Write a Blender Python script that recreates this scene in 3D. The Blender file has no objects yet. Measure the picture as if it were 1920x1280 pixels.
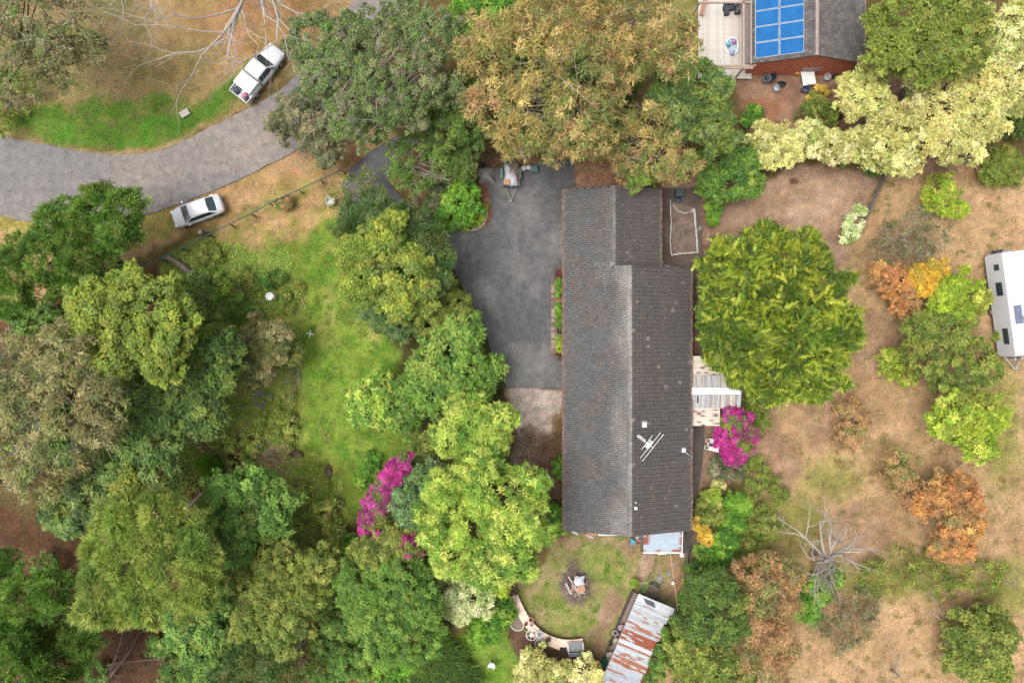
import bpy, math, random
import numpy as np
from mathutils import Vector, Matrix

random.seed(7)
rng = np.random.default_rng(7)
sc = bpy.context.scene
C = sc.collection
PI = math.pi
R = math.radians

# ------------------------------------------------------------------ camera, sky, sun, exposure
H = 58.0            # flying height of the drone above the ground, metres
F = 1280.0          # focal length in pixels of the 1920 wide photograph
cam = bpy.data.cameras.new('camera')
cam.sensor_width = 36.0
cam.lens = 24.0
cam.clip_end = 1000
cam_o = bpy.data.objects.new('camera', cam)
cam_o.location = (0, 0, H)
cam_o.rotation_euler = (0, 0, 0)
C.objects.link(cam_o)
sc.camera = cam_o

SUN_EL, SUN_AZ = R(70), R(-100)      # azimuth from north (image up) towards the east
world = bpy.data.worlds.new('World')
sc.world = world
world.use_nodes = True
wn = world.node_tree
sky = wn.nodes.new('ShaderNodeTexSky')
sky.sky_type = 'NISHITA'
sky.sun_disc = False
sky.sun_elevation = SUN_EL
sky.sun_rotation = SUN_AZ
sky.air_density = 0.7
sky.dust_density = 5.0
sky.ozone_density = 0.6
hs = wn.nodes.new('ShaderNodeHueSaturation')      # thin overcast: a paler, greyer sky
hs.inputs['Saturation'].default_value = 0.3
wn.links.new(sky.outputs['Color'], hs.inputs['Color'])
wn.links.new(hs.outputs['Color'], wn.nodes['Background'].inputs['Color'])
wn.nodes['Background'].inputs['Strength'].default_value = 0.15
sun = bpy.data.lights.new('sun', 'SUN')
sun.energy = 0.9
sun.angle = R(32)
sun.color = (1.0, 0.97, 0.93)
sun_o = bpy.data.objects.new('sun', sun)
d = Vector((math.sin(SUN_AZ) * math.cos(SUN_EL), math.cos(SUN_AZ) * math.cos(SUN_EL), math.sin(SUN_EL)))
sun_o.rotation_euler = d.to_track_quat('Z', 'Y').to_euler()
sun_o.location = (-30, 20, 60)
C.objects.link(sun_o)
sc.view_settings.view_transform = 'Standard'
sc.view_settings.look = 'None'
sc.view_settings.gamma = 1.0
sc.view_settings.use_curve_mapping = False
sc.view_settings.exposure = 1.36
sc.cycles.max_bounces = 7
sc.cycles.diffuse_bounces = 5
sc.cycles.transmission_bounces = 4

# ------------------------------------------------------------------ helpers
def W(px, py, z=0.0):
    """world point that stands at height z below photo pixel (px, py) - the drone looks straight down"""
    k = (H - z) / F
    return Vector(((px - 960) * k, (640 - py) * k, z))
def S(px, z=0.0):
    return px * (H - z) / F

def lin(c):
    return tuple((v / 255 / 12.92) if v <= 10 else ((v / 255 + 0.055) / 1.055) ** 2.4 for v in c)
GAIN = 2.3
LEAF = 1.68
def alb(r, g, b, k=1.0):
    return tuple(min(0.8, v / GAIN * k) for v in lin((r, g, b)))

def new_mesh(name, co, faces_n, idx, col=None, smooth=False):
    """mesh from numpy: co (n,3), idx flat vertex indices, faces_n verts per face (int or array)"""
    me = bpy.data.meshes.new(name)
    co = np.asarray(co, np.float32)
    idx = np.asarray(idx, np.int32).ravel()
    me.vertices.add(len(co))
    me.vertices.foreach_set('co', co.ravel())
    me.loops.add(len(idx))
    me.loops.foreach_set('vertex_index', idx)
    if np.isscalar(faces_n):
        nf = len(idx) // faces_n
        starts = np.arange(nf, dtype=np.int32) * faces_n
    else:
        fn = np.asarray(faces_n, np.int32)
        nf = len(fn)
        starts = np.concatenate(([0], np.cumsum(fn)[:-1])).astype(np.int32)
    me.polygons.add(nf)
    me.polygons.foreach_set('loop_start', starts)
    if col is not None:
        a = me.color_attributes.new('Col', 'FLOAT_COLOR', 'POINT')
        c4 = np.ones((len(co), 4), np.float32)
        c4[:, :3] = col
        a.data.foreach_set('color', c4.ravel())
    me.update(calc_edges=True)
    me.polygons.foreach_set('use_smooth', np.full(nf, smooth, bool))
    return me

def link(name, me, mat, parent=None, loc=(0, 0, 0), rotz=0.0):
    o = bpy.data.objects.new(name, me)
    C.objects.link(o)
    if mat is not None and len(me.materials) == 0:
        me.materials.append(mat)
    o.location = loc
    o.rotation_euler = (0, 0, rotz)
    if parent is not None:
        o.parent = parent
    return o

def tag(o, label=None, cat=None, group=None, kind=None):
    if label: o['label'] = label
    if cat: o['category'] = cat
    if group: o['group'] = group
    if kind: o['kind'] = kind
    return o

def thing(name, label, cat, loc=(0, 0, 0), rotz=0.0, group=None):
    o = bpy.data.objects.new(name, None)
    o.empty_display_size = 0.3
    C.objects.link(o)
    o.location = loc
    o.rotation_euler = (0, 0, rotz)
    return tag(o, label, cat, group)

def copy_tree(o, parent=None):
    c = o.copy()
    C.objects.link(c)
    if parent is not None:
        c.parent = parent
    for ch in list(o.children):
        copy_tree(ch, c)
    return c

class MB:
    """collects simple solids and builds them as one mesh object"""
    def __init__(s):
        s.v = []; s.f = []; s.c = []; s.cur = None
    def add(s, vs, fs, col=None):
        o = len(s.v)
        s.v += [tuple(v) for v in vs]
        s.f += [[i + o for i in f] for f in fs]
        s.c += [col or (0.5, 0.5, 0.5)] * len(vs)
        return s
    def box(s, c, d, rot=0.0, tilt=None, col=None):
        """box centred at c with size d, turned about z (and optional extra Matrix)"""
        m = Matrix.Rotation(rot, 3, 'Z')
        if tilt is not None:
            m = m @ tilt
        x, y, z = d[0] / 2, d[1] / 2, d[2] / 2
        vs = [Vector(c) + m @ Vector(p) for p in ((-x, -y, -z), (x, -y, -z), (x, y, -z), (-x, y, -z), (-x, -y, z), (x, -y, z), (x, y, z), (-x, y, z))]
        return s.add(vs, [(0, 3, 2, 1), (4, 5, 6, 7), (0, 1, 5, 4), (1, 2, 6, 5), (2, 3, 7, 6), (3, 0, 4, 7)], col)
    def beam(s, a, b, w, h, col=None):
        a = Vector(a); b = Vector(b); t = (b - a).normalized()
        up = Vector((0, 0, 1)) if abs(t.z) < 0.95 else Vector((1, 0, 0))
        x = t.cross(up).normalized() * w / 2; y = x.cross(t).normalized() * h / 2
        vs = [p + q for p in (a, b) for q in (-x - y, x - y, x + y, -x + y)]
        return s.add(vs, [(0, 3, 2, 1), (4, 5, 6, 7), (0, 1, 5, 4), (1, 2, 6, 5), (2, 3, 7, 6), (3, 0, 4, 7)], col)
    def tube(s, pts, rad, n=6, col=None, cap=True, closed=False):
        pts = [Vector(p) for p in pts]
        if not hasattr(rad, '__len__'): rad = [rad] * len(pts)
        vs = []; fs = []
        px = None
        m = len(pts)
        for i, p in enumerate(pts):
            if closed: t = pts[(i + 1) % m] - pts[i - 1]
            else: t = pts[min(i + 1, m - 1)] - pts[max(i - 1, 0)]
            t = t.normalized() if t.length > 1e-9 else Vector((0, 0, 1))
            if px is None:
                px = t.orthogonal().normalized()
            else:
                px = (px - t * px.dot(t))
                px = px.normalized() if px.length > 1e-6 else t.orthogonal().normalized()
            py = t.cross(px)
            for k in range(n):
                a = 2 * PI * k / n
                vs.append(p + (px * math.cos(a) + py * math.sin(a)) * rad[i])
        for i in range(m if closed else m - 1):
            j = (i + 1) % m
            for k in range(n):
                k2 = (k + 1) % n
                fs.append((i * n + k, i * n + k2, j * n + k2, j * n + k))
        if cap and not closed:
            fs.append(tuple(range(n - 1, -1, -1)))
            fs.append(tuple((m - 1) * n + k for k in range(n)))
        return s.add(vs, fs, col)
    def lathe(s, c, prof, n=16, col=None, sx=1.0, sy=1.0):
        """prof: list of (radius, z) from bottom to top"""
        vs = []; fs = []
        m = len(prof)
        for r, z in prof:
            for k in range(n):
                a = 2 * PI * k / n
                vs.append((c[0] + r * sx * math.cos(a), c[1] + r * sy * math.sin(a), c[2] + z))
        for i in range(m - 1):
            for k in range(n):
                k2 = (k + 1) % n
                fs.append((i * n + k, i * n + k2, (i + 1) * n + k2, (i + 1) * n + k))
        fs.append(tuple(range(n - 1, -1, -1)))
        fs.append(tuple((m - 1) * n + k for k in range(n)))
        return s.add(vs, fs, col)
    def prism(s, poly, z0, z1, col=None):
        n = len(poly)
        ar = sum(poly[i][0] * poly[(i + 1) % n][1] - poly[(i + 1) % n][0] * poly[i][1] for i in range(n))
        if ar < 0: poly = poly[::-1]
        vs = [(p[0], p[1], z0) for p in poly] + [(p[0], p[1], z1) for p in poly]
        fs = [tuple(range(n - 1, -1, -1)), tuple(range(n, 2 * n))]
        fs += [(i, (i + 1) % n, n + (i + 1) % n, n + i) for i in range(n)]
        return s.add(vs, fs, col)
    def build(s, name, mat, parent=None, loc=(0, 0, 0), rotz=0.0, smooth=False, bevel=0.0):
        idx = [i for f in s.f for i in f]
        me = new_mesh(name, np.array(s.v), [len(f) for f in s.f], idx, np.array(s.c), smooth)
        o = link(name, me, mat, parent, loc, rotz)
        if bevel:
            b = o.modifiers.new('bevel', 'BEVEL')
            b.width = bevel; b.segments = 2; b.limit_method = 'ANGLE'; b.angle_limit = R(40)
        return o

# ------------------------------------------------------------------ materials
def node(nt, typ, **kw):
    n = nt.nodes.new(typ)
    for k, v in kw.items(): setattr(n, k, v)
    return n
def mix_rgb(nt, blend, fac, a, b):
    n = node(nt, 'ShaderNodeMix', data_type='RGBA', blend_type=blend)
    for sock, v in ((n.inputs[0], fac), (n.inputs[6], a), (n.inputs[7], b)):
        if hasattr(v, 'links'): nt.links.new(v, sock)
        elif isinstance(v, (int, float)): sock.default_value = v
        else: sock.default_value = (*v[:3], 1)
    return n.outputs[2]
def ramp(nt, src, stops):
    n = node(nt, 'ShaderNodeValToRGB')
    cr = n.color_ramp
    while len(cr.elements) < len(stops): cr.elements.new(0.5)
    for e, (p, c) in zip(cr.elements, stops):
        e.position = p
        e.color = (*c, 1) if hasattr(c, '__len__') else (c, c, c, 1)
    nt.links.new(src, n.inputs[0])
    return n.outputs[0]
def noise(nt, scale, detail=4, rough=0.55, coord='Object', stretch=None):
    tc = node(nt, 'ShaderNodeTexCoord')
    src = tc.outputs[coord]
    if stretch:
        mp = node(nt, 'ShaderNodeMapping')
        mp.inputs['Scale'].default_value = stretch
        nt.links.new(src, mp.inputs['Vector']); src = mp.outputs['Vector']
    n = node(nt, 'ShaderNodeTexNoise')
    n.inputs['Scale'].default_value = scale
    n.inputs['Detail'].default_value = detail
    n.inputs['Roughness'].default_value = rough
    nt.links.new(src, n.inputs['Vector'])
    return n.outputs[0]
def mat_new(name):
    m = bpy.data.materials.new(name)
    m.use_nodes = True
    return m, m.node_tree, m.node_tree.nodes['Principled BSDF']
_mats = {}
def mat(name, col=None, rough=0.7, metal=0.0, var=0.25, scale=3.0, attr=False, bump=0.0, bscale=20.0, dirt=None, dscale=1.2, damt=0.5, spec=0.4, stretch=None):
    """painted / stone / metal surface: base colour (or the mesh's own colours) with grain, blotches of dirt and relief"""
    if name in _mats: return _mats[name]
    m, nt, b = mat_new(name)
    if attr:
        a = node(nt, 'ShaderNodeVertexColor', layer_name='Col')
        base = a.outputs['Color']
    else:
        rgb = node(nt, 'ShaderNodeRGB'); rgb.outputs[0].default_value = (*col, 1)
        base = rgb.outputs[0]
    n1 = noise(nt, scale, 5, 0.6, stretch=stretch)
    base = mix_rgb(nt, 'MULTIPLY', 1.0, base, ramp(nt, n1, [(0.28, 1 - var), (0.72, 1 + var * 0.6)]))
    if dirt is not None:
        n2 = noise(nt, dscale, 6, 0.65, stretch=stretch)
        base = mix_rgb(nt, 'MIX', ramp(nt, n2, [(0.5, 0.0), (0.68, damt)]), base, dirt)
    nt.links.new(base, b.inputs['Base Color'])
    b.inputs['Roughness'].default_value = rough
    b.inputs['Metallic'].default_value = metal
    b.inputs['Specular IOR Level'].default_value = spec
    if bump:
        bn = node(nt, 'ShaderNodeBump')
        bn.inputs['Strength'].default_value = bump
        bn.inputs['Distance'].default_value = 0.02
        nt.links.new(noise(nt, bscale, 4, 0.6), bn.inputs['Height'])
        nt.links.new(bn.outputs[0], b.inputs['Normal'])
    _mats[name] = m
    return m

def leaf_mat(name='leaf'):
    m, nt, b = mat_new(name)
    a = node(nt, 'ShaderNodeVertexColor', layer_name='Col')
    b.inputs['Roughness'].default_value = 0.55
    b.inputs['Specular IOR Level'].default_value = 0.25
    nt.links.new(a.outputs['Color'], b.inputs['Base Color'])
    tr = node(nt, 'ShaderNodeBsdfTranslucent')
    nt.links.new(mix_rgb(nt, 'MULTIPLY', 1.0, a.outputs['Color'], (1.0, 1.05, 0.75)), tr.inputs['Color'])
    mx = node(nt, 'ShaderNodeMixShader')
    mx.inputs[0].default_value = 0.45
    nt.links.new(b.outputs[0], mx.inputs[1]); nt.links.new(tr.outputs[0], mx.inputs[2])
    nt.links.new(mx.outputs[0], nt.nodes['Material Output'].inputs['Surface'])
    return m
LEAFMAT = leaf_mat()
BARK = mat('bark', alb(120, 98, 80), 0.9, var=0.5, scale=9, bump=0.6)
BARKPALE = mat('pale_bark', alb(185, 172, 158), 0.85, var=0.35, scale=5, bump=0.4)
BARKDARK = mat('dark_bark', alb(84, 68, 56), 0.9, var=0.5, scale=9, bump=0.6)
WHITE = mat('white_paint', (0.5, 0.5, 0.49), 0.35, var=0.06, scale=2)
PLASTIC = mat('white_plastic', (0.5, 0.5, 0.485), 0.4, var=0.08, scale=4)
GLASS = mat('dark_glass', (0.02, 0.035, 0.04), 0.08, var=0.1, scale=2, spec=0.6)
RUBBER = mat('rubber', (0.02, 0.02, 0.02), 0.8, var=0.2)
BLACK = mat('black_plastic', (0.02, 0.022, 0.024), 0.5, var=0.2)
STEEL = mat('steel', (0.45, 0.46, 0.47), 0.35, metal=0.8, var=0.15)
GREENMETAL = mat('green_metal', alb(58, 110, 98), 0.5, var=0.2)
TIMBER = mat('weathered_timber', alb(150, 132, 115), 0.85, var=0.4, scale=6, bump=0.4, stretch=(1, 1, 1))
ATTR = mat('coloured', attr=True, rough=0.75, var=0.2, scale=8)
ATTRM = mat('coloured_sheet', attr=True, rough=0.5, var=0.15, scale=3)

# ------------------------------------------------------------------ value noise in numpy (for painting the ground and grouping leaves)
def vnoise(x, y, seed=0):
    xi = np.floor(x).astype(np.int64); yi = np.floor(y).astype(np.int64)
    fx = x - xi; fy = y - yi
    fx = fx * fx * (3 - 2 * fx); fy = fy * fy * (3 - 2 * fy)
    def h(a, b):
        n = (a * 374761393 + b * 668265263 + seed * 1442695041) & 0x7fffffff
        n = ((n ^ (n >> 13)) * 1274126177) & 0x7fffffff
        return ((n ^ (n >> 16)) & 0xffff) / 65535.0
    return (h(xi, yi) * (1 - fx) + h(xi + 1, yi) * fx) * (1 - fy) + (h(xi, yi + 1) * (1 - fx) + h(xi + 1, yi + 1) * fx) * fy
def fbm(x, y, seed=0, oct=4):
    s = 0; a = 0.5; t = 0
    for i in range(oct):
        s = s + a * vnoise(x, y, seed + i * 17); t += a
        x = x * 2.03 + 5.1; y = y * 2.03 + 1.7; a *= 0.5
    return s / t
def inside(px, py, poly):
    """even-odd test, numpy"""
    r = np.zeros(px.shape, bool)
    n = len(poly)
    for i in range(n):
        x1, y1 = poly[i]; x2, y2 = poly[(i + 1) % n]
        c = ((y1 > py) != (y2 > py)) & (px < (x2 - x1) * (py - y1) / ((y2 - y1) or 1e-9) + x1)
        r ^= c
    return r
def seg_dist(px, py, poly, closed=True):
    d = np.full(px.shape, 1e9)
    n = len(poly)
    for i in range(n if closed else n - 1):
        x1, y1 = poly[i]; x2, y2 = poly[(i + 1) % n]
        dx, dy = x2 - x1, y2 - y1
        t = np.clip(((px - x1) * dx + (py - y1) * dy) / (dx * dx + dy * dy + 1e-9), 0, 1)
        d = np.minimum(d, np.hypot(px - x1 - t * dx, py - y1 - t * dy))
    return d
def smooth_poly(pts, n=6, closed=True):
    """Catmull-Rom through 2-D points"""
    out = []
    m = len(pts)
    rngi = range(m) if closed else range(m - 1)
    for i in rngi:
        g = (lambda k: pts[k % m]) if closed else (lambda k: pts[min(max(k, 0), m - 1)])
        p0, p1, p2, p3 = g(i - 1), g(i), g(i + 1), g(i + 2)
        for j in range(n):
            t = j / n
            out.append(tuple(0.5 * (2 * b + (c - a) * t + (2 * a - 5 * b + 4 * c - e) * t * t + (3 * b - a - 3 * c + e) * t ** 3) for a, b, c, e in zip(p0, p1, p2, p3)))
    if not closed: out.append(tuple(pts[-1]))
    return out
# ------------------------------------------------------------------ the ground: one sheet, painted with the soils and grasses that lie there
def blob(x, y, rx, ry=None, rot=0):
    return ('b', x, y, rx, ry or rx, R(rot))
# (shapes, colour a, colour b, soft edge in px, size of the patches in px, grass 0..1)
ZONES = [
    # verge beyond the road, top left
    ([[(-600, -500), (760, -500), (720, 0), (640, 60), (540, 150), (400, 240), (260, 285), (60, 268), (-600, 230)]], (182, 152, 106), (146, 132, 84), 12, 70, .25),
    ([blob(140, 80, 150, 110)], (166, 144, 104), (134, 130, 80), 60, 26, .35),
    ([blob(500, 50, 120, 60)], (176, 142, 88), (182, 140, 106), 40, 40, .1),
    ([blob(110, 235, 110, 34, -6), blob(250, 246, 120, 30, 8), blob(370, 215, 80, 22, 24), blob(440, 165, 60, 24, 40), blob(205, 205, 70, 20), blob(300, 195, 50, 18)], (92, 140, 46), (112, 138, 58), 22, 25, .8),
    ([[(0, 252), (60, 266), (200, 284), (290, 276), (340, 256), (345, 262), (290, 290), (200, 298), (60, 280), (0, 266)]], (186, 160, 118), (170, 142, 104), 5, 30, .2),
    # verge between road and fence
    ([[(-600, 380), (0, 395), (100, 420), (250, 400), (420, 345), (540, 285), (600, 250), (700, 200), (760, 262), (0, 600), (-600, 900)]], (196, 160, 116), (178, 150, 96), 12, 40, .2),
    ([blob(560, 290, 50, 26, 25), blob(640, 270, 50, 26)], (206, 150, 112), (190, 160, 120), 18, 25, .1),
    ([blob(40, 420, 60, 22), blob(290, 425, 36, 24)], (186, 170, 98), (160, 158, 84), 14, 25, .5),
    # front lawn inside the fence
    ([[(310, 480), (380, 440), (640, 322), (760, 380), (840, 560), (980, 720), (900, 960), (640, 980), (560, 960), (400, 760)]], (140, 160, 66), (120, 144, 58), 8, 30, .7),
    ([blob(460, 440, 110, 40, 24), blob(560, 392, 100, 50, 24), blob(640, 360, 60, 40)], (202, 164, 120), (160, 156, 84), 22, 22, .35),
    ([blob(400, 500, 90, 50, 10), blob(470, 570, 120, 70)], (128, 156, 66), (146, 168, 74), 28, 24, .8),
    ([blob(620, 500, 50, 80), blob(620, 600, 60, 120, 8), blob(650, 720, 90, 120), blob(640, 830, 90, 80), blob(700, 690, 60, 80)], (112, 154, 54), (152, 176, 74), 30, 22, 1),
    ([blob(620, 590, 14, 50), blob(610, 620, 16, 34), blob(640, 470, 30, 18), blob(690, 620, 30, 16, -30), blob(660, 540, 20, 40)], (182, 180, 100), (154, 170, 78), 14, 18, .8),
    # rough ground down to the creek
    ([[(300, 480), (540, 470), (560, 600), (556, 760), (560, 880), (640, 960), (640, 1300), (330, 1300), (330, 700)]], (156, 172, 84), (136, 148, 74), 20, 18, .6),
    ([blob(510, 760, 60, 40), blob(500, 820, 70, 40), blob(545, 600, 26, 40)], (182, 190, 92), (152, 164, 80), 20, 16, .6),
    ([blob(470, 720, 40, 20), blob(420, 830, 70, 30), blob(500, 860, 60, 24), blob(530, 905, 40, 20)], (172, 146, 112), (150, 136, 88), 18, 18, .2),
    ([blob(590, 900, 60, 50), blob(600, 1000, 50, 80), blob(560, 890, 30, 20)], (170, 182, 80), (146, 162, 72), 22, 20, .8),
    ([blob(590, 1010, 16, 60), blob(540, 950, 30, 40)], (170, 140, 110), (140, 122, 84), 14, 14, .2),
    # bare forest floor, left
    ([[(-600, 600), (0, 600), (120, 580), (300, 500), (330, 800), (-600, 960)], [(-600, 930), (0, 950), (140, 1010), (200, 1090), (130, 1180), (200, 1300), (-600, 1700)], blob(370, 900, 46, 34), blob(420, 870, 50, 26),
      [(140, 1150), (300, 1130), (330, 1240), (460, 1200), (460, 1160), (560, 1180), (640, 1200), (640, 1700), (140, 1700)]], (122, 84, 62), (100, 78, 54), 14, 22, .03),
    ([blob(60, 600, 60, 30)], (140, 98, 74), (110, 90, 60), 20, 20, .1),
    ([blob(580, 1200, 60, 50), blob(430, 1170, 40, 26)], (130, 100, 78), (108, 94, 66), 20, 20, .1),
    # lower lawn with the plastic chair
    ([[(820, 1190), (880, 1180), (950, 1170), (975, 1230), (982, 1300), (982, 1700), (640, 1700), (800, 1240)]], (126, 164, 60), (146, 172, 76), 14, 26, 1),
    # tree and shrub belt between lawn and drive
    ([[(640, 400), (760, 390), (840, 470), (905, 600), (945, 720), (965, 850), (1040, 1000), (960, 1090), (880, 1150), (700, 1240), (660, 980), (800, 860), (740, 640), (650, 520)]], (96, 96, 52), (84, 80, 48), 16, 20, .3),
    # islands of leaf litter round the parking area
    ([[(660, 320), (700, 290), (755, 262), (1060, 272), (1300, 275), (1300, 350), (1060, 352), (1060, 330), (905, 330), (918, 410), (880, 432), (830, 415), (790, 370)]], (148, 118, 88), (124, 102, 72), 6, 14, .1),
    ([[(900, 330), (914, 330), (922, 400), (905, 432), (868, 432), (870, 420), (905, 405)]], (196, 136, 110), (170, 116, 92), 3, 8, 0),
    ([blob(1110, 325, 45, 26)], (200, 160, 132), (176, 142, 116), 10, 10, 0),
    # gravel and soil below the drive
    ([[(945, 726), (1056, 726), (1056, 800), (1050, 940), (1040, 1000), (1010, 1000), (985, 880), (960, 800), (945, 760)]], (156, 128, 110), (128, 100, 84), 6, 16, .02),
    ([[(945, 727), (1056, 727), (1056, 800), (1040, 815), (1000, 800), (962, 806), (950, 770)]], (226, 208, 194), (206, 186, 172), 12, 10, 0),
    ([blob(1045, 800, 10, 26), blob(1048, 830, 14, 40)], (150, 120, 84), (136, 106, 78), 8, 12, .1),
    ([blob(985, 840, 24, 40)], (176, 154, 138), (150, 126, 112), 14, 12, 0),
    # back lawn round the bonfire
    ([[(1030, 1010), (1060, 1000), (1205, 1005), (1200, 1060), (1190, 1110), (1150, 1190), (1110, 1280), (1105, 1225), (1060, 1220), (980, 1180), (950, 1100), (1020, 1060)]], (180, 162, 118), (146, 150, 90), 8, 14, .6),
    ([blob(1120, 1060, 50, 30, 30), blob(1040, 1120, 40, 30), blob(1080, 1170, 50, 24), blob(1150, 1080, 30, 24), blob(1120, 1030, 26, 10)], (142, 156, 82), (170, 166, 104), 18, 14, .8),
    ([blob(1060, 1018, 40, 12), blob(1180, 1020, 24, 14), blob(1140, 1150, 14, 50, -25), blob(1125, 1230, 20, 40)], (176, 146, 118), (160, 138, 104), 12, 14, .3),
    ([blob(1080, 1095, 30, 30), blob(1075, 1062, 12, 18), blob(1082, 1125, 18, 14)], (146, 130, 118), (130, 116, 104), 8, 10, .05),
    ([[(1128, 1122), (1134, 1140), (1128, 1165), (1112, 1188), (1096, 1200), (1092, 1195), (1108, 1183), (1122, 1162), (1126, 1140)]], (190, 158, 138), (172, 146, 122), 3, 8, .1),
    ([[(955, 1165), (985, 1185), (1020, 1212), (1060, 1224), (1110, 1222), (1130, 1240), (1120, 1300), (985, 1300), (978, 1240), (955, 1195)]], (120, 92, 76), (104, 78, 64), 6, 14, .05),
    # side yard with the stepping stones
    ([[(1200, 1035), (1225, 1035), (1232, 1060), (1212, 1080), (1218, 1100), (1196, 1105)]], (196, 168, 146), (178, 150, 128), 4, 8, 0),
    ([[(1225, 1036), (1285, 1036), (1284, 1100), (1268, 1150), (1235, 1125), (1205, 1110), (1215, 1080), (1235, 1060)]], (136, 144, 84), (188, 160, 126), 5, 12, .4),
    ([blob(1272, 1100, 12, 30, 8), blob(1262, 1060, 14, 12)], (210, 164, 128), (192, 150, 118), 6, 8, .1),
    ([[(1293, 860), (1320, 880), (1330, 940), (1310, 1000), (1295, 1090), (1284, 1140), (1290, 1030), (1294, 990)]], (160, 130, 112), (138, 112, 96), 4, 10, .05),
    # yard east of the house
    ([[(1236, 350), (1325, 330), (1420, 345), (1500, 305), (1640, 320), (1660, 300), (1600, 450), (1560, 700), (1430, 800), (1400, 870), (1330, 950), (1294, 940), (1294, 660), (1300, 500), (1236, 500)]], (176, 146, 124), (162, 132, 110), 8, 26, .08),
    ([blob(1480, 380, 80, 45), blob(1540, 380, 60, 50)], (196, 164, 138), (182, 150, 124), 30, 20, .1),
    ([[(1305, 350), (1330, 350), (1340, 420), (1335, 520), (1310, 640), (1300, 520)]], (146, 114, 100), (156, 122, 104), 8, 10, .02),
    ([blob(1488, 342, 10, 6)], (120, 80, 64), (110, 76, 60), 4, 6, 0),
    # the neighbours' ground, right
    ([[(1700, 320), (2600, 250), (2600, 1900), (1210, 1900), (1225, 1280), (1680, 285)]], (210, 174, 134), (196, 162, 122), 14, 60, .2),
    ([blob(1400, 1000, 70, 80), blob(1500, 980, 50, 60), blob(1660, 1080, 160, 40), blob(1880, 800, 40, 120), blob(1560, 900, 60, 40), blob(1900, 1100, 60, 50)], (176, 164, 98), (158, 152, 88), 40, 30, .4),
    ([blob(1640, 640, 60, 60), blob(1560, 780, 60, 60), blob(1690, 470, 60, 40), blob(1450, 860, 50, 60), blob(1620, 1000, 60, 60)], (188, 154, 124), (172, 138, 110), 30, 24, .1),
    ([[(1370, 140), (1420, 120), (1660, 120), (1720, 120), (1720, 200), (1600, 240), (1400, 240)], [(1680, 300), (1800, 260), (1860, 290), (1760, 330), (1690, 325)], blob(1720, 170, 60, 40)], (184, 148, 124), (156, 122, 102), 14, 18, .03),
    ([blob(1430, 200, 40, 24)], (176, 128, 100), (156, 116, 88), 14, 14, .05),
    ([blob(1860, 320, 50, 30)], (150, 140, 80), (160, 130, 90), 20, 20, .4),
    ([[(1200, -400), (1310, -400), (1308, 130), (1200, 140)]], (186, 170, 110), (150, 148, 86), 10, 30, .5),
]
def paint(px, py):
    """soil / grass colour and grass cover at ground pixel coordinates"""
    w1 = fbm(px / 22, py / 22, 3, 3) - .5; w2 = fbm(px / 22, py / 22, 40, 3) - .5
    qx = px + w1 * 34; qy = py + w2 * 34
    col = np.empty(px.shape + (3,)); col[:] = alb(120, 104, 66)
    gr = np.full(px.shape, .15)
    for k, (shapes, ca, cb, soft, size, g) in enumerate(ZONES):
        m = np.zeros(px.shape)
        kk = min(1.0, soft / 14)
        ux = px + w1 * 34 * kk; uy = py + w2 * 34 * kk
        for s in shapes:
            if isinstance(s, tuple) and s[0] == 'b':
                _, x, y, rx, ry, a = s
                dx, dy = ux - x, uy - y
                # image y runs down: a positive angle tilts the patch up to the right
                lx = (dx * math.cos(a) - dy * math.sin(a)) / rx; ly = (dx * math.sin(a) + dy * math.cos(a)) / ry
                dd = (1 - np.hypot(lx, ly)) * min(rx, ry)
            else:
                d0 = seg_dist(ux, uy, s)
                dd = np.where(inside(ux, uy, s), d0, -d0)
            m = np.maximum(m, np.clip(dd / soft + .5, 0, 1))
        m = m * m * (3 - 2 * m)
        t = np.clip((fbm(px / size, py / size, 100 + k, 4) - .5) * 3.2 + .5, 0, 1)[..., None]
        c = np.array(alb(*ca)) * (1 - t) + np.array(alb(*cb)) * t
        col = col * (1 - m[..., None]) + c * m[..., None]
        gr = gr * (1 - m) + g * m
    # worn and bleached spots a metre or two across
    t = (fbm(px / 34, py / 34, 300, 4) - .5)[..., None]
    col = col * (1 + t * np.array([.5, .56, .62])) 
    u = (fbm(px / 9, py / 9, 310, 3) - .5)[..., None]
    return np.clip(col * (1 + u * .5), .004, .8), gr

CREEK = smooth_poly([(560, 640), (552, 690), (556, 750), (548, 810), (556, 850), (590, 868), (612, 888), (622, 920)], 5, False)
def ground_z(px, py, x, y):
    z = (fbm(x / 1.3, y / 1.3, 9, 3) - .5) * .10 - .075
    d = seg_dist(px, py, CREEK, False)
    z = z - .8 * np.exp(-(d / 5.0) ** 2)
    for cx_, cy_, rx_, ry_ in ((554, 853, 14, 8), (613, 884, 8, 14)):
        z = np.minimum(z, -.1 - .8 * np.exp(-(((px - cx_) / rx_) ** 2 + ((py - cy_) / ry_) ** 2) ** 2))
    return z

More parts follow.
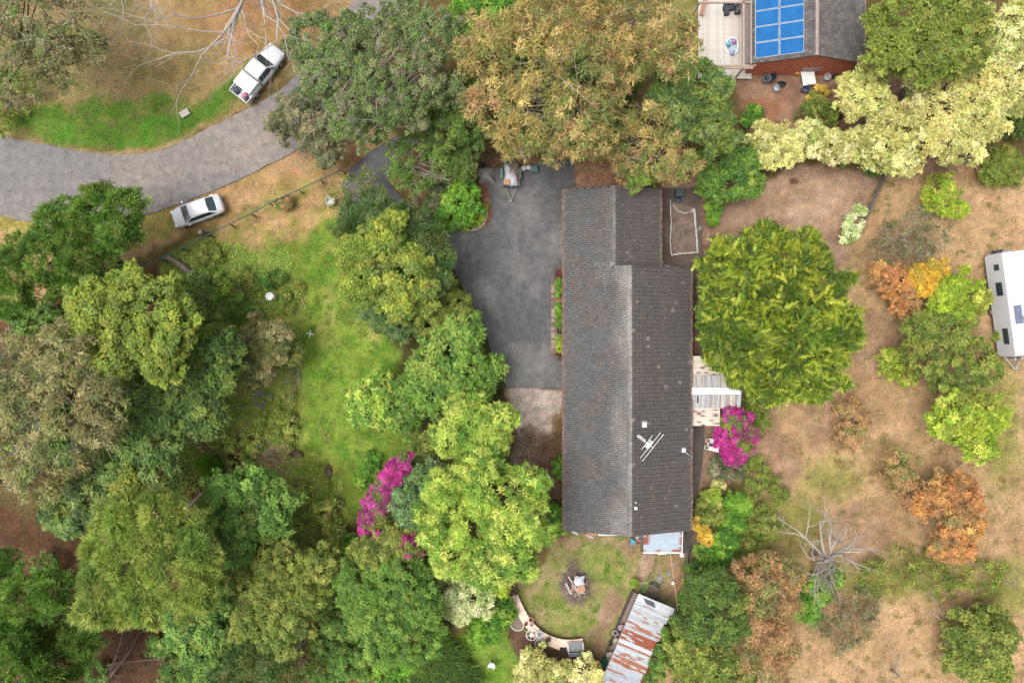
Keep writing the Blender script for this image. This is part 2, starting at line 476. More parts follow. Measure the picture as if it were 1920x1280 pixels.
step = .25
xs = np.concatenate(([-400, -250, -160, -110, -80, -65], np.arange(-54, 54.01, step), [65, 80, 110, 160, 250, 400]))
ys = np.concatenate(([-400, -250, -160, -110, -80, -60, -48], np.arange(-38, 38.01, step), [48, 60, 80, 110, 160, 250, 400]))
gx, gy = np.meshgrid(xs, ys)
gpx = gx * F / H + 960; gpy = 640 - gy * F / H
gcol, _ = paint(gpx, gpy)
gz = ground_z(gpx, gpy, gx, gy)
nx, ny = len(xs), len(ys)
ii = np.arange((ny - 1) * (nx - 1)); r0 = ii // (nx - 1); c0 = ii % (nx - 1)
a0 = r0 * nx + c0
gidx = np.stack([a0, a0 + 1, a0 + nx + 1, a0 + nx], 1)
gm, nt, b = mat_new('soil_and_grass')
va = node(nt, 'ShaderNodeVertexColor', layer_name='Col').outputs['Color']
f1 = noise(nt, 9, 6, .7); f2 = noise(nt, 1.7, 5, .6); f3 = noise(nt, 34, 3, .6)
v = mix_rgb(nt, 'MULTIPLY', 1, va, ramp(nt, f1, [(.25, .36), (.5, 1.0), (.78, 1.75)]))
v = mix_rgb(nt, 'MULTIPLY', 1, v, ramp(nt, f2, [(.3, (.78, .82, .8)), (.7, (1.16, 1.1, 1.05))]))
v = mix_rgb(nt, 'MULTIPLY', 1, v, ramp(nt, f3, [(.3, .55), (.7, 1.45)]))
nt.links.new(v, b.inputs['Base Color']); b.inputs['Roughness'].default_value = .95; b.inputs['Specular IOR Level'].default_value = .1
bn = node(nt, 'ShaderNodeBump'); bn.inputs['Strength'].default_value = .8; bn.inputs['Distance'].default_value = .06
nt.links.new(f1, bn.inputs['Height']); nt.links.new(bn.outputs[0], b.inputs['Normal'])
ground = link('ground', new_mesh('ground', np.stack([gx.ravel(), gy.ravel(), gz.ravel()], 1), 4, gidx, gcol.reshape(-1, 3), True), gm)
tag(ground, kind='structure')

# creek water: two dark pools in the ditch, the rest is overgrown
CW = mat('creek', alb(84, 58, 42), .15, var=.3)
for cx_, cy_, rx_, ry_ in ((554, 853, 12, 6), (613, 884, 6, 12)):
    cw = MB(); gq = random.Random(int(cx_))
    cw.prism([tuple(W(cx_ + rx_ * math.cos(k * .52) * gq.uniform(.8, 1.1), cy_ + ry_ * math.sin(k * .52) * gq.uniform(.8, 1.1)))[:2] for k in range(12)], -.5, -.32)
    tag(cw.build('creek_water', CW), kind='structure')

# ------------------------------------------------------------------ sealed surfaces
def ragged(poly, amp, n=5, smooth=True, seed=1):
    p = smooth_poly(poly, n) if smooth else [((a[0] * (n - j) + b[0] * j) / n, (a[1] * (n - j) + b[1] * j) / n) for a, b in zip(poly, poly[1:] + poly[:1]) for j in range(n)]
    r = random.Random(seed)
    return [(x + r.uniform(-amp, amp), y + r.uniform(-amp, amp)) for x, y in p]
def sheet(name, poly, z, m, kind='structure', thick=.05):
    mb = MB()
    mb.prism([tuple(W(x, y, 0))[:2] for x, y in poly], z - thick, z)
    return tag(mb.build(name, m), kind=kind)
def asphalt(name, col, dust, amt, sc1=.12, crack=False):
    m, nt, b = mat_new(name)
    rgb = node(nt, 'ShaderNodeRGB'); rgb.outputs[0].default_value = (*col, 1)
    v = mix_rgb(nt, 'MIX', ramp(nt, noise(nt, sc1, 6, .6), [(.46, 0), (.68, amt)]), rgb.outputs[0], dust)
    v = mix_rgb(nt, 'MIX', ramp(nt, noise(nt, sc1 * 4, 6, .65, stretch=(1, .35, 1)), [(.5, 0), (.75, amt * .7)]), v, dust)
    v = mix_rgb(nt, 'MULTIPLY', 1, v, ramp(nt, noise(nt, 1.6, 5, .7), [(.3, .74), (.7, 1.24)]))
    v = mix_rgb(nt, 'MULTIPLY', 1, v, ramp(nt, noise(nt, 26, 3, .7), [(.3, .7), (.7, 1.3)]))
    nt.links.new(v, b.inputs['Base Color']); b.inputs['Roughness'].default_value = .9; b.inputs['Specular IOR Level'].default_value = .2
    bn = node(nt, 'ShaderNodeBump'); bn.inputs['Strength'].default_value = .35; bn.inputs['Distance'].default_value = .02
    nt.links.new(noise(nt, 40, 3, .7), bn.inputs['Height']); nt.links.new(bn.outputs[0], b.inputs['Normal'])
    return m
road = [(-500, 230), (-220, 238), (-90, 246), (0, 254), (60, 266), (200, 290), (300, 282), (390, 240), (455, 208), (530, 165), (590, 100), (650, 20), (700, -80), (800, -300),
        (900, -300), (790, -60), (740, 30), (690, 130), (640, 220), (600, 252), (540, 290), (430, 345), (330, 385), (230, 412), (100, 424), (0, 404), (-90, 398), (-220, 396), (-500, 400)]
sheet('road', ragged(road, 1.3, 14, True, 3), .006, asphalt('worn_road', alb(142, 137, 136), alb(180, 166, 152), .6, .1))
drive = [(908, 318), (1000, 308), (1076, 296), (1078, 350), (1060, 352), (1057, 500), (1056, 727), (950, 728), (940, 700), (925, 665), (905, 612), (868, 540), (840, 480), (815, 440), (760, 420), (700, 400), (650, 372),
         (640, 345), (655, 318), (690, 286), (740, 256), (790, 262), (740, 300), (725, 340), (760, 378), (800, 405), (840, 428), (880, 436), (912, 428), (924, 404), (916, 360)]
sheet('driveway', ragged(drive, 1.0, 4, False, 4), .012, asphalt('driveway_asphalt', alb(104, 103, 104), alb(160, 157, 152), .75, .13))
side_path = [(1236, 352), (1310, 352), (1316, 420), (1318, 500), (1308, 560), (1300, 668), (1294, 668), (1294, 500), (1237, 500)]
CONC = mat('stained_concrete', alb(112, 96, 86), .9, var=.4, scale=1.4, dirt=alb(84, 68, 60), dscale=.7, damt=1.0, bump=.3)
sheet('concrete_path', ragged(side_path, .6, 4, False, 5), .016, CONC)
sheet('concrete_yard', ragged([(1293, 795), (1322, 798), (1316, 880), (1302, 960), (1296, 1036), (1278, 1036), (1276, 1000), (1293, 996)], .6, 4, False, 6), .014, mat('yard_concrete', alb(104, 94, 88), .9, var=.35, scale=1.5, dirt=alb(84, 72, 64), dscale=.8, damt=.7))
# ------------------------------------------------------------------ foliage
PAL = dict(
    dome=[(150, 164, 62), (134, 154, 58), (120, 142, 56), (164, 172, 70), (128, 148, 64)],
    dark=[(90, 116, 50), (104, 130, 56), (80, 106, 50), (124, 144, 62)],
    bluegreen=[(104, 132, 66), (118, 146, 70), (138, 160, 86), (94, 120, 62), (126, 146, 62)],
    feather=[(118, 146, 92), (104, 134, 76), (138, 162, 108), (94, 126, 70), (128, 146, 80)],
    oliv=[(156, 148, 96), (134, 132, 78), (184, 174, 120), (118, 124, 76), (158, 154, 98), (138, 146, 84)],
    tan=[(186, 164, 100), (162, 150, 84), (142, 144, 78), (200, 180, 114), (126, 136, 74), (182, 146, 100), (158, 154, 92)],
    lime=[(180, 198, 66), (160, 184, 58), (142, 170, 58), (198, 206, 88), (152, 162, 66)],
    pale=[(182, 204, 88), (156, 186, 74), (132, 168, 64), (204, 216, 106), (112, 150, 58), (190, 208, 94)],
    cream=[(230, 222, 142), (214, 210, 132), (198, 196, 116), (236, 230, 162), (172, 176, 98)],
    gold=[(166, 180, 60), (134, 156, 50), (188, 196, 74), (110, 140, 48), (96, 124, 46)],
    magenta=[(214, 44, 156), (190, 32, 144), (232, 84, 176), (160, 40, 116), (206, 60, 130)],
    orange=[(214, 156, 96), (196, 140, 88), (180, 140, 92), (222, 172, 106), (168, 146, 98)],
    rust=[(186, 146, 102), (170, 138, 92), (198, 162, 110), (154, 146, 90), (140, 142, 84)],
    yellow=[(232, 190, 70), (216, 172, 62), (190, 166, 72), (238, 204, 96), (160, 156, 66)],
    green=[(108, 146, 58), (126, 158, 64), (90, 128, 54), (146, 172, 74)],
    vivid=[(116, 164, 52), (98, 148, 46), (146, 186, 66), (84, 132, 46)],
    olivegreen=[(138, 152, 64), (120, 138, 58), (156, 164, 78), (106, 124, 54)],
    silver=[(220, 226, 158), (204, 214, 146), (232, 236, 178), (184, 200, 128)],
    pine=[(168, 184, 92), (148, 170, 80), (186, 196, 104), (126, 152, 72), (140, 166, 84)],
    forest=[(120, 156, 68), (104, 142, 60), (138, 172, 78), (92, 128, 58), (128, 150, 66)],
    greyleaf=[(140, 140, 100), (120, 124, 86), (158, 152, 116), (104, 112, 78)],
    casu=[(116, 138, 78), (130, 146, 90), (102, 124, 70), (146, 154, 102), (134, 136, 104), (108, 140, 64)],
    weed=[(170, 186, 84), (150, 170, 74), (186, 194, 98), (132, 158, 70), (164, 154, 96)],
    flame=[(132, 140, 62), (116, 130, 56), (150, 152, 76), (196, 56, 142), (120, 134, 60)],
    magenta_mix=[(200, 56, 148), (184, 50, 138), (216, 92, 168), (154, 66, 114), (120, 130, 72), (194, 52, 144), (132, 124, 84)],
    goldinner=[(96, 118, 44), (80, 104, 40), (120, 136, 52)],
    twiggrey=[(142, 134, 96), (122, 124, 76), (154, 144, 108), (112, 130, 66)],
)
# L, W leaf size; r clump radius; cov leaf layers per clump; cl clump layers; up = how level the leaves lie; style
SP = dict(
    broad=dict(L=.24, W=.16, r=.42, cov=.75, cl=2.0, up=1.1, style='leaf'),
    fine=dict(L=.19, W=.10, r=.34, cov=.75, cl=1.9, up=.95, style='leaf'),
    big=dict(L=.34, W=.22, r=.5, cov=.8, cl=1.7, up=1.1, style='leaf'),
    puff=dict(L=.2, W=.15, r=.46, cov=.85, cl=1.6, up=1.1, style='leaf'),
    gum=dict(L=.30, W=.085, r=.5, cov=.40, cl=1.35, up=.75, style='leaf'),
    sparse=dict(L=.24, W=.09, r=.5, cov=.32, cl=1.1, up=.7, style='leaf'),
    thin=dict(L=.22, W=.08, r=.45, cov=.24, cl=.8, up=.4, style='leaf'),
    pine=dict(L=.34, W=.07, r=.36, cov=.8, cl=1.9, up=.6, style='tuft'),
    spray=dict(L=.95, W=.26, r=.30, cov=1.0, cl=2.6, up=.5, style='spray'),
    droop=dict(L=.28, W=.095, r=.44, cov=.7, cl=1.8, up=.85, style='leaf'),
    flax=dict(L=1.1, W=.09, r=.3, cov=1.0, cl=1.0, up=.2, style='blade'),
)
def unit(v):
    return v / (np.linalg.norm(v, axis=1, keepdims=True) + 1e-9)
def leaf_arrays(P, D, N, L, Wd, quad):
    Sd = unit(np.cross(D, N)) * (Wd / 2)[:, None]
    n = len(P)
    if quad:
        mid = P + D * (L * .45)[:, None] + N * (L * .08)[:, None]
        co = np.stack([P, mid + Sd, P + D * L[:, None], mid - Sd], 1).reshape(-1, 3)
        return co, 4
    co = np.stack([P - Sd, P + Sd, P + D * L[:, None]], 1).reshape(-1, 3)
    return co, 3
def crown_mesh(name, lobes, sp, seed, size=1.0, density=1.0, extra=None):
    """lobes: (x, y, z, R, Rz, palette) in local metres.  Returns a mesh of single leaves gathered in clumps on the lobes."""
    g = np.random.default_rng(seed)
    q = SP[sp]; r0 = q['r'] * size
    L0 = q['L'] * (size ** .5); W0 = q['W'] * (size ** .5)
    COs = []; COLs = []; nper = 3
    cs = np.array([l[:5] for l in lobes], float)
    centers = []
    for li, (x, y, z, Rr, Rz, pal) in enumerate(lobes):
        rr = min(r0, Rr * .5)
        n = int(max(3, q['cl'] * density * 2.6 * Rr * max(Rz, Rr * .6) / rr ** 2))
        u = unit(g.normal(size=(n * 2, 3)))
        u = u[u[:, 2] > -.35][:n]; n = len(u)
        lump = 1 + .16 * (fbm(u[:, 0] * 2.3 + li * 3, u[:, 1] * 2.3 + u[:, 2], seed) - .5) * 2
        rad = (g.uniform(.74, 1.0, n) * lump)[:, None]
        c = np.array([x, y, z]) + u * rad * np.array([Rr - rr * .5, Rr - rr * .5, Rz])
        keep = np.ones(n, bool)
        for lj in range(len(lobes)):
            if lj == li: continue
            dd = ((c - cs[lj, :3]) / np.array([cs[lj, 3], cs[lj, 3], cs[lj, 4]]))
            keep &= (dd ** 2).sum(1) > .55
        c = c[keep]; u = u[keep]; n = len(c)
        if n == 0: continue
        centers.append(c)
        pcol = np.array([alb(*p, k=LEAF) for p in PAL[pal]])
        tint = 1 + g.normal(size=3) * .028
        pcol = np.clip(pcol * tint, .003, .8)
        # neighbouring clumps share a tone
        t = fbm(c[:, 0] * .55 + seed, c[:, 1] * .55, seed + 5, 3) * 1.6 - .3 + g.uniform(-.25, .25, n)
        ci = np.clip((t * len(pcol)).astype(int), 0, len(pcol) - 1)
        ccol = pcol[ci] * g.uniform(.8, 1.22, (n, 1))
        cr = rr * g.uniform(.7, 1.3, n)
        if q['style'] == 'spray':
            d = unit(u * .9 + np.array([0, 0, .12]) + g.normal(size=(n, 3)) * .5)
            side = unit(np.cross(d, g.normal(size=(n, 3)) * .5 + np.array([0, 0, 1])))
            LL = L0 * g.uniform(.6, 1.25, n)
            for k in range(12):
                f = (k // 2 + .3) / 6.2
                sgn = 1 if k % 2 else -1
                P = c + d * (LL * f)[:, None] - d * (LL * .4)[:, None]
                D = unit(d * .8 + side * sgn * .75 + g.normal(size=(n, 3)) * .18)
                N = unit(np.cross(d, side) + g.normal(size=(n, 3)) * .25)
                l = LL * .36 * (1.05 - f * .7)
                co, nper = leaf_arrays(P, D, N, l, l * .42, False)
                COs.append(co); COLs.append(np.repeat(ccol * (.82 + .36 * f) * g.uniform(.85, 1.15, (n, 1)), 3, 0))
            co, nper = leaf_arrays(c - d * (LL * .4)[:, None], d, unit(np.cross(d, side)), LL, LL * .10, False)
            COs.append(co); COLs.append(np.repeat(ccol * 1.08, 3, 0))
            continue
        A = L0 * W0 * .5
        k = np.maximum(3, (q['cov'] * g.uniform(.55, 1.35, n) * 2 * PI * cr ** 2 / A)).astype(int)
        csz = g.uniform(.75, 1.35, n)
        own = np.repeat(np.arange(n), k); m = len(own)
        w = unit(g.normal(size=(m, 3)) + u[own] * .9 + np.array([0, 0, .5]))
        P = c[own] + w * (cr[own] * g.uniform(.45, 1.05, m))[:, None] * np.array([1, 1, .75])
        N = unit(w * .5 + np.array([0, 0, q['up']]) + g.normal(size=(m, 3)) * .45)
        if q['style'] == 'tuft':
            D = unit(w + g.normal(size=(m, 3)) * .4 + np.array([0, 0, .25]))
        elif q['style'] == 'blade':
            a = g.uniform(0, 2 * PI, m)
            D = unit(np.stack([np.cos(a), np.sin(a), g.uniform(.2, .9, m)], 1)); P = c[own] + g.normal(size=(m, 3)) * .05
            N = np.tile(np.array([[0., 0, 1]]), (m, 1)) + g.normal(size=(m, 3)) * .3
        else:
            a = unit(w + g.normal(size=(m, 3)) * .9 + np.array([0, 0, -.25]))
            D = unit(a - N * (a * N).sum(1)[:, None])
        l = L0 * g.uniform(.6, 1.25, m) * csz[own]; wd = W0 * g.uniform(.7, 1.2, m) * csz[own]
        co, nper = leaf_arrays(P, D, N, l, wd, False)
        COs.append(co)
        COLs.append(np.repeat(np.clip(ccol[own] * g.uniform(.62, 1.42, (m, 1)) * (1 + g.normal(size=(m, 3)) * .06), .003, .8), 3, 0))
    co = np.concatenate(COs); col = np.concatenate(COLs)
    me = new_mesh(name, co, 3, np.arange(len(co)), col)
    return me, (np.concatenate(centers) if centers else np.zeros((0, 3)))

def trunk_mb(targets, h, r, seed, lean=(0, 0), n_limb=6, wig=.25):
    """tapered trunk that forks into limbs towards the given crown points"""
    g = random.Random(seed)
    mb = MB()
    top = Vector((lean[0], lean[1], h * .75))
    fork = [h * f for f in (.25, .34, .42, .5, .58, .66)]
    tp = [Vector((0, 0, -.15)), Vector((lean[0] * .1, lean[1] * .1, h * .2)), Vector((lean[0] * .5 + g.uniform(-wig, wig), lean[1] * .5 + g.uniform(-wig, wig), h * .48)), top]
    mb.tube(tp, [r * 1.25, r, r * .7, r * .3], 7)
    for i in range(min(n_limb, len(targets))):
        t = Vector(targets[i])
        z = min(fork[i % 6], max(.3, t.z - .4))
        f = max(0, min(1, z / (h * .75)))
        s = Vector((lean[0] * f, lean[1] * f, z))
        mid = s.lerp(t, .5) + Vector((g.uniform(-wig, wig), g.uniform(-wig, wig), (t - s).length * .06))
        rr = r * g.uniform(.35, .5)
        mb.tube([s, mid, t], [rr, rr * .65, rr * .22], 5)
    return mb
def twigs_mb(mb, p, d, L, r, g, depth, spread=.6, drop=.0):
    """dead branch: a bent stem that keeps dividing"""
    pts = [Vector(p)]; dd = Vector(d).normalized(); rs = [r]
    n = 4
    for i in range(n):
        dd = (dd + Vector((g.uniform(-.28, .28), g.uniform(-.28, .28), g.uniform(-.15, .2) - drop))).normalized()
        pts.append(pts[-1] + dd * L / n); rs.append(r * (1 - .62 * (i + 1) / n))
        if depth > 0 and i >= 1:
            s = Vector((g.uniform(-1, 1), g.uniform(-1, 1), g.uniform(-.3, .6))) * spread
            twigs_mb(mb, pts[-1], (dd + s * 1.3), L * g.uniform(.45, .7), rs[-1] * .75, g, depth - 1, spread, drop)
    mb.tube(pts, rs, 5 if r > .05 else 4, cap=False)

PLANT_N = [0]
GROW = 1.1
def plant(name, label, cat, sp, pal, lobes, h, group=None, flat=.8, size=1.0, density=1.0, trunk=.16, bark=None, base=None, limbs=6, wood=0):
    """one tree or shrub.  lobes: (px, py, rpx[, height factor[, palette]]) as seen from above; h: height of the top in metres"""
    PLANT_N[0] += 1
    seed = 1000 + PLANT_N[0] * 13
    g = random.Random(seed)
    L = []
    for lb in lobes:
        px, py, rp = lb[:3]
        hf = lb[3] if len(lb) > 3 and lb[3] else 1.0
        p = lb[4] if len(lb) > 4 else pal
        top = h * hf
        Rr = S(rp, top * .8) * (GROW if rp > 20 else 1.0)
        Rz = min(Rr * flat, top * .55)
        c = W(px, py, top - Rz)
        L.append([c.x, c.y, c.z, Rr, Rz, p])
    if base is None:
        wsum = sum(l[3] ** 2 for l in L)
        bx = sum(l[0] * l[3] ** 2 for l in L) / wsum; by = sum(l[1] * l[3] ** 2 for l in L) / wsum
    else:
        b = W(*base); bx, by = b.x, b.y
    # break every lobe into a few uneven sub-lobes so that the outline is ragged
    sub = []
    for (x, y, z, Rr, Rz, p) in L:
        x -= bx; y -= by
        if Rr < .9:
            sub.append((x, y, z, Rr, Rz, p)); continue
        sub.append((x + g.uniform(-.1, .1) * Rr, y + g.uniform(-.1, .1) * Rr, z, Rr * .78, Rz * .95, p))
        k = 5 if Rr < 2 else 7
        a0 = g.uniform(0, 6.28)
        for i in range(k):
            if g.random() < .14: continue
            a = a0 + 2 * PI * i / k + g.uniform(-.35, .35)
            rr = Rr * g.uniform(.28, .52)
            dd = Rr * g.uniform(.86, 1.06) - rr
            sub.append((x + math.cos(a) * dd, y + math.sin(a) * dd, z + Rz * g.uniform(-.45, .3), rr, min(rr * flat * 1.1, Rz), p))
        for i in range(k):
            a = g.uniform(0, 2 * PI); rr = Rr * g.uniform(.12, .22); dd = Rr * g.uniform(.9, 1.08)
            sub.append((x + math.cos(a) * dd, y + math.sin(a) * dd, z + Rz * g.uniform(-.3, .35), rr, rr * .8, p))
    t = thing(name, label, cat, (bx, by, 0), 0, group)
    me, cen = crown_mesh(name + '_crown', sub, sp, seed, size, density)
    if trunk:
        tg = [Vector(sub[i][:3]) for i in range(0, len(sub), max(1, len(sub) // 6))]
        mb = trunk_mb(tg, max(h * .8, .4), trunk, seed, (sub[0][0] * .6, sub[0][1] * .6), limbs)
        if not wood and h > 4: wood = 16
        if wood and len(cen):
            for i in range(wood):
                c = Vector(cen[g.randrange(len(cen))])
                s = Vector(sub[g.randrange(len(sub))][:3]).lerp(c, .15) * .9
                mid = s.lerp(c, .55) + Vector((g.uniform(-.3, .3), g.uniform(-.3, .3), .25))
                end = c + (c - s).normalized() * g.uniform(.2, .8) + Vector((0, 0, .35))
                wr = min(.07, trunk * .26)
                mb.tube([s, mid, end], [wr, wr * .65, wr * .22], 4, cap=False)
        mb.build('trunk', bark or BARK, t, smooth=True)
    link('crown', me, LEAFMAT, t)
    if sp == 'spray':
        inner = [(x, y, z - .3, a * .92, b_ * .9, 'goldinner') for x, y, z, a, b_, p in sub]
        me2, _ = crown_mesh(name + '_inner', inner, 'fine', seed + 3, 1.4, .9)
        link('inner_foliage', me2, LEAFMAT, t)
    return t
# ------------------------------------------------------------------ the tiled house
ROOFM = mat('roof_tile', attr=True, rough=.85, var=.28, scale=4, bump=.4, bscale=30)
def tile_mb(w=.32, ln=.36):
    """one concrete roof tile: u runs along the eave, v up the slope; two rolls, front lip lifted over the course below"""
    mb = MB()
    us = [0, .03, .075, .135, .152, .175, .235, .29, .305]; hs = [-.008, .028, .044, .036, -.004, .028, .044, .036, -.008]
    vs = []
    for v, dz in ((-.012, .062), (ln, .0)):
        vs += [(u, v, h * (1 if v <= 0 else .9) + dz) for u, h in zip(us, hs)]
    n = len(us)
    vs += [(u, .01, -.004) for u in us]
    fs = [(i, i + 1, n + i + 1, n + i) for i in range(n - 1)] + [(2 * n + i, 2 * n + i + 1, i + 1, i) for i in range(n - 1)]
    return vs, fs
TV, TF = tile_mb()
TV = np.array(TV)
EZ = 2.7; PITCH = R(18); CO, SI = math.cos(PITCH), math.sin(PITCH)
def slope_tiles(x_eave, x_ridge, y0, y1, z_eave, tone, seed, skip=None):
    """list of (matrix 3x3, origin, colour); tiles laid in half bond from eave to ridge"""
    g = random.Random(seed)
    sgn = 1 if x_ridge > x_eave else -1
    n_c = int(round(abs(x_ridge - x_eave) / CO / .322))
    gauge = abs(x_ridge - x_eave) / CO / n_c
    out = []
    for c in range(n_c):
        x = x_eave + sgn * gauge * CO * c; z = z_eave + gauge * SI * c
        off = .16 if (c % 2 and sgn > 0) else 0
        ny = int((y1 - y0) / .32)
        for k in range(ny + 1):
            y = y0 + k * .32 - off
            a_, b_ = max(y, y0 - .02), min(y + .305, y1 + .02)
            if b_ - a_ < .1: continue
            out.append((sgn, Vector((x, a_, z + .02 + g.uniform(0, .006))), tone(c / n_c, y, g), g.uniform(-.022, .022), c / n_c, (b_ - a_) / .305))
    return out
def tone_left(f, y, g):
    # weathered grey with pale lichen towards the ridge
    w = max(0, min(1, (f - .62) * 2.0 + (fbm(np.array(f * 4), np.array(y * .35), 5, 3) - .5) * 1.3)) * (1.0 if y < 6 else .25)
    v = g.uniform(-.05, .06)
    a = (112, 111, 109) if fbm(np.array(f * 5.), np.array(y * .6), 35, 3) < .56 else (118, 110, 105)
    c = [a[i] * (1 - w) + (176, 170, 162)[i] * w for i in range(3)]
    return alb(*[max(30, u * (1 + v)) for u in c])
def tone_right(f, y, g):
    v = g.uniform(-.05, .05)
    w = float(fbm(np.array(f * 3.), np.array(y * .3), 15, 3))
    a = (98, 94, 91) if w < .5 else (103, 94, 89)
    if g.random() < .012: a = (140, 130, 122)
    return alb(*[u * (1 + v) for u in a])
def tile_matrix(sgn, tw):
    # u along +-Y so that u x v points up out of the slope
    v = Vector((sgn * CO, 0, SI)); u = Vector((0, -sgn, 0)); n = u.cross(v)
    m = Matrix((u, v, n)).transposed()
    return m @ Matrix.Rotation(tw, 3, 'Z')
def lay_tiles(tiles, roof, n_parts, name='roof_tile'):
    """the n_parts tiles that show largest become single objects, the rest one joined mesh"""
    tiles = sorted(tiles, key=lambda t: (H - t[1].z) ** 2 + t[1].x ** 2 + t[1].y ** 2 - 60 * t[4] * (t[0] > 0))
    vari = {}
    co = []; col = []
    for i, (sgn, o, c, tw, f, wf) in enumerate(tiles):
        m = tile_matrix(sgn, tw) @ Matrix.Diagonal((wf, 1, 1))
        if sgn < 0: pass
        shift = m @ Vector((0, 0, 0))
        org = o + (Vector((0, .305 * wf, 0)) if sgn > 0 else Vector((0, 0, 0)))
        if i < n_parts:
            key = tuple(round(v * 160) for v in c)
            if key not in vari:
                vari[key] = new_mesh('roof_tile', TV, [4] * len(TF), [j for q in TF for j in q], np.tile(np.array(c), (len(TV), 1)))
                vari[key].materials.append(ROOFM)
            ob = bpy.data.objects.new(name, vari[key])
            C.objects.link(ob); ob.parent = roof
            ob.matrix_local = Matrix.Translation(org) @ m.to_4x4()
        else:
            co.append(TV @ np.array(m).T + np.array(org)); col.append(np.tile(np.array(c), (len(TV), 1)))
    if co:
        k = len(TV)
        idx = np.concatenate([np.array([j for q in TF for j in q]) + k * i for i in range(len(co))])
        o = link('roof_tiling', new_mesh('roof_tiling', np.concatenate(co), 4, idx, np.concatenate(col)), ROOFM, roof)
        tag(o, kind='stuff')

BRICKWALL = mat('brown_brick', alb(150, 104, 84), .9, var=.35, scale=14, bump=.4)
GUTTER = mat('rusty_gutter', alb(186, 140, 118), .7, var=.4, scale=3, dirt=alb(120, 66, 44), dscale=2.5, damt=.8)
RIDGEM = mat('ridge_mortar', attr=True, rough=.85, var=.3, scale=6, bump=.3)
LX = W(1058, 0, EZ).x; RX = W(1294.5, 0, EZ).x; NRX = W(1237, 0, EZ).x
RIDGE = (LX + RX) / 2; NRIDGE = (LX + NRX) / 2
YS = W(0, 993.5, EZ).y; YN = W(0, 355, EZ).y; YJ = W(0, 500, EZ + .8).y
house = thing('house', 'long brown tiled house beside the driveway with an aerial on its roof', 'house', ((LX + RX) / 2, (YS + YN) / 2, 0))
hb = Vector(house.location)
def hp(mb, name, m, parent=None, **k):
    """build in world coordinates, then hang under the house"""
    mb.v = [tuple(Vector(v) - hb) for v in mb.v]
    return mb.build(name, m, parent or house, **k)
ov = .55
w1 = MB(); w1.prism([(LX + ov, YS + .4), (RX - ov, YS + .4), (RX - ov, YJ - .2), (NRX - ov, YJ - .2), (NRX - ov, YN - .4), (LX + ov, YN - .4)], -.1, EZ - .12)
hp(w1, 'wall', BRICKWALL)
# gable ends
zr = EZ + (RIDGE - LX) * math.tan(PITCH); zn = EZ + (NRIDGE - LX) * math.tan(PITCH)
for (x0, x1, xr, zt, y) in ((LX + ov, RX - ov, RIDGE, zr, YS + .4), (LX + ov, RX - ov, RIDGE, zr, YJ - .25), (LX + ov, NRX - ov, NRIDGE, zn, YN - .5)):
    k = ov * math.tan(PITCH)
    vs = [(x0, y, EZ - .11), (x1, y, EZ - .11), (x1, y, EZ + k - .12), (xr, y, zt - .12), (x0, y, EZ + k - .12)]
    vs = vs + [(a, b + .1, c) for a, b, c in vs]
    g1 = MB(); g1.add(vs, [(0, 1, 2, 3, 4), (9, 8, 7, 6, 5)] + [(i, i + 5, (i + 1) % 5 + 5, (i + 1) % 5) for i in range(5)])
    hp(g1, 'gable', mat('gable_board', alb(176, 168, 158), .7))
# roof body under the tiles
rb = MB()
def slab(x0, z0, x1, z1, y0, y1, th=.08):
    vs = [(x0, y0, z0 - th), (x1, y0, z1 - th), (x1, y1, z1 - th), (x0, y1, z0 - th), (x0, y0, z0 - .01), (x1, y0, z1 - .01), (x1, y1, z1 - .01), (x0, y1, z0 - .01)]
    rb.add(vs, [(0, 3, 2, 1), (4, 5, 6, 7), (0, 1, 5, 4), (1, 2, 6, 5), (2, 3, 7, 6), (3, 0, 4, 7)])
slab(LX, EZ, RIDGE - .002, zr - .002, YS, YJ, .08)
slab(RIDGE + .002, zr - .002, RX, EZ, YS, YJ, .08)
slab(LX, EZ, NRIDGE - .002, zn - .002, YJ + .003, YN, .08)
slab(NRIDGE + .002, zn - .002, NRX, EZ, YJ + .003, YN, .08)
# the broad slope runs on a little beyond the junction
roof = hp(rb, 'roof', mat('roof_felt', alb(60, 56, 54), .9))
tiles = slope_tiles(LX - .03, RIDGE, YS, YJ, EZ, tone_left, 1) + slope_tiles(RX + .03, RIDGE, YS, YJ, EZ, tone_right, 2)
tiles += slope_tiles(LX - .03, NRIDGE, YJ + .02, YN, EZ, tone_left, 3) + slope_tiles(NRX + .03, NRIDGE, YJ + .02, YN, EZ, tone_right, 4)
tiles = [(t[0], t[1] - hb) + t[2:] for t in tiles]
lay_tiles(tiles, roof, 300)
# ridge caps
def ridge_caps(x, z, y0, y1, w, col, seed, ln=.58):
    g = random.Random(seed)
    n = int((y1 - y0) / ln); ln = (y1 - y0) / n
    a = [R(t) for t in (-8, 30, 65, 90, 115, 150, 188)]
    vs = []
    for yy, s in ((0, 1.0), (ln + .02, .9)):
        vs += [(math.cos(t) * w * s, yy, math.sin(t) * w * .62 * s) for t in a]
    m = len(a)
    fs = [(i, m + i, m + i + 1, i + 1) for i in range(m - 1)] + [tuple(range(m)), tuple(range(2 * m - 1, m - 1, -1))]
    var = []
    for k in range(3):
        me = new_mesh('ridge_cap', np.array(vs), [len(f) for f in fs], [i for f in fs for i in f], np.tile(np.array([v * (0.85, 1.0, 1.15)[k] for v in alb(*col)]), (len(vs), 1)))
        me.materials.append(RIDGEM); var.append(me)
    for i in range(n):
        o = bpy.data.objects.new('ridge_cap', var[g.randrange(3)]); C.objects.link(o); o.parent = roof
        o.location = Vector((x + g.uniform(-.008, .008), y0 + i * ln, z)) - hb
        o.rotation_euler = (0, 0, g.uniform(-.012, .012))
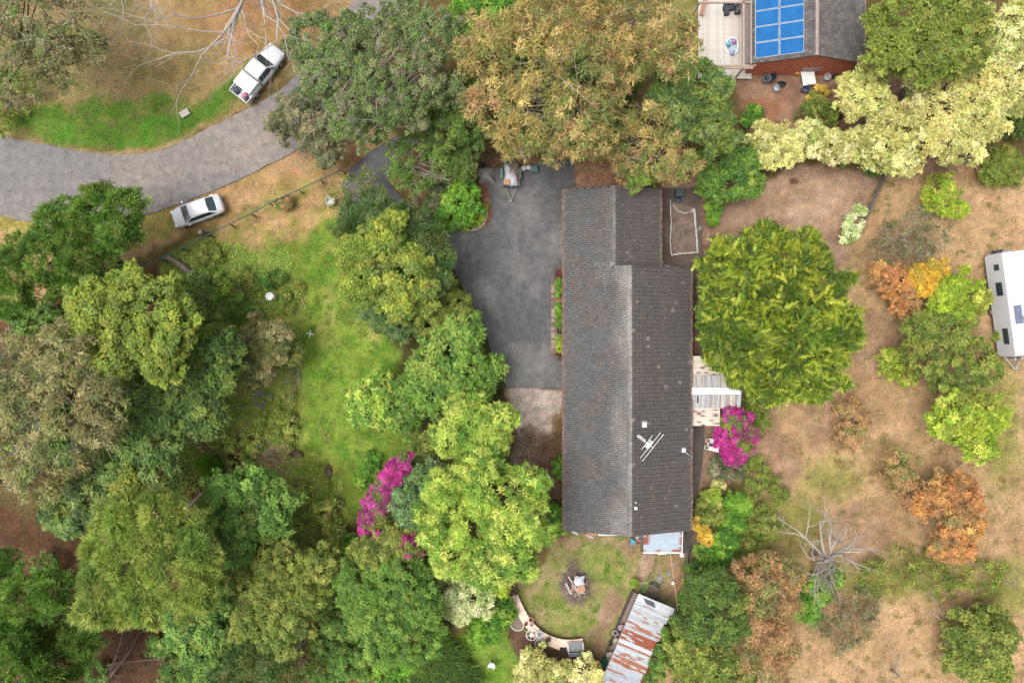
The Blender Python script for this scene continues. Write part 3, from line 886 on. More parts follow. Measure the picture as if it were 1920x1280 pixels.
ridge_caps(RIDGE, zr + .0, YS - .02, YJ, .135, (158, 150, 142), 1)
ridge_caps(NRIDGE, zn + .0, YJ + .02, YN, .16, (138, 130, 126), 2)
# gutters, barge boards
gt = MB()
for x, y0, y1, s in ((LX - .11, YS, YN, -1), (RX + .11, YS, YJ, 1), (NRX + .11, YJ + .05, YN, 1)):
    for a, b, h in ((x - .065, x - .055, .11), (x + .055, x + .065, .11)):
        gt.box(((a + b) / 2, (y0 + y1) / 2, EZ - .06), (.014, y1 - y0, h))
    gt.box((x, (y0 + y1) / 2, EZ - .112), (.10, y1 - y0, .008))
hp(gt, 'gutter', GUTTER)
bb = MB()
for x0, z0, x1, z1, y in ((LX, EZ, RIDGE, zr, YS - .03), (RIDGE, zr, RX, EZ, YS - .03), (LX, EZ, NRIDGE, zn, YN + .03), (NRIDGE, zn, NRX, EZ, YN + .03), (NRX + .2, EZ + (RX - NRX - .2) * math.tan(PITCH), RX, EZ, YJ + .035)):
    bb.beam((x0, y, z0 - .07), (x1, y, z1 - .07), .03, .16)
hp(bb, 'barge_board', mat('barge_paint', alb(120, 108, 100), .6))
# roof fittings
def slope_z(x):
    return EZ + (min(x - LX, RX - x)) * math.tan(PITCH)
def on_roof(px, py):
    z = EZ + 1
    for _ in range(6):
        p = W(px, py, z); z = slope_z(p.x)
    return W(px, py, z)
def vent(px, py, s, h):
    p = on_roof(px, py)
    v = MB(); v.box((p.x, p.y, p.z + h * .35), (s * .75, s * .75, h)); v.box((p.x, p.y, p.z + h * .9), (s, s * 1.1, .08)); v.box((p.x, p.y, p.z + .07), (s * 1.5, s * 1.5, .03), tilt=Matrix.Rotation(PITCH, 3, 'Y'))
    return hp(v, 'roof_vent', PLASTIC)
vent(1207, 795, .34, .34); vent(1191, 951, .2, .3)
vent(1281, 843, .26, .22)
fl = MB(); p = on_roof(1283, 845); fl.tube([p + Vector((0, 0, .25)), p + Vector((.25, -.25, .3)), p + Vector((.42, -.36, .2))], .04, 6); hp(fl, 'flue_pipe', STEEL)
vp = MB(); p = on_roof(1190, 951); vp.tube([p + Vector((.04, .45, -.05)), p + Vector((.04, .45, .35))], .05, 8); hp(vp, 'vent_pipe', PLASTIC)
# windows on the drive side and a white panel along the south wall
for py in (420, 560, 640, 780):
    y = W(0, py, 1.5).y
    f = MB(); f.box((LX + ov - .02, y, 1.45), (.06, 1.7, 1.2)); f = hp(f, 'window', WHITE)
    gl = MB(); gl.box((LX + ov - .055, y, 1.45), (.02, 1.5, 1.0)); hp(gl, 'pane', GLASS, f)
# leaf litter and lichen lying on the tiles, thickest along the gutters
g_ = np.random.default_rng(12)
nlf = 5200
ry_ = g_.uniform(YS + .1, YN - .1, nlf); side = g_.integers(0, 2, nlf)
fr_ = np.where(g_.uniform(size=nlf) < .8, np.abs(g_.normal(size=nlf)) * .02, g_.uniform(0, 1, nlf))
nrt = ry_ > YJ
half = np.where(nrt, NRIDGE - LX, RIDGE - LX)
rx_ = np.where(side == 0, LX - .12 + fr_ * half, np.where(nrt, NRX, RX) + .12 - fr_ * half)
rz_ = EZ + np.maximum(fr_ * half - .1, -.02) * math.tan(PITCH) + .1
a_ = g_.uniform(0, 2 * PI, nlf)
D_ = np.stack([np.cos(a_), np.sin(a_), np.zeros(nlf)], 1); N_ = np.tile(np.array([[0., 0, 1.]]), (nlf, 1)) + g_.normal(size=(nlf, 3)) * .3
N_ /= np.linalg.norm(N_, axis=1, keepdims=True)
keep = (fr_ > 0.06) & (g_.uniform(size=nlf) < .55) | (fr_ <= .06)
lc = np.array([alb(*c) for c in ((206, 150, 122), (176, 112, 88), (226, 196, 168), (150, 96, 74), (232, 226, 214))])[g_.integers(0, 5, nlf)]
Lf, Wf = .15, .05
Sd_ = np.cross(D_, N_) * (Wf / 2)
P_ = np.stack([rx_, ry_, rz_], 1) - np.array(hb)
tri = np.stack([P_ - Sd_, P_ + Sd_, P_ + D_ * Lf], 1)[keep].reshape(-1, 3)
tag(link('roof_litter', new_mesh('roof_litter', tri, 3, np.arange(len(tri)), np.repeat(lc[keep], 3, 0)), LEAFMAT, house), kind='stuff')
# television aerial on its mast
p = on_roof(1208, 826)
an = thing('tv_aerial', 'white television aerial standing on the right roof slope', 'aerial', p)
ma = MB(); ma.tube([(0, 0, -.05), (0, 0, 1.5)], .025, 6); ma.build('mast', STEEL, an)
dirv = Vector((.78, -.62, 0)).normalized(); perp = Vector((-.62 * -1, .78, 0)).normalized(); perp = Vector((-dirv.y, dirv.x, 0))
def el(mb, c, ln, r=.012): mb.tube([c - perp * ln / 2, c + perp * ln / 2], r, 5)
bm = MB(); bm.tube([dirv * -1.0 + Vector((0, 0, 1.45)), dirv * .55 + Vector((0, 0, 1.45))], .016, 5); bm.build('boom', mat('aerial_white', (.7, .7, .68), .4), an)
for s_, ln in ((.5, 2.65), (.24, 2.5), (-.1, 1.4)):
    e = MB(); el(e, dirv * s_ + Vector((0, 0, 1.46)), ln, .017); e.build('element', _mats['aerial_white'], an)
for i in range(9):
    e = MB(); el(e, dirv * (-.3 - i * .085) + Vector((0, 0, 1.48)), .26, .012); e.build('element', _mats['aerial_white'], an)
rf = MB()
for i in range(6): rf.tube([perp * (-.35) + dirv * (.05 + i * .03) + Vector((0, 0, 1.2 + i * .1)), perp * .35 + dirv * (.05 + i * .03) + Vector((0, 0, 1.2 + i * .1))], .016, 5)
rf.box((0, 0, 1.5), (.2, .16, .1)); rf.build('reflector', _mats['aerial_white'], an)

# ------------------------------------------------------------------ corrugated sheets
def corrugated(mb, o, u, v, lu, lv, pitch, amp, colf, gaps=0):
    """sheet spanned by u (across the ribs) and v (along them); colf(a, b) gives the paint at (0..1, 0..1)"""
    u = Vector(u).normalized(); v = Vector(v).normalized(); n = u.cross(v)
    if n.z < 0: n = -n
    nu = max(4, int(lu / pitch) * 4); nv = max(2, int(lv / .3))
    vs = []; cs = []
    for i in range(nu + 1):
        a = i / nu
        for j in range(nv + 1):
            b_ = j / nv
            vs.append(Vector(o) + u * lu * a + v * lv * b_ + n * amp * math.sin(2 * PI * a * lu / pitch)); cs.append(colf(a, b_))
    k = len(mb.v)
    mb.v += [tuple(p) for p in vs]; mb.c += cs
    flip = u.cross(v).z < 0
    for i in range(nu):
        for j in range(nv):
            q = (i * (nv + 1) + j, (i + 1) * (nv + 1) + j, (i + 1) * (nv + 1) + j + 1, i * (nv + 1) + j + 1)
            mb.f.append([k + x for x in (q[::-1] if flip else q)])

# patio roof east of the house: gable of ribbed sheets with a white ridge, flat cream strips either side
pz = 2.5
p0 = W(1294.5, 733, pz); patio = thing('patio_roof', 'cream and rust corrugated patio roof on the east side of the house', 'patio roof', (p0.x, p0.y, 0))
pb = Vector((p0.x, p0.y, 0))
x0 = p0.x + .03; x1 = W(1388, 0, pz).x
def pbuild(mb, name, m):
    mb.v = [tuple(Vector(v) - pb) for v in mb.v]; return mb.build(name, m, patio)
gr = random.Random(3)
for (ya, yb, za, zb) in ((703, 733, 2.55, 2.85), (733, 764, 2.85, 2.55)):
    A = W(0, ya, za).y; B = W(0, yb, zb).y
    n = 4; wd = (x1 - x0) / n
    for k in range(n):
        mb = MB()
        tones = [[(222, 214, 204), (214, 204, 194), (166, 174, 184), (200, 212, 222), (196, 172, 156), (226, 218, 208)][gr.randrange(6)] for _ in range(12)]
        corrugated(mb, (x0 + k * wd, A, za + (.004 if k % 2 else 0)), (1, 0, 0), Vector((0, B - A, zb - za)), wd - .01, math.hypot(B - A, zb - za), .125, .02,
                   lambda a, b_: alb(*[c * (.95 if (int(a * 12 * 4) % 4) > 1 else 1.0) for c in tones[int(min(.99, a) * 12) % 12]]))
        pbuild(mb, 'roof_sheet', ATTRM)
rc = MB(); ry = W(0, 733, 2.9).y
rc.add([(x0, ry + .26, 2.84), (x1 - .1, ry + .26, 2.84), (x1 - .1, ry, 2.91), (x0, ry, 2.91), (x0, ry - .26, 2.84), (x1 - .1, ry - .26, 2.84)], [(0, 3, 2, 1)[::-1], (3, 4, 5, 2)])
rc.f = [f if (Vector(rc.v[f[1]]) - Vector(rc.v[f[0]])).cross(Vector(rc.v[f[2]]) - Vector(rc.v[f[1]])).z > 0 else f[::-1] for f in rc.f]
pbuild(rc, 'ridge_cap', WHITE)
CREAMS = [(248, 236, 216), (250, 240, 222), (240, 222, 202), (244, 232, 218), (200, 204, 208), (170, 120, 90)]
for (ya, yb) in ((667, 690), (690, 703), (764, 781), (781, 798)):
    A = W(0, yb, 2.48).y; B = W(0, ya, 2.48).y
    mb = MB()
    xe = W(1384 if ya < 700 else 1350, 0, 2.48).x
    seed = ya
    def colf(a, b_, s=seed, L_=B - A):
        k = int(a * L_ / .125 * 1.0); r = random.Random(s * 31 + k).random()
        c = CREAMS[0] if r < .45 else CREAMS[1] if r < .7 else CREAMS[2] if r < .82 else CREAMS[4] if r < .9 else CREAMS[3]
        nz = fbm(np.array(b_ * 16.), np.array(k * 1.7 + s), 7, 3)
        if nz > .63 or (b_ < .05 and (k + s) % 2): c = (128, 84, 62)
        return alb(*c)
    corrugated(mb, (x0, A, 2.49), (0, 1, 0), (1, 0, -.01), B - A - .01, xe - x0, .125, .018, colf)
    pbuild(mb, 'roof_sheet', ATTRM)
pf = MB()
for py in (668, 703, 764, 797):
    y = W(0, py, 2.4).y; pf.beam((x0, y, 2.40), (x1 - .1, y, 2.40), .06, .12)
    pf.tube([(x1 - .2, y, -.1), (x1 - .2, y, 2.36)], .05, 8)
pbuild(pf, 'frame', mat('white_frame', alb(214, 208, 200), .5, var=.2))
sl = MB(); q = W(1308, 748, 2.76); sl.box((q.x, q.y, q.z + .03), (.1, .62, .05)); pbuild(sl, 'drain_slot', BLACK)

# lean-to at the south end
lz = 2.2
a = W(1206, 1034, lz); bq = W(1277, 1034, lz); top = W(1206, 985, 2.45)
lean = thing('lean_to_roof', 'pale blue corrugated lean-to roof at the south end of the house, rusty at one corner', 'lean-to', ((a.x + bq.x) / 2, (a.y + top.y) / 2, 0))
lb_ = Vector(lean.location)
def lbuild(mb, name, m):
    mb.v = [tuple(Vector(v) - lb_) for v in mb.v]; return mb.build(name, m, lean)
nsh = 3
for k in range(nsh):
    mb = MB()
    ya = a.y + (top.y - a.y) * k / nsh; za = lz + .25 * k / nsh
    def colf(s, t, k=k):
        yy = (k + s) / nsh
        xx = t
        rust = fbm(np.array(xx * 9.), np.array(yy * 5.), 77, 3)
        if xx < .17 and rust + (yy - .45) * .5 + (.17 - xx) > .56 and yy > .25: return alb(168, 84, 58)
        if yy < .09 and rust > .52: return alb(176, 104, 84)
        if xx > .975 and rust > .4: return alb(176, 96, 76)
        return alb(196, 212, 224)
    corrugated(mb, (a.x, ya, za + .006 * k), (0, top.y - a.y, .25), (1, 0, 0), math.hypot((top.y - a.y) / nsh, .25 / nsh) + .03, bq.x - a.x, .10, .008, colf)
    lbuild(mb, 'roof_sheet', ATTRM)
lw = MB(); lw.box(((a.x + bq.x) / 2, (a.y + top.y) / 2 + .1, 1.0), (bq.x - a.x - .3, abs(top.y - a.y) - .4, 2.2)); lbuild(lw, 'wall', mat('lean_wall', alb(190, 186, 178), .7))
lf = MB(); lf.beam((a.x - .02, a.y - .07, lz), (bq.x + .05, a.y - .07, lz), .1, .1); lf.beam((bq.x + .07, a.y - .1, lz), (bq.x + .07, top.y, lz + .24), .06, .12); lf.box((a.x + 1.55, a.y - .16, lz - .1), (.7, .12, .12)); lbuild(lf, 'gutter', WHITE)
lt_ = MB(); lt_.beam((a.x - .06, a.y, lz - .05), (a.x - .06, top.y, lz + .2), .06, .1); lbuild(lt_, 'flashing', mat('dark_flashing', alb(60, 64, 74), .5))
dp = MB(); dp.tube([(bq.x + .05, a.y - .2, lz), (bq.x + .05, a.y - .2, .1)], .06, 8); dp.box((bq.x + .05, a.y - .25, lz), (.26, .26, .3)); lbuild(dp, 'downpipe', PLASTIC)

# ------------------------------------------------------------------ rusty corrugated shed
sz = 2.3
Pa = W(1191, 1126, sz); Pb = W(1110, 1320, sz); Pc = W(1260, 1160, sz)
shed = thing('shed', 'garden shed with a rust striped white corrugated roof', 'shed', (Pa.x, Pa.y, 0))
sb = Vector((Pa.x, Pa.y, 0))
def sbuild(mb, name, m):
    mb.v = [tuple(Vector(v) - sb) for v in mb.v]; return mb.build(name, m, shed)
ua = (Pb - Pa); ul = ua.length; ua.normalize()
va_ = (Pc - Pa); va_ -= ua * va_.dot(ua); vl = 3.0; va_.normalize()
ns = 12; wd = ul / ns
for k in range(ns):
    mb = MB(); gk = random.Random(k)
    vlen = vl + gk.uniform(-.12, .1)
    def colf(s, t, k=k):
        d_ = (k + s) * wd; x = t * vl
        rib = int(d_ / .15)
        band = {(2.4, 3.25): .62, (1.65, 2.2): .40, (3.6, 4.5): .38, (4.6, 5.3): .55, (5.6, 6.0): .3}
        pr = .12
        for (lo, hi), p_ in band.items():
            if lo < d_ < hi: pr = p_
        nz = fbm(np.array(x * .9 + rib * 7.3), np.array(rib * 3.1), 21, 3) * .8 + .2 * vnoise(np.array(x * 8.), np.array(d_ * 8.), 5)
        if pr == .62 and x > .15 and nz < .66: return alb(170, 94, 66)
        if nz < .22 + pr * .52: return alb(*((176, 104, 72) if gk.random() < .6 else (190, 134, 104)))
        base = (214, 218, 222) if d_ < 5.5 else (196, 204, 212)
        return alb(*[c * (.9 + .16 * random.Random(rib).random()) for c in base])
    corrugated(mb, Pa + ua * wd * k + Vector((0, 0, .005 * (k % 2))), ua, va_, wd + .03, vlen, .15, .02, colf)
    sbuild(mb, 'roof_sheet', ATTRM)
sw = MB(); c4 = [Pa + va_ * .75 + ua * .3, Pa + ua * (ul - .1) + va_ * .75, Pa + ua * (ul - .1) + va_ * (vl - .3), Pa + ua * .3 + va_ * (vl - .3)]
sw.prism([(p.x, p.y) for p in c4], -.1, sz - .05); sbuild(sw, 'wall', mat('shed_wall', alb(150, 140, 130), .8, var=.4))
sf = MB(); t0 = Pa - ua * .02
sf.add([t0 + Vector((0, 0, .05)), t0 + va_ * 3.25 + Vector((0, 0, .05)), t0 + va_ * 3.25 - ua * .62 + Vector((0, 0, -.06)), t0 - ua * .62 + va_ * .05 + Vector((0, 0, -.06))], [(0, 1, 2, 3)])
sf.f = [f if (Vector(sf.v[f[1]]) - Vector(sf.v[f[0]])).cross(Vector(sf.v[f[2]]) - Vector(sf.v[f[1]])).z > 0 else f[::-1] for f in sf.f]
o = sbuild(sf, 'flashing', mat('shed_flashing', alb(222, 226, 230), .45, var=.15))
md = o.modifiers.new('thick', 'SOLIDIFY'); md.thickness = .02
edge = MB(); edge.beam(Pa - va_ * .04 + Vector((0, 0, -.03)), Pa - va_ * .04 + ua * ul + Vector((0, 0, -.03)), .06, .1); sbuild(edge, 'gutter', mat('shed_gutter', alb(116, 106, 116), .6))
pn = MB()
q1 = [W(x, y, 2.31) for x, y in ((1207, 1121), (1226, 1129), (1229, 1139), (1211, 1131))]
pn.prism([(v.x, v.y) for v in q1], 2.33, 2.36)
tag(pn.build('sheet_metal', mat('dark_sheet', alb(76, 84, 92), .5)), 'dark grey metal offcut lying on the white flashing of the shed roof', 'metal sheet')

# ------------------------------------------------------------------ neighbouring house, top right
nz_ = 2.7
nl = W(1411, 0, nz_).x; nr = W(1619, 0, nz_).x; ny0 = W(0, 120, nz_).y; ny1 = ny0 + 14.5
nrd = (nl + nr) / 2; nrz = nz_ + (nrd - nl) * math.tan(R(20))
nh = thing('neighbour_house', 'neighbouring red brick house with blue solar panels on its grey roof', 'house', (nrd, (ny0 + ny1) / 2, 0))
nb = Vector(nh.location)
def nbuild(mb, name, m, parent=None, **k):
    mb.v = [tuple(Vector(v) - nb) for v in mb.v]; return mb.build(name, m, parent or nh, **k)
BR = mat('red_brick', attr=True, rough=.9, var=.25, scale=10, bump=.2)
wl = MB(); wl.prism([(nl + .2, ny0 + .16), (nr - .2, ny0 + .16), (nr - .5, ny1 - .3), (nl + .5, ny1 - .3)], -.1, nz_ - .12, alb(176, 122, 98)); nwall = nbuild(wl, 'wall', BR)
# courses of single bricks on the south wall, the only wall the camera sees
bx0 = nl + .2; bw = .23; bh = .086
brick_v = {}
gb = random.Random(4)
for j in range(30):
    for i in range(int((nr - nl - .4) / .24)):
        z = .05 + j * bh
        x = bx0 + i * .24 + (.12 if j % 2 else 0)
        if x + bw > nr - .2: continue
        c = [(196, 106, 76), (182, 94, 68), (206, 120, 88), (166, 90, 70)][gb.randrange(4)]
        brick_v.setdefault(c, []).append((x, z))
# a wall of this size holds about 800 bricks: the top courses, nearest the camera, are single parts and the rest one mesh
allb = sorted([(z, x, c) for c, l in brick_v.items() for x, z in l], reverse=True)
bm_cache = {}
rest = MB()
for i, (z, x, c) in enumerate(allb):
    if i < 300:
        if c not in bm_cache:
            t_ = MB(); t_.box((0, 0, 0), (bw, .03, .074), col=alb(*c, k=1.5))
            bm_cache[c] = new_mesh('brick', np.array(t_.v), 4, [k for f in t_.f for k in f], np.array(t_.c)); bm_cache[c].materials.append(BR)
        ob = bpy.data.objects.new('brick', bm_cache[c]); C.objects.link(ob); ob.parent = nwall
        ob.location = Vector((x + bw / 2, ny0 + .155, z + .04)) - nb
    else:
        rest.box((x + bw / 2, ny0 + .155, z + .04), (bw, .03, .074), col=alb(*c, k=1.5))
tag(nbuild(rest, 'brickwork', BR, nwall), kind='stuff')
gab = MB()
gab.add([(nl + .3, ny0 + .13, nz_ - .12), (nr - .3, ny0 + .13, nz_ - .12), (nrd, ny0 + .13, nrz - .2), (nl + .3, ny0 + .2, nz_ - .12), (nr - .3, ny0 + .2, nz_ - .12), (nrd, ny0 + .2, nrz - .2)], [(0, 1, 2), (5, 4, 3), (0, 3, 4, 1), (1, 4, 5, 2), (2, 5, 3, 0)], alb(190, 104, 74, k=1.5)); nbuild(gab, 'gable', BR)
nr_ = MB()
for xa, za, xb, zb in ((nl - .05, nz_, nrd - .002, nrz), (nrd + .002, nrz, nr + .05, nz_)):
    nr_.add([(xa, ny0, za - .1), (xb, ny0, zb - .1), (xb, ny1, zb - .1), (xa, ny1, za - .1), (xa, ny0, za), (xb, ny0, zb), (xb, ny1, zb), (xa, ny1, za)], [(0, 3, 2, 1), (4, 5, 6, 7), (0, 1, 5, 4), (1, 2, 6, 5), (2, 3, 7, 6), (3, 0, 4, 7)])
nroof = nbuild(nr_, 'roof', mat('grey_roof', alb(118, 112, 108), .85, var=.25, scale=3))
# tiles of the right slope that the camera sees
TG = mat('grey_roof_tile', attr=True, rough=.85, var=.3, scale=3)
save = (LX, ROOFM)
def tone_grey(f, y, g):
    v = g.uniform(-.12, .12); return alb(*[u * (1 + v) for u in (122, 116, 112)])
PITCH_S = (PITCH, CO, SI)
PITCH = R(20); CO, SI = math.cos(PITCH), math.sin(PITCH)
nt_ = slope_tiles(nr + .05, nrd, ny0, ny0 + 7, nz_, tone_grey, 9) + slope_tiles(nl - .05, nrd, ny0, ny0 + 7, nz_, tone_grey, 10)
lay_tiles([(t[0], t[1] - nb) + t[2:] for t in nt_], nroof, 300)
PITCH, CO, SI = PITCH_S
rcm = MB()
for i in range(12):
    rcm.tube([(nrd, ny0 + i * .6, nrz - .02), (nrd, ny0 + i * .6 + .62, nrz)], [.17, .16], 8)
nbuild(rcm, 'ridge_cap', mat('grey_ridge', alb(178, 164, 154), .8), nroof)
ng = MB()
for x in (nl - .1, nr + .1):
    ng.beam((x, ny0, nz_ - .02), (x, ny1, nz_ - .02), .14, .12)
nbuild(ng, 'gutter', mat('pale_gutter', alb(208, 186, 172), .6))
# solar panels, two columns, each panel with frame and glass
PV = mat('solar_glass', alb(34, 112, 182), .5, var=.18, scale=2, spec=.08)
nt = PV.node_tree; bs_ = nt.nodes['Principled BSDF']; src_ = bs_.inputs['Base Color'].links[0].from_socket
br_ = nt.nodes.new('ShaderNodeTexBrick'); br_.offset = 0; br_.inputs['Scale'].default_value = 1.0; br_.inputs['Brick Width'].default_value = .16; br_.inputs['Row Height'].default_value = .16; br_.inputs['Mortar Size'].default_value = .012
br_.inputs['Color1'].default_value = (1, 1, 1, 1); br_.inputs['Color2'].default_value = (.9, .92, .95, 1); br_.inputs['Mortar'].default_value = (1.7, 1.5, 1.3, 1)
tc_ = nt.nodes.new('ShaderNodeTexCoord'); nt.links.new(tc_.outputs['Object'], br_.inputs['Vector'])
nt.links.new(mix_rgb(nt, 'MULTIPLY', 1, src_, br_.outputs['Color']), bs_.inputs['Base Color'])
tn = math.tan(R(20))
for i in range(6):
    for j in range(2):
        xa = W(1420 + j * 40.5, 0, 3.4).x; xb = W(1459.5 + j * 40.5, 0, 3.4).x
        ya = ny0 + .35 + i * 1.27
        za = nz_ + (xa - nl) * tn + .16; zb = nz_ + (xb - nl) * tn + .16
        pm = MB(); pm.beam((xa, ya + .6, za), (xb, ya + .6, zb), 1.24, .04); f = nbuild(pm, 'solar_panel', mat('panel_frame', alb(178, 190, 204), .4, metal=.2))
        pg = MB(); pg.beam((xa + .04, ya + .6, za + .02 + .04 * tn), (xb - .04, ya + .6, zb + .02 - .04 * tn), 1.14, .03); nbuild(pg, 'panel_glass', PV, f)
sd = MB(); q = W(1534, 14, 3.7); sd.lathe(q, [(.02, .02), (.3, .12), (.36, .2)], 12); nbuild(sd, 'roof_dome', PLASTIC)
# vent grille in the south wall, window
vg = MB(); vg.box((nrd + .9, ny0 + .12, 1.3), (1.6, .06, .5)); nbuild(vg, 'window', mat('alu_frame', alb(170, 164, 158), .5))
# deck with pergola beams west of it
dz = .35
dk = thing('timber_deck', 'white deck with pergola beams beside the neighbouring brick house', 'deck', (W(1358, 0).x, W(0, 70).y, 0))
db = Vector(dk.location)
g5 = random.Random(8)
yA = W(0, 148, dz).y; xA = W(1309, 0, dz).x; xB = W(1409, 0, dz).x
bd = [MB() for _ in range(2)]
proto_b = None
nb_ = int((xB - xA) / .16)
bmesh_ = []
for k in range(3):
    t_ = MB(); t_.box((0, 6.5, 0), (.152, 13, .04), col=alb(*[(240, 230, 218), (244, 236, 226), (234, 222, 208)][k]))
    me = new_mesh('deck_board', np.array(t_.v), 4, [q_ for f in t_.f for q_ in f], np.array(t_.c)); me.materials.append(ATTR); bmesh_.append(me)
for i in range(nb_):
    ob = bpy.data.objects.new('deck_board', bmesh_[g5.randrange(3)]); C.objects.link(ob); ob.parent = dk
    ob.location = Vector((xA + .08 + i * (xB - xA) / nb_, yA + g5.uniform(-.01, .01), dz)) - db
def dbuild(mb, name, m):
    mb.v = [tuple(Vector(v) - db) for v in mb.v]; return mb.build(name, m, dk)
PB = mat('pergola_beam', alb(206, 178, 160), .7)
for a_, b_ in (((1310, 128), (1412, 128)), ((1310, 5), (1412, 5)), ((1394, 128), (1394, -60)), ((1416, 124), (1416, -60)), ((1310, 124), (1416, 124))):
    mb = MB(); mb.beam(W(*a_, 2.5), W(*b_, 2.5 if a_[1] != 124 or b_[1] != 124 else 2.4), .14, .14); dbuild(mb, 'pergola_beam', PB)
for px, py in ((1312, 128), (1312, 5), (1394, 128), (1394, 5)):
    mb = MB(); q = W(px, py, 2.4); mb.box((q.x, q.y, 1.3), (.12, .12, 2.1)); dbuild(mb, 'post', PB)
fr = MB(); fr.beam(W(1398, 124, 2.3), W(1398, -60, 2.3), .02, .1)
q0 = W(1396, 120, 2.35); q1_ = W(1414, -60, 2.35)
aw = MB(); aw.box(((q0.x + q1_.x) / 2, (q0.y + q1_.y) / 2, 2.36), (q1_.x - q0.x, q1_.y - q0.y, .03)); dbuild(aw, 'awning', mat('awning_sheet', alb(140, 130, 124), .7, var=.3))
# ------------------------------------------------------------------ trees and shrubs
G_N = 'trees along the northern boundary'
G_W = 'trees of the western grove'
G_C = 'trees between the lawn and the driveway'
G_E = "trees and shrubs in the neighbours' dry paddock"
G_S = 'shrubs along the eastern boundary'
# ---- beyond the road, top left
plant('gum_tree', 'grey brown sparse gum tree at the top left corner beyond the road', 'tree', 'sparse', 'twiggrey', [(70, 40, 85), (130, 50, 60), (40, 140, 60), (110, 110, 50), (170, 90, 30)], 10, G_N, bark=BARKDARK, trunk=.28, base=(60, 105), wood=26, limbs=9)
plant('olive_shrub', 'low dull olive shrub on the verge at the left edge above the road', 'shrub', 'sparse', 'olivegreen', [(14, 190, 34), (40, 160, 24), (4, 225, 26)], 2.2, G_N)
plant('pine_tree', 'dark green young pine leaning over the road edge left of the white sedan', 'tree', 'pine', 'forest', [(150, 430, 56), (200, 400, 50), (232, 388, 36), (90, 480, 56), (40, 510, 56), (150, 490, 50), (220, 440, 40), (20, 550, 44), (110, 425, 40)], 8, G_W, trunk=.24, base=(110, 505), wood=8)
# ---- north side
plant('casuarina_tree', 'feathery grey green tree overhanging the road beside the white utility truck', 'tree', 'fine', 'casu', [(590, 80, 52), (640, 130, 62), (600, 150, 40), (660, 70, 40)], 10, G_N, density=.7, trunk=.22, wood=30, bark=BARKPALE)
plant('casuarina_tree', 'large loose green tree standing on the bend of the road with grey branches showing', 'tree', 'fine', 'casu', [(720, 90, 66), (790, 150, 66), (720, 190, 66), (650, 225, 42), (810, 60, 44), (760, 40, 40, .9), (690, 245, 36, .8)], 11, G_N, density=.55, trunk=.26, wood=60, bark=BARKPALE)
plant('bushy_shrub', 'dull grey green shrub crowding the south edge of the bend in the road', 'shrub', 'fine', 'greyleaf', [(555, 225, 44), (590, 245, 40), (525, 230, 26), (615, 280, 30)], 4.5, G_N, trunk=.1)
plant('broadleaf_tree', 'bright green leafy tree at the top edge between the two large gums', 'tree', 'broad', 'vivid', [(882, 26, 40), (930, 16, 38), (905, 60, 30), (870, 70, 24, .8)], 9, G_N)
plant('dark_pine_tree', 'deep green tree squeezed beneath the tan gum and the loose green tree', 'tree', 'fine', 'dark', [(850, 190, 50), (870, 240, 40), (830, 250, 36), (800, 210, 30, .9)], 7.5, G_N)
plant('gum_tree', 'largest tan and ochre gum tree spreading over the top of the parking area', 'tree', 'gum', 'tan', [(940, 90, 66), (1010, 50, 70), (1090, 40, 66), (1000, 140, 76), (1090, 130, 76), (930, 190, 56), (1010, 220, 64), (1090, 220, 60), (895, 110, 40), (960, 262, 34, .8), (1030, 280, 30, .8)], 13, G_N, bark=BARKPALE, trunk=.4, density=1.0, base=(1035, 235), wood=40, limbs=10)
plant('gum_tree', 'tan gum tree behind the neighbouring house deck with pale limbs', 'tree', 'gum', 'tan', [(1180, 40, 70), (1240, 60, 56), (1170, 110, 56), (1200, 10, 50), (1270, 100, 40)], 12, G_N, bark=BARKPALE, trunk=.34, density=1.0, base=(1125, 165), wood=14, limbs=9)
plant('gum_tree', 'low ochre gum tree drooping onto the northern end of the tiled roof', 'tree', 'gum', 'tan', [(1140, 250, 46), (1190, 270, 50), (1240, 290, 44), (1185, 320, 30, .7), (1270, 310, 36), (1225, 240, 44), (1130, 272, 24, .8), (1240, 340, 14, .6)], 8.5, G_N, bark=BARKPALE, trunk=.26, density=1.05, base=(1230, 300), wood=30, limbs=9)
plant('broadleaf_tree', 'small fresh green tree peeping out of the ochre gum over the roof end', 'tree', 'fine', 'green', [(1205, 325, 24), (1190, 345, 14, .8)], 6.5, G_N)
plant('evergreen_tree', 'dark blue green evergreen below the neighbouring house deck', 'tree', 'broad', 'bluegreen', [(1290, 150, 48), (1330, 180, 44), (1280, 210, 46), (1340, 240, 40), (1250, 180, 36)], 8, G_N)
plant('evergreen_tree', 'deep green shrubs filling the ground below the largest tan gum', 'tree', 'broad', 'dark', [(960, 160, 50), (1020, 200, 50), (1060, 120, 50), (1090, 240, 44), (960, 240, 40), (1010, 262, 34)], 5, G_N)
plant('evergreen_tree', 'dark evergreen showing through the gap between the tan gums', 'tree', 'broad', 'dark', [(1160, 175, 34), (1165, 215, 30, .9)], 6.5, G_N)
plant('hedge_shrub', 'wide mid green shrub at the northwest corner of the leaf strewn yard', 'shrub', 'broad', 'green', [(1345, 305, 36), (1390, 310, 34), (1370, 345, 34), (1405, 345, 22, .8), (1330, 345, 22, .8)], 3.6, G_S, trunk=.1)
plant('creeper_bush', 'narrow tongue of bright green creeper beside the concrete slab', 'shrub', 'fine', 'vivid', [(1340, 370, 16), (1338, 392, 15), (1337, 410, 12)], 1.2, G_S, trunk=0)
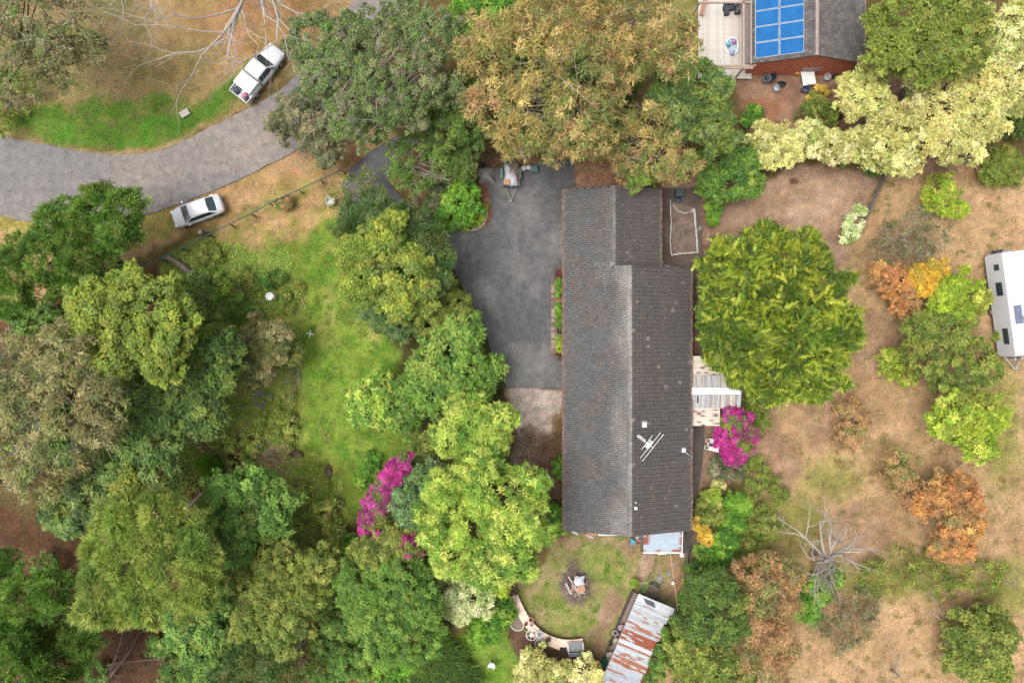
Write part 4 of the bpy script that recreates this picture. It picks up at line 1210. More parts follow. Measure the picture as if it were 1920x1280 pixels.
# ---- cream flowering trees
plant('cream_tree', 'cream leaved tree just below the junk pile of the neighbouring house', 'tree', 'puff', 'cream', [(1615, 160, 40), (1640, 190, 34), (1600, 190, 30), (1660, 215, 30, .9)], 6, 'cream leaved trees in the northeast corner')
plant('cream_tree', 'largest cream leaved tree in the middle of the northeast corner', 'tree', 'puff', 'cream', [(1760, 150, 50), (1800, 190, 58), (1750, 210, 54), (1830, 230, 46), (1790, 270, 44), (1740, 265, 40), (1730, 130, 30), (1820, 140, 40)], 7, 'cream leaved trees in the northeast corner')
plant('cream_tree', 'cream leaved tree at the right edge of the picture near the top', 'tree', 'puff', 'cream', [(1880, 60, 50), (1900, 120, 50), (1870, 170, 40), (1910, 190, 30), (1920, 40, 40)], 7.5, 'cream leaved trees in the northeast corner')
plant('cream_tree', 'low cream leaved tree on the corner of the leaf strewn yard', 'tree', 'puff', 'cream', [(1680, 260, 40), (1690, 300, 32), (1650, 270, 32), (1670, 230, 30)], 5, 'cream leaved trees in the northeast corner')
plant('cream_hedge', 'cream leaved hedge shrub nearest the wide green shrub, top of the yard', 'hedge', 'puff', 'cream', [(1440, 262, 34), (1480, 268, 34), (1440, 292, 24), (1475, 290, 22)], 3.6, 'cream leaved hedge along the yard top')
plant('cream_hedge', 'cream leaved hedge shrub in the middle of the yard top', 'hedge', 'puff', 'cream', [(1520, 258, 34), (1560, 270, 30), (1535, 288, 20), (1575, 290, 20)], 3.4, 'cream leaved hedge along the yard top')
plant('cream_hedge', 'cream leaved hedge shrub over the bare soil corner below the cream trees', 'hedge', 'puff', 'cream', [(1610, 262, 28), (1622, 290, 24), (1645, 305, 18)], 3.4, 'cream leaved hedge along the yard top')
plant('gum_tree', 'olive green gum tree with a pale trunk right of the neighbouring roof', 'tree', 'broad', 'olivegreen', [(1690, 30, 56), (1750, 40, 62), (1790, 90, 50), (1670, 90, 40), (1740, 100, 50), (1820, 50, 40), (1690, 125, 22, .7)], 10, G_N, bark=BARKPALE, trunk=.3, base=(1690, 180), density=.9, wood=6)
plant('evergreen_shrub', 'dark green shrub at the right edge below the cream trees', 'shrub', 'broad', 'dark', [(1890, 215, 34), (1915, 230, 28)], 2.5, G_E, trunk=.08)
plant('yellow_green_shrub', 'yellow green upright shrub in the dry paddock above the caravan', 'shrub', 'fine', 'lime', [(1760, 350, 26), (1770, 380, 26), (1795, 392, 18), (1745, 372, 16)], 2.6, G_E, trunk=.07, density=.85)
plant('low_shrub', 'olive green low shrub near the right edge by the black tub', 'shrub', 'fine', 'olivegreen', [(1875, 305, 30), (1895, 320, 26), (1860, 330, 20)], 1.6, G_E, trunk=.05)
plant('bare_shrub', 'grey leafless thicket in the paddock above the golden shrubs', 'shrub', 'thin', 'greyleaf', [(1690, 440, 36), (1720, 470, 34), (1750, 440, 30), (1650, 470, 24), (1720, 410, 26)], 3, G_E, trunk=.09, bark=BARKPALE, wood=30)
plant('golden_shrub', 'orange gold shrub left of the yellow and lime shrubs near the caravan', 'shrub', 'fine', 'orange', [(1690, 530, 34), (1700, 560, 28), (1660, 525, 22), (1645, 505, 16)], 3, G_E, trunk=.08, density=.8)
plant('golden_shrub', 'bright yellow shrub between the orange gold and the lime shrubs', 'shrub', 'fine', 'yellow', [(1745, 508, 26), (1730, 535, 22), (1715, 520, 16)], 3.2, G_E, trunk=.08)
plant('lime_tree', 'lime green spreading tree beside the long wall of the caravan', 'tree', 'fine', 'lime', [(1790, 545, 36), (1825, 560, 30), (1770, 570, 26), (1800, 585, 24)], 3.6, G_E, trunk=.1)
plant('olive_tree', 'dull olive spreading tree south of the lime green tree by the caravan', 'tree', 'fine', 'olivegreen', [(1770, 640, 54), (1820, 670, 44), (1740, 660, 44), (1790, 700, 44), (1850, 690, 30), (1725, 620, 28)], 4.6, G_E, density=.8, trunk=.14, wood=12)
plant('lime_shrub', 'small open lime green shrub west of the dull olive tree', 'shrub', 'fine', 'lime', [(1680, 680, 26), (1700, 705, 20), (1660, 665, 18), (1690, 655, 14)], 2, G_E, density=.6, trunk=.06)
plant('round_tree', 'round vivid lime green tree below the caravan drawbar', 'tree', 'puff', 'lime', [(1815, 790, 54), (1790, 770, 34), (1850, 780, 36), (1830, 830, 34), (1770, 790, 28)], 5, G_E, density=1.1)
plant('autumn_tree', 'rust orange tree in the paddock below the round lime tree', 'tree', 'fine', 'orange', [(1790, 930, 44), (1800, 980, 42), (1780, 1020, 36), (1740, 940, 30), (1805, 1030, 24)], 4.4, G_E, density=.75, trunk=.12, wood=10)
plant('autumn_tree', 'smaller brown orange tree left of the rust orange tree', 'tree', 'fine', 'rust', [(1690, 890, 34), (1710, 930, 30), (1680, 860, 22)], 3.4, G_E, density=.6, trunk=.1, wood=10)
plant('brown_shrub', 'faded brown orange shrub alone on the dry ground right of the cypress', 'shrub', 'fine', 'rust', [(1590, 765, 26), (1600, 795, 28), (1585, 820, 24)], 1.8, G_E, density=.55, trunk=.06)
plant('green_shrub', 'bright green dome shrub in the lower right corner beside the black tub', 'shrub', 'puff', 'olivegreen', [(1835, 1200, 56), (1810, 1180, 34), (1865, 1180, 36), (1860, 1240, 40), (1810, 1235, 36)], 4, G_E)
plant('scrub', 'olive scrub across the middle of the lower paddock', 'shrub', 'sparse', 'olivegreen', [(1680, 1070, 44), (1740, 1080, 44), (1790, 1075, 40), (1640, 1085, 34), (1850, 1085, 36), (1760, 1050, 30)], 1.4, G_E, trunk=.05, density=.8)
plant('bare_shrub', 'grey brown leafless brush below the white dead tree', 'shrub', 'thin', 'greyleaf', [(1555, 1150, 44), (1600, 1160, 40), (1580, 1190, 36), (1620, 1130, 34)], 2.2, G_E, trunk=.06, wood=40, bark=BARK)
plant('green_bush', 'mid green bush at the foot of the white dead tree', 'shrub', 'fine', 'vivid', [(1530, 1110, 30), (1510, 1140, 28), (1560, 1080, 20)], 2, G_E, trunk=.06, density=.7)
plant('autumn_tree', 'ochre gum sapling group along the paddock edge above the shed', 'tree', 'gum', 'rust', [(1420, 1080, 44), (1450, 1120, 44), (1410, 1130, 36), (1480, 1080, 30)], 5, G_E, density=1.1, trunk=.12, wood=12, bark=BARKPALE)
plant('autumn_tree', 'ochre and olive gum right of the big dark tree at the bottom edge', 'tree', 'gum', 'rust', [(1420, 1190, 46), (1460, 1210, 36), (1400, 1230, 40), (1440, 1250, 40)], 5.5, G_E, density=1.15, trunk=.12, wood=8)
plant('hedge_tree', 'dark green dense tree right of the rusty shed', 'tree', 'broad', 'dark', [(1330, 1110, 44), (1350, 1160, 46), (1310, 1170, 40), (1375, 1130, 26)], 6, G_S, base=(1345, 1130))
plant('hedge_tree', 'yellow green tree at the bottom edge right of the rusty shed', 'tree', 'broad', 'olivegreen', [(1300, 1230, 44), (1340, 1250, 46), (1290, 1275, 40), (1380, 1265, 40)], 5.5, G_S, base=(1320, 1240))
plant('hedge_shrub', 'green hedge shrub with a yellow flower along the eastern boundary near the croton', 'shrub', 'fine', 'vivid', [(1385, 950, 24), (1375, 980, 24), (1362, 1010, 22), (1350, 1040, 24)], 2.2, G_S, trunk=.06)
plant('ground_shrub', 'olive brown low shrub on the boundary below the magenta shrub', 'shrub', 'fine', 'olivegreen', [(1420, 890, 30), (1440, 930, 30), (1430, 990, 34), (1410, 1030, 30)], 1.3, G_E, trunk=.04, density=.5)
# ---- east side of the house
plant('cypress_tree', 'huge golden green cypress right of the house covering the patio roof edge', 'tree', 'spray', 'gold', [(1430, 560, 100), (1390, 510, 66), (1480, 500, 74), (1530, 560, 62), (1360, 590, 54), (1400, 660, 70), (1480, 640, 84), (1450, 720, 44), (1540, 630, 66, .85), (1580, 610, 40, .7), (1520, 700, 56, .7), (1350, 640, 36, .85), (1440, 450, 38, .8)], 9, G_E, trunk=.45, density=1.15)
plant('magenta_shrub', 'magenta flowering shrub beside the patio roof and white outdoor table', 'shrub', 'fine', 'magenta_mix', [(1378, 788, 27), (1365, 815, 28), (1395, 815, 25), (1378, 845, 26), (1388, 830, 24, 1, 'olivegreen'), (1372, 772, 14), (1370, 800, 22, .98, 'olivegreen')], 3.0, None, trunk=.09, density=1.1)
plant('flax_plant', 'strappy dark green flax clump between the cypress and the magenta shrub', 'plant', 'flax', 'olivegreen', [(1408, 770, 22), (1420, 785, 20)], 1.0, G_S, trunk=0, density=1.3)
plant('grey_shrub', 'grey green twiggy shrub just below the magenta shrub', 'shrub', 'fine', 'greyleaf', [(1352, 880, 22), (1378, 880, 20)], 1.4, G_S, trunk=.05, density=.8)
plant('yellow_shrub', 'small pale yellow shrub tuft above the croton bush', 'shrub', 'puff', 'cream', [(1349, 909, 12)], 1.2, G_S, trunk=.04, size=.7)
plant('croton_bush', 'green and yellow speckled croton bush by the southeast corner of the roof', 'shrub', 'fine', 'olivegreen', [(1333, 940, 24), (1340, 962, 22), (1325, 960, 20), (1336, 928, 16, 1, 'lime')], 1.8, G_S, trunk=.06)
plant('yellow_flowering_shrub', 'bright golden flowering shrub by the southeast house corner', 'shrub', 'fine', 'yellow', [(1312, 980, 15), (1320, 1000, 16), (1328, 1012, 11)], 1.6, G_S, trunk=.05, size=.8)
plant('hedge_shrub', 'straggly green hedge along the boundary beside the stepping stone yard', 'shrub', 'fine', 'green', [(1318, 1035, 16), (1308, 1065, 16), (1298, 1095, 16), (1290, 1120, 16), (1330, 1040, 14)], 1.5, G_S, trunk=.04)
plant('vine', 'green vine creeping over the eastern edge of the rusty shed roof', 'vine', 'fine', 'green', [(1262, 1165, 13), (1256, 1190, 15), (1246, 1215, 17), (1236, 1240, 17), (1228, 1265, 16)], 2.9, G_S, trunk=.04, flat=.5, density=1.2)
plant('grey_bush', 'grey green bush on the boundary beside the top right yard', 'shrub', 'fine', 'silver', [(1600, 420, 18), (1592, 440, 16), (1610, 400, 14)], 1.4, G_S, trunk=.04, density=.8)
plant('green_bush', 'small green bush under the cream hedge at the yard corner', 'shrub', 'fine', 'green', [(1636, 318, 14), (1580, 300, 10, .7)], 1.3, G_S, trunk=.04)
# ---- belt between the lawn and the drive
plant('wattle_tree', 'broad yellow green tree in the middle of the lawn left of the driveway', 'tree', 'puff', 'dome', [(710, 500, 66), (680, 530, 44), (765, 510, 50), (725, 448, 46), (755, 565, 40, .9), (670, 470, 38), (790, 545, 34, .85)], 8, G_C, density=1.1)
plant('cypress_tree', 'blue green feathery tree behind the broad yellow green tree', 'tree', 'pine', 'feather', [(700, 410, 46), (760, 430, 44), (800, 460, 38), (818, 510, 34), (785, 480, 42), (660, 430, 30), (838, 480, 14)], 6.5, G_C, density=1.0)
plant('bushy_shrub', 'grey feathery shrub beneath the broad yellow green tree on the lawn side', 'shrub', 'fine', 'feather', [(725, 590, 34), (755, 610, 30), (690, 575, 26)], 2.8, G_C, trunk=.08, density=.7)
plant('olive_bush', 'olive green bush against the driveway edge below the feathery tree', 'shrub', 'fine', 'olivegreen', [(840, 570, 40), (810, 610, 40), (860, 600, 34), (790, 570, 34)], 3.6, G_C, trunk=.1)
plant('citrus_tree', 'bright leafy green tree reaching the driveway beside the box plant bed', 'tree', 'big', 'green', [(850, 660, 54), (830, 700, 56), (880, 690, 44), (870, 740, 48), (925, 690, 22, .8), (810, 740, 40), (870, 620, 34)], 5, G_C, density=1.1)
plant('small_tree', 'pale green small tree standing on the lawn side of the belt', 'tree', 'broad', 'pale', [(700, 745, 40), (680, 770, 30), (720, 770, 36)], 4, G_C)
plant('small_tree', 'mid green small tree right of the pale small tree', 'tree', 'broad', 'green', [(755, 760, 40), (770, 730, 30), (760, 790, 28)], 4.2, G_C)
plant('willow_tree', 'light yellow green tall tree left of the gravel patch', 'tree', 'droop', 'pale', [(880, 790, 46), (920, 800, 42), (850, 820, 36), (940, 780, 26), (905, 840, 40)], 8, G_C, density=1.1)
plant('willow_tree', 'largest light yellow green tree left of the bonfire lawn', 'tree', 'droop', 'pale', [(900, 910, 64), (960, 930, 56), (890, 980, 66), (960, 1000, 60), (840, 930, 50), (920, 1050, 56), (990, 980, 40), (1000, 900, 26, .8), (850, 1030, 48), (970, 1050, 40), (820, 990, 36)], 10, G_C, density=1.1, trunk=.3)
plant('yellow_shrub', 'yellow leaved shrub under the southern tip of the largest yellow green tree', 'shrub', 'droop', 'lime', [(910, 1085, 30), (890, 1065, 26), (935, 1095, 20)], 4.5, G_C, trunk=.08)
plant('olive_bush', 'olive green rounded bush above the magenta tree on the lawn edge', 'shrub', 'puff', 'olivegreen', [(815, 845, 36), (800, 875, 26), (830, 870, 28)], 4.4, G_C)
plant('magenta_tree', 'tall magenta flowering tree leaning over the green lawn', 'tree', 'fine', 'magenta_mix', [(748, 876, 20), (738, 889, 20), (728, 903, 20), (720, 917, 21), (711, 932, 22), (704, 947, 21), (697, 962, 19), (690, 977, 16), (762, 864, 15), (726, 938, 15), (685, 992, 12), (716, 955, 15)], 6, None, density=1.5, flat=.6, wood=8, bark=BARKPALE)
plant('grey_green_tree', 'grey green tree between the magenta tree and largest yellow green tree', 'tree', 'broad', 'feather', [(770, 920, 44), (790, 960, 40), (800, 900, 32), (765, 960, 30)], 6.5, G_C)
plant('flame_tree', 'olive tree below the magenta tree with scattered magenta blossom', 'tree', 'fine', 'olivegreen', [(720, 1040, 50), (680, 1050, 40), (745, 1010, 38), (765, 1020, 30, 1.0, 'flame'), (725, 995, 24, .95, 'flame')], 7, G_C, density=.9, wood=10)
plant('broadleaf_tree', 'mid green tree at the lower centre above the dark glossy plants', 'tree', 'fine', 'green', [(700, 1110, 58), (760, 1090, 54), (740, 1160, 60), (790, 1140, 44), (690, 1160, 36), (660, 1090, 36), (770, 1200, 50), (720, 1210, 44)], 8, G_C, wood=14)
plant('silver_bush', 'pale silver green bush left of the curved seat wall', 'shrub', 'puff', 'silver', [(860, 1125, 36), (890, 1120, 34), (840, 1110, 26), (905, 1112, 22), (860, 1145, 22)], 4.6, G_C)
plant('green_bush', 'vivid green bush below the silver bush beside the curved seat wall', 'shrub', 'fine', 'vivid', [(925, 1155, 34), (910, 1180, 28), (940, 1140, 24)], 2.6, G_C, trunk=.07)
plant('agapanthus', 'dark strappy agapanthus clump at the bottom edge left of the plastic chair', 'plant', 'flax', 'dark', [(820, 1245, 30), (850, 1255, 30), (800, 1265, 28), (840, 1230, 22), (870, 1270, 22), (790, 1240, 20)], .9, G_C, trunk=0, density=2.2)
plant('cream_bush', 'pale cream rounded bush at the bottom edge below the curved seat wall', 'shrub', 'puff', 'cream', [(1005, 1245, 34), (1020, 1265, 30), (990, 1270, 26)], 3, 'cream bushes at the bottom of the back lawn')
plant('cream_bush', 'pale cream rounded bush at the bottom edge nearest the green tub', 'shrub', 'puff', 'cream', [(1060, 1262, 26), (1098, 1255, 28), (1110, 1268, 22), (1075, 1275, 30)], 3, 'cream bushes at the bottom of the back lawn')
# ---- driveway island
plant('casuarina_tree', 'sparse twiggy tree over the driveway entrance with grey stems', 'tree', 'sparse', 'forest', [(755, 300, 36), (790, 318, 38), (775, 285, 32), (820, 305, 32), (750, 330, 22)], 6, G_C, density=.8, wood=30, bark=BARKPALE)
plant('dark_tree', 'dark green tree at the northern end of the driveway island', 'tree', 'fine', 'dark', [(850, 295, 40), (868, 312, 26), (865, 275, 30)], 5.5, G_C)
plant('lime_bush', 'lime green broad leaved shrub on the driveway island', 'shrub', 'big', 'vivid', [(850, 370, 32), (870, 385, 28), (850, 395, 30), (865, 355, 22), (825, 380, 26)], 3, G_C, trunk=.08)
plant('grey_shrub', 'grey green shrub on the driveway island left of the lime shrub', 'shrub', 'fine', 'greyleaf', [(826, 372, 24), (832, 350, 24)], 3.2, G_C, trunk=.07, density=.8)
plant('yellow_shrub', 'yellow green ground shrub on the rounded tip of the driveway island', 'shrub', 'fine', 'lime', [(888, 404, 20), (872, 416, 16), (900, 392, 14)], 1.2, G_C, trunk=.03)
plant('sapling', 'olive brown thin sapling beside the driveway below the entrance tree', 'tree', 'thin', 'olivegreen', [(778, 390, 20), (775, 365, 20), (786, 412, 16)], 4.5, G_C, wood=16, bark=BARKPALE, trunk=.08)
plant('sapling', 'thin leafy sapling over the round stone basin by the front fence', 'tree', 'thin', 'olivegreen', [(640, 375, 24), (655, 350, 20), (690, 340, 22)], 3.5, G_C, wood=16, bark=BARKPALE, trunk=.06)
plant('fern_bush', 'fresh green glossy bush against the house wall below the gravel patch', 'shrub', 'big', 'vivid', [(1048, 866, 11), (1049, 885, 11)], 1.2, G_C, trunk=.03, size=.6)
plant('fern_bush', 'fresh green glossy bush at the southwest corner of the house', 'shrub', 'big', 'vivid', [(1045, 955, 14), (1044, 975, 15), (1050, 990, 11)], 1.3, G_C, trunk=.03, size=.6)
plant('fern', 'small light green fern beside the house path', 'fern', 'flax', 'vivid', [(1022, 938, 8)], .5, G_C, trunk=0, size=.5, density=1.4)
plant('croton_bush', 'yellow and green croton tuft at the head of the timber edging', 'shrub', 'fine', 'lime', [(1189, 1094, 8)], .7, G_S, trunk=.03, size=.6)
# ---- western grove
plant('understory_shrub', 'dark leafy understory beneath the olive brown gum and the dome tree', 'shrub', 'broad', 'forest', [(150, 640, 40), (190, 690, 40), (240, 730, 44), (210, 770, 40), (240, 690, 36), (120, 680, 40), (60, 640, 34), (100, 800, 50), (50, 740, 50), (270, 760, 34), (160, 860, 44), (30, 850, 44)], 4, G_W, trunk=.1)
plant('understory_shrub', 'olive understory between the rounded green tree and the loose olive tree', 'shrub', 'fine', 'olivegreen', [(450, 1070, 36), (470, 1040, 30), (580, 1010, 26), (560, 1040, 30), (430, 1100, 26)], 2.4, G_W, trunk=.06, density=.8)
plant('understory_shrub', 'bright green undergrowth between the loose olive tree and the lower lawn', 'shrub', 'fine', 'vivid', [(640, 1060, 22), (660, 1020, 20), (650, 1190, 24), (800, 1210, 26), (770, 1240, 26), (730, 1260, 30), (690, 1250, 26), (820, 1180, 20)], 1.4, G_C, trunk=.04, density=.8)
plant('understory_shrub', 'olive green undergrowth on the bare floor right of the small vivid bush', 'shrub', 'fine', 'weed', [(440, 850, 26), (410, 820, 24), (470, 830, 22), (560, 930, 24), (575, 960, 22), (540, 1010, 22)], 1.0, G_W, trunk=.04, density=.6)
plant('understory_shrub', 'mid green undergrowth around the fallen branches', 'shrub', 'fine', 'forest', [(330, 1260, 30), (300, 1210, 22), (420, 1230, 26), (450, 1200, 22), (180, 1260, 22), (380, 1270, 30)], 1.2, G_W, trunk=.04, density=.6)
plant('understory_shrub', 'brownish green understory at the left edge below the pines', 'shrub', 'fine', 'forest', [(110, 1160, 30), (150, 1170, 30), (60, 1200, 36), (170, 1140, 22), (90, 1060, 24)], 2, G_W, trunk=.06, density=.6)
plant('camphor_tree', 'dense yellow green dome tree left of the front lawn', 'tree', 'puff', 'dome', [(190, 580, 54), (250, 560, 54), (300, 570, 50), (230, 620, 54), (280, 640, 48), (220, 670, 38), (305, 690, 30), (335, 600, 36), (160, 610, 30), (320, 640, 36)], 11, G_W, trunk=.35)
plant('laurel_tree', 'dark green tree on the lower right of the yellow green dome tree', 'tree', 'broad', 'dark', [(380, 650, 50), (400, 700, 50), (350, 730, 56), (390, 770, 44), (330, 780, 44), (300, 740, 44), (420, 650, 30), (360, 590, 40, .9), (370, 550, 36, .8), (240, 540, 40, .75), (290, 780, 30)], 8, G_W)
plant('gum_tree', 'large olive brown twiggy gum tree at the left edge', 'tree', 'gum', 'oliv', [(70, 690, 66), (130, 690, 60), (60, 770, 70), (140, 760, 66), (190, 740, 44), (30, 840, 56), (110, 840, 56), (190, 800, 40), (70, 900, 40), (20, 700, 44), (120, 640, 36)], 12, G_W, density=1.05, bark=BARKPALE, trunk=.34, base=(110, 760), wood=60, limbs=10)
plant('laurel_tree', 'blue green tree below the olive brown gum', 'tree', 'broad', 'bluegreen', [(270, 840, 60), (230, 880, 56), (180, 920, 54), (300, 890, 40), (130, 960, 44), (210, 950, 36), (240, 910, 30, 1.05, 'dome')], 9, G_W)
plant('tea_tree', 'small olive brown tree beside the creek at the top', 'tree', 'fine', 'oliv', [(480, 630, 36), (500, 660, 40), (480, 690, 30), (520, 630, 30)], 4.5, G_W, wood=8)
plant('tea_tree', 'little olive shrub with bare twigs right of the small olive brown tree', 'shrub', 'fine', 'olivegreen', [(556, 648, 18), (550, 668, 16)], 2.6, G_W, trunk=.06, wood=16, bark=BARKPALE)
plant('laurel_tree', 'rounded green tree between the creek and the large pine', 'tree', 'puff', 'forest', [(430, 930, 46), (480, 920, 46), (520, 940, 40), (460, 980, 50), (510, 970, 40), (430, 1000, 40), (440, 1030, 36)], 7, G_W)
plant('pine_tree', 'large yellow green pine in the lower left grove', 'tree', 'pine', 'pine', [(280, 1000, 66), (230, 1050, 66), (320, 1050, 66), (270, 1100, 66), (190, 1100, 46), (350, 1090, 56), (370, 1020, 40), (230, 970, 40), (300, 960, 40), (180, 1140, 36), (380, 1110, 36)], 12, G_W, trunk=.35, wood=20)
plant('laurel_tree', 'deep green tree below the large yellow green pine', 'tree', 'broad', 'forest', [(350, 1170, 44), (390, 1180, 40), (370, 1210, 40), (400, 1140, 30)], 6.5, G_W)
plant('olive_tree', 'loose olive tree right of the large pine near the bottom', 'tree', 'fine', 'olivegreen', [(520, 1070, 56), (570, 1090, 46), (500, 1120, 56), (550, 1140, 50), (470, 1160, 40), (530, 1180, 44), (600, 1060, 36)], 8, G_W, density=.8, wood=12)
plant('pine_tree', 'green pine at the left edge near the bottom', 'tree', 'pine', 'forest', [(60, 1120, 50), (20, 1160, 56), (100, 1110, 36), (10, 1060, 30, .8)], 9, G_W)
plant('pine_tree', 'green pine in the bottom left corner', 'tree', 'pine', 'forest', [(20, 1250, 60), (60, 1270, 50), (-20, 1220, 60)], 10, G_W)
plant('pine_tree', 'green low pine left of the brown fallen branches at the bottom', 'tree', 'pine', 'forest', [(120, 1230, 46), (150, 1200, 36), (110, 1270, 46), (80, 1215, 36)], 7.5, G_W)
plant('dark_shrub', 'dark green shrub inside the fence at the left edge', 'shrub', 'fine', 'forest', [(120, 570, 36), (160, 545, 26), (90, 590, 24), (40, 590, 24)], 2.5, G_W, trunk=.07, wood=12, density=.8)
plant('fern_bush', 'small vivid green bush on the bare forest floor', 'shrub', 'pine', 'vivid', [(396, 877, 24)], 1.4, G_W, trunk=.04, size=.8)
plant('grey_pine', 'grey green wispy pine at the bottom edge below the olive tree', 'tree', 'pine', 'feather', [(470, 1250, 44), (510, 1240, 40), (430, 1270, 40), (540, 1265, 36)], 6, G_W, density=.7, wood=16)
plant('dark_shrub', 'dark thicket between the olive tree and the mid green tree', 'shrub', 'fine', 'forest', [(620, 1110, 30), (630, 1160, 34), (620, 1210, 36), (650, 1240, 40), (610, 1260, 36)], 3, G_W, trunk=.07, density=.8)
plant('creek_bush', 'bright green bush on the creek bank below the green lawn', 'shrub', 'fine', 'weed', [(610, 960, 26), (625, 1000, 24), (600, 1030, 20)], 1.5, G_W, trunk=.04, density=.7)
plant('lawn_bush', 'green weedy bush at the foot of the magenta tree on the lawn', 'shrub', 'fine', 'vivid', [(690, 880, 18), (700, 860, 16), (680, 900, 14)], .9, G_C, trunk=.03, density=.9)
plant('weed_bush', 'yellow green weed clump among the blue flowers by the creek', 'shrub', 'fine', 'weed', [(520, 770, 28), (530, 800, 26), (500, 790, 22)], .7, G_W, trunk=.03, density=.45)

for lab, lb, pal in (('green scrub clump below the driftwood log on the front lawn', [(395, 525, 22), (420, 540, 20), (405, 555, 16)], 'vivid'), ('olive scrub clump between the driftwood log and the white bird bath', [(455, 520, 20), (470, 535, 18)], 'olivegreen'), ('green scrub clump just above the white bird bath', [(500, 525, 18), (520, 518, 16)], 'green'), ('green scrub clump right of the white bird bath', [(545, 555, 18), (540, 575, 16), (556, 535, 12)], 'olivegreen'), ('dark green scrub clump left of the white bird bath', [(450, 575, 24), (475, 590, 18), (430, 590, 18)], 'forest'), ('low olive scrub clump below the grey timber post', [(392, 470, 18), (375, 485, 14), (410, 480, 12)], 'olivegreen')):
    plant('scrub_clump', lab, 'shrub', 'fine', pal, lb, .8, 'scrub clumps on the rough side of the front lawn', trunk=.03, density=.55)
# ---- leafless trees
WHITEBARK = mat('white_bark', alb(214, 204, 192), .85, var=.25, scale=5)
def bare_tree(name, label, base, h, stems, r, mtl, seed, depth=3, group=None, spread=.6, drop=0.0):
    g = random.Random(seed)
    b = W(*base)
    t = thing(name, label, 'tree', (b.x, b.y, 0), 0, group)
    mb = MB()
    top = Vector((g.uniform(-.3, .3), g.uniform(-.3, .3), h * .45))
    mb.tube([(0, 0, -.2), (top.x * .4, top.y * .4, h * .22), top], [r * 1.25, r, r * .8], 8)
    mb.build('trunk', mtl, t, smooth=True)
    br = MB()
    for (px, py, hz) in stems:
        e = W(px, py, hz) - Vector((b.x, b.y, 0))
        twigs_mb(br, top, e - top, (e - top).length, r * .55, g, depth, spread, drop)
    br.build('branches', mtl, t, smooth=True)
    return t
bare_tree('dead_tree', 'white leafless tree reaching over the verge above the utility truck', (520, -30), 9, [(440, 70, 8), (400, 125, 6.5), (385, 40, 8), (510, 70, 7), (540, 30, 8), (470, 10, 9), (430, 110, 7)], .3, WHITEBARK, 5, 3, G_N)
bare_tree('dead_tree', 'second white leafless limb at the top edge left of the utility truck', (300, -40), 7, [(280, 25, 6), (240, 10, 6), (320, 15, 6)], .2, WHITEBARK, 6, 3, G_N)
bare_tree('dead_tree', 'white leafless tree standing alone in the lower paddock', (1530, 1035), 6, [(1512, 1012, 5), (1540, 992, 5), (1566, 1010, 5), (1578, 1050, 4.5), (1510, 1066, 4.5), (1528, 1088, 4.5), (1564, 1076, 4.5), (1548, 1082, 5), (1590, 1020, 5), (1510, 1050, 4.6), (1560, 1030, 5.4), (1545, 1110, 4), (1500, 1040, 4.6), (1585, 1035, 4.6), (1525, 1000, 5.4)], .26, WHITEBARK, 8, 3, G_E, .5)
bare_tree('dead_tree', 'grey leafless sapling by the bright green dome shrub', (1770, 1165), 3, [(1750, 1130, 2.5), (1735, 1125, 2), (1780, 1190, 2), (1765, 1200, 2)], .08, BARKPALE, 9, 2, G_E)
bare_tree('dead_tree', 'pale blue grey broken sapling near the bottom right edge', (1672, 1255), 2.5, [(1655, 1240, 2), (1690, 1240, 2), (1670, 1215, 2.2), (1670, 1275, 2)], .09, BARKPALE, 10, 1, G_E)
bare_tree('dead_tree', 'bare white sapling stem over the driveway entrance', (775, 395), 5, [(782, 372, 4.6), (770, 360, 4.5), (788, 420, 4.2), (795, 410, 4)], .08, BARKPALE, 12, 2, G_C)
bare_tree('dead_tree', 'grey leafless sapling on the left side of the driveway entrance', (680, 360), 4.5, [(695, 335, 4), (690, 365, 4), (668, 385, 3.5)], .06, BARKPALE, 13, 2, G_C)
bare_tree('dead_tree', 'pale bare limbs poking from the gum at the lower left edge', (15, 900), 9, [(20, 870, 9), (60, 880, 8.5), (45, 930, 8), (5, 950, 8), (15, 840, 9)], .14, BARKPALE, 14, 2, G_W)

# ---- fallen wood
def fallen(name, label, cat, pts, r0, r1, mtl, seed, twigs=0, group=None):
    p = [W(x, y, z) for x, y, z in pts]
    b = p[0].copy()
    t = thing(name, label, cat, (b.x, b.y, 0), 0, group)
    q = [v - Vector((b.x, b.y, 0)) for v in p]
    mb = MB(); n = len(q)
    mb.tube(q, [r0 + (r1 - r0) * i / (n - 1) for i in range(n)], 8)
    g = random.Random(seed)
    mb.build('log', mtl, t, smooth=True)
    if twigs:
        tb = MB()
        for i in range(twigs):
            s = q[g.randrange(n)].lerp(q[g.randrange(n)], g.random())
            twigs_mb(tb, s, (g.uniform(-1, 1), g.uniform(-1, 1), g.uniform(.0, .25)), g.uniform(.7, 1.6), r1 * .5 + .012, g, 1, .6)
        tb.build('twig', mtl, t, smooth=True)
    return t
DRIFT = mat('driftwood', alb(160, 146, 134), .9, var=.5, scale=7, bump=.5)
fallen('driftwood_log', 'grey weathered log lying in the grass below the front fence', 'log', [(313, 482, .2), (325, 488, .26), (342, 499, .26), (361, 515, .22)], .2, .26, DRIFT, 1)
fallen('fallen_log', 'thin fallen trunk on the red forest floor beside the rounded green tree', 'log', [(352, 951, .2), (378, 925, .3), (420, 895, .5), (455, 872, .4)], .14, .06, DRIFT, 2, 6)
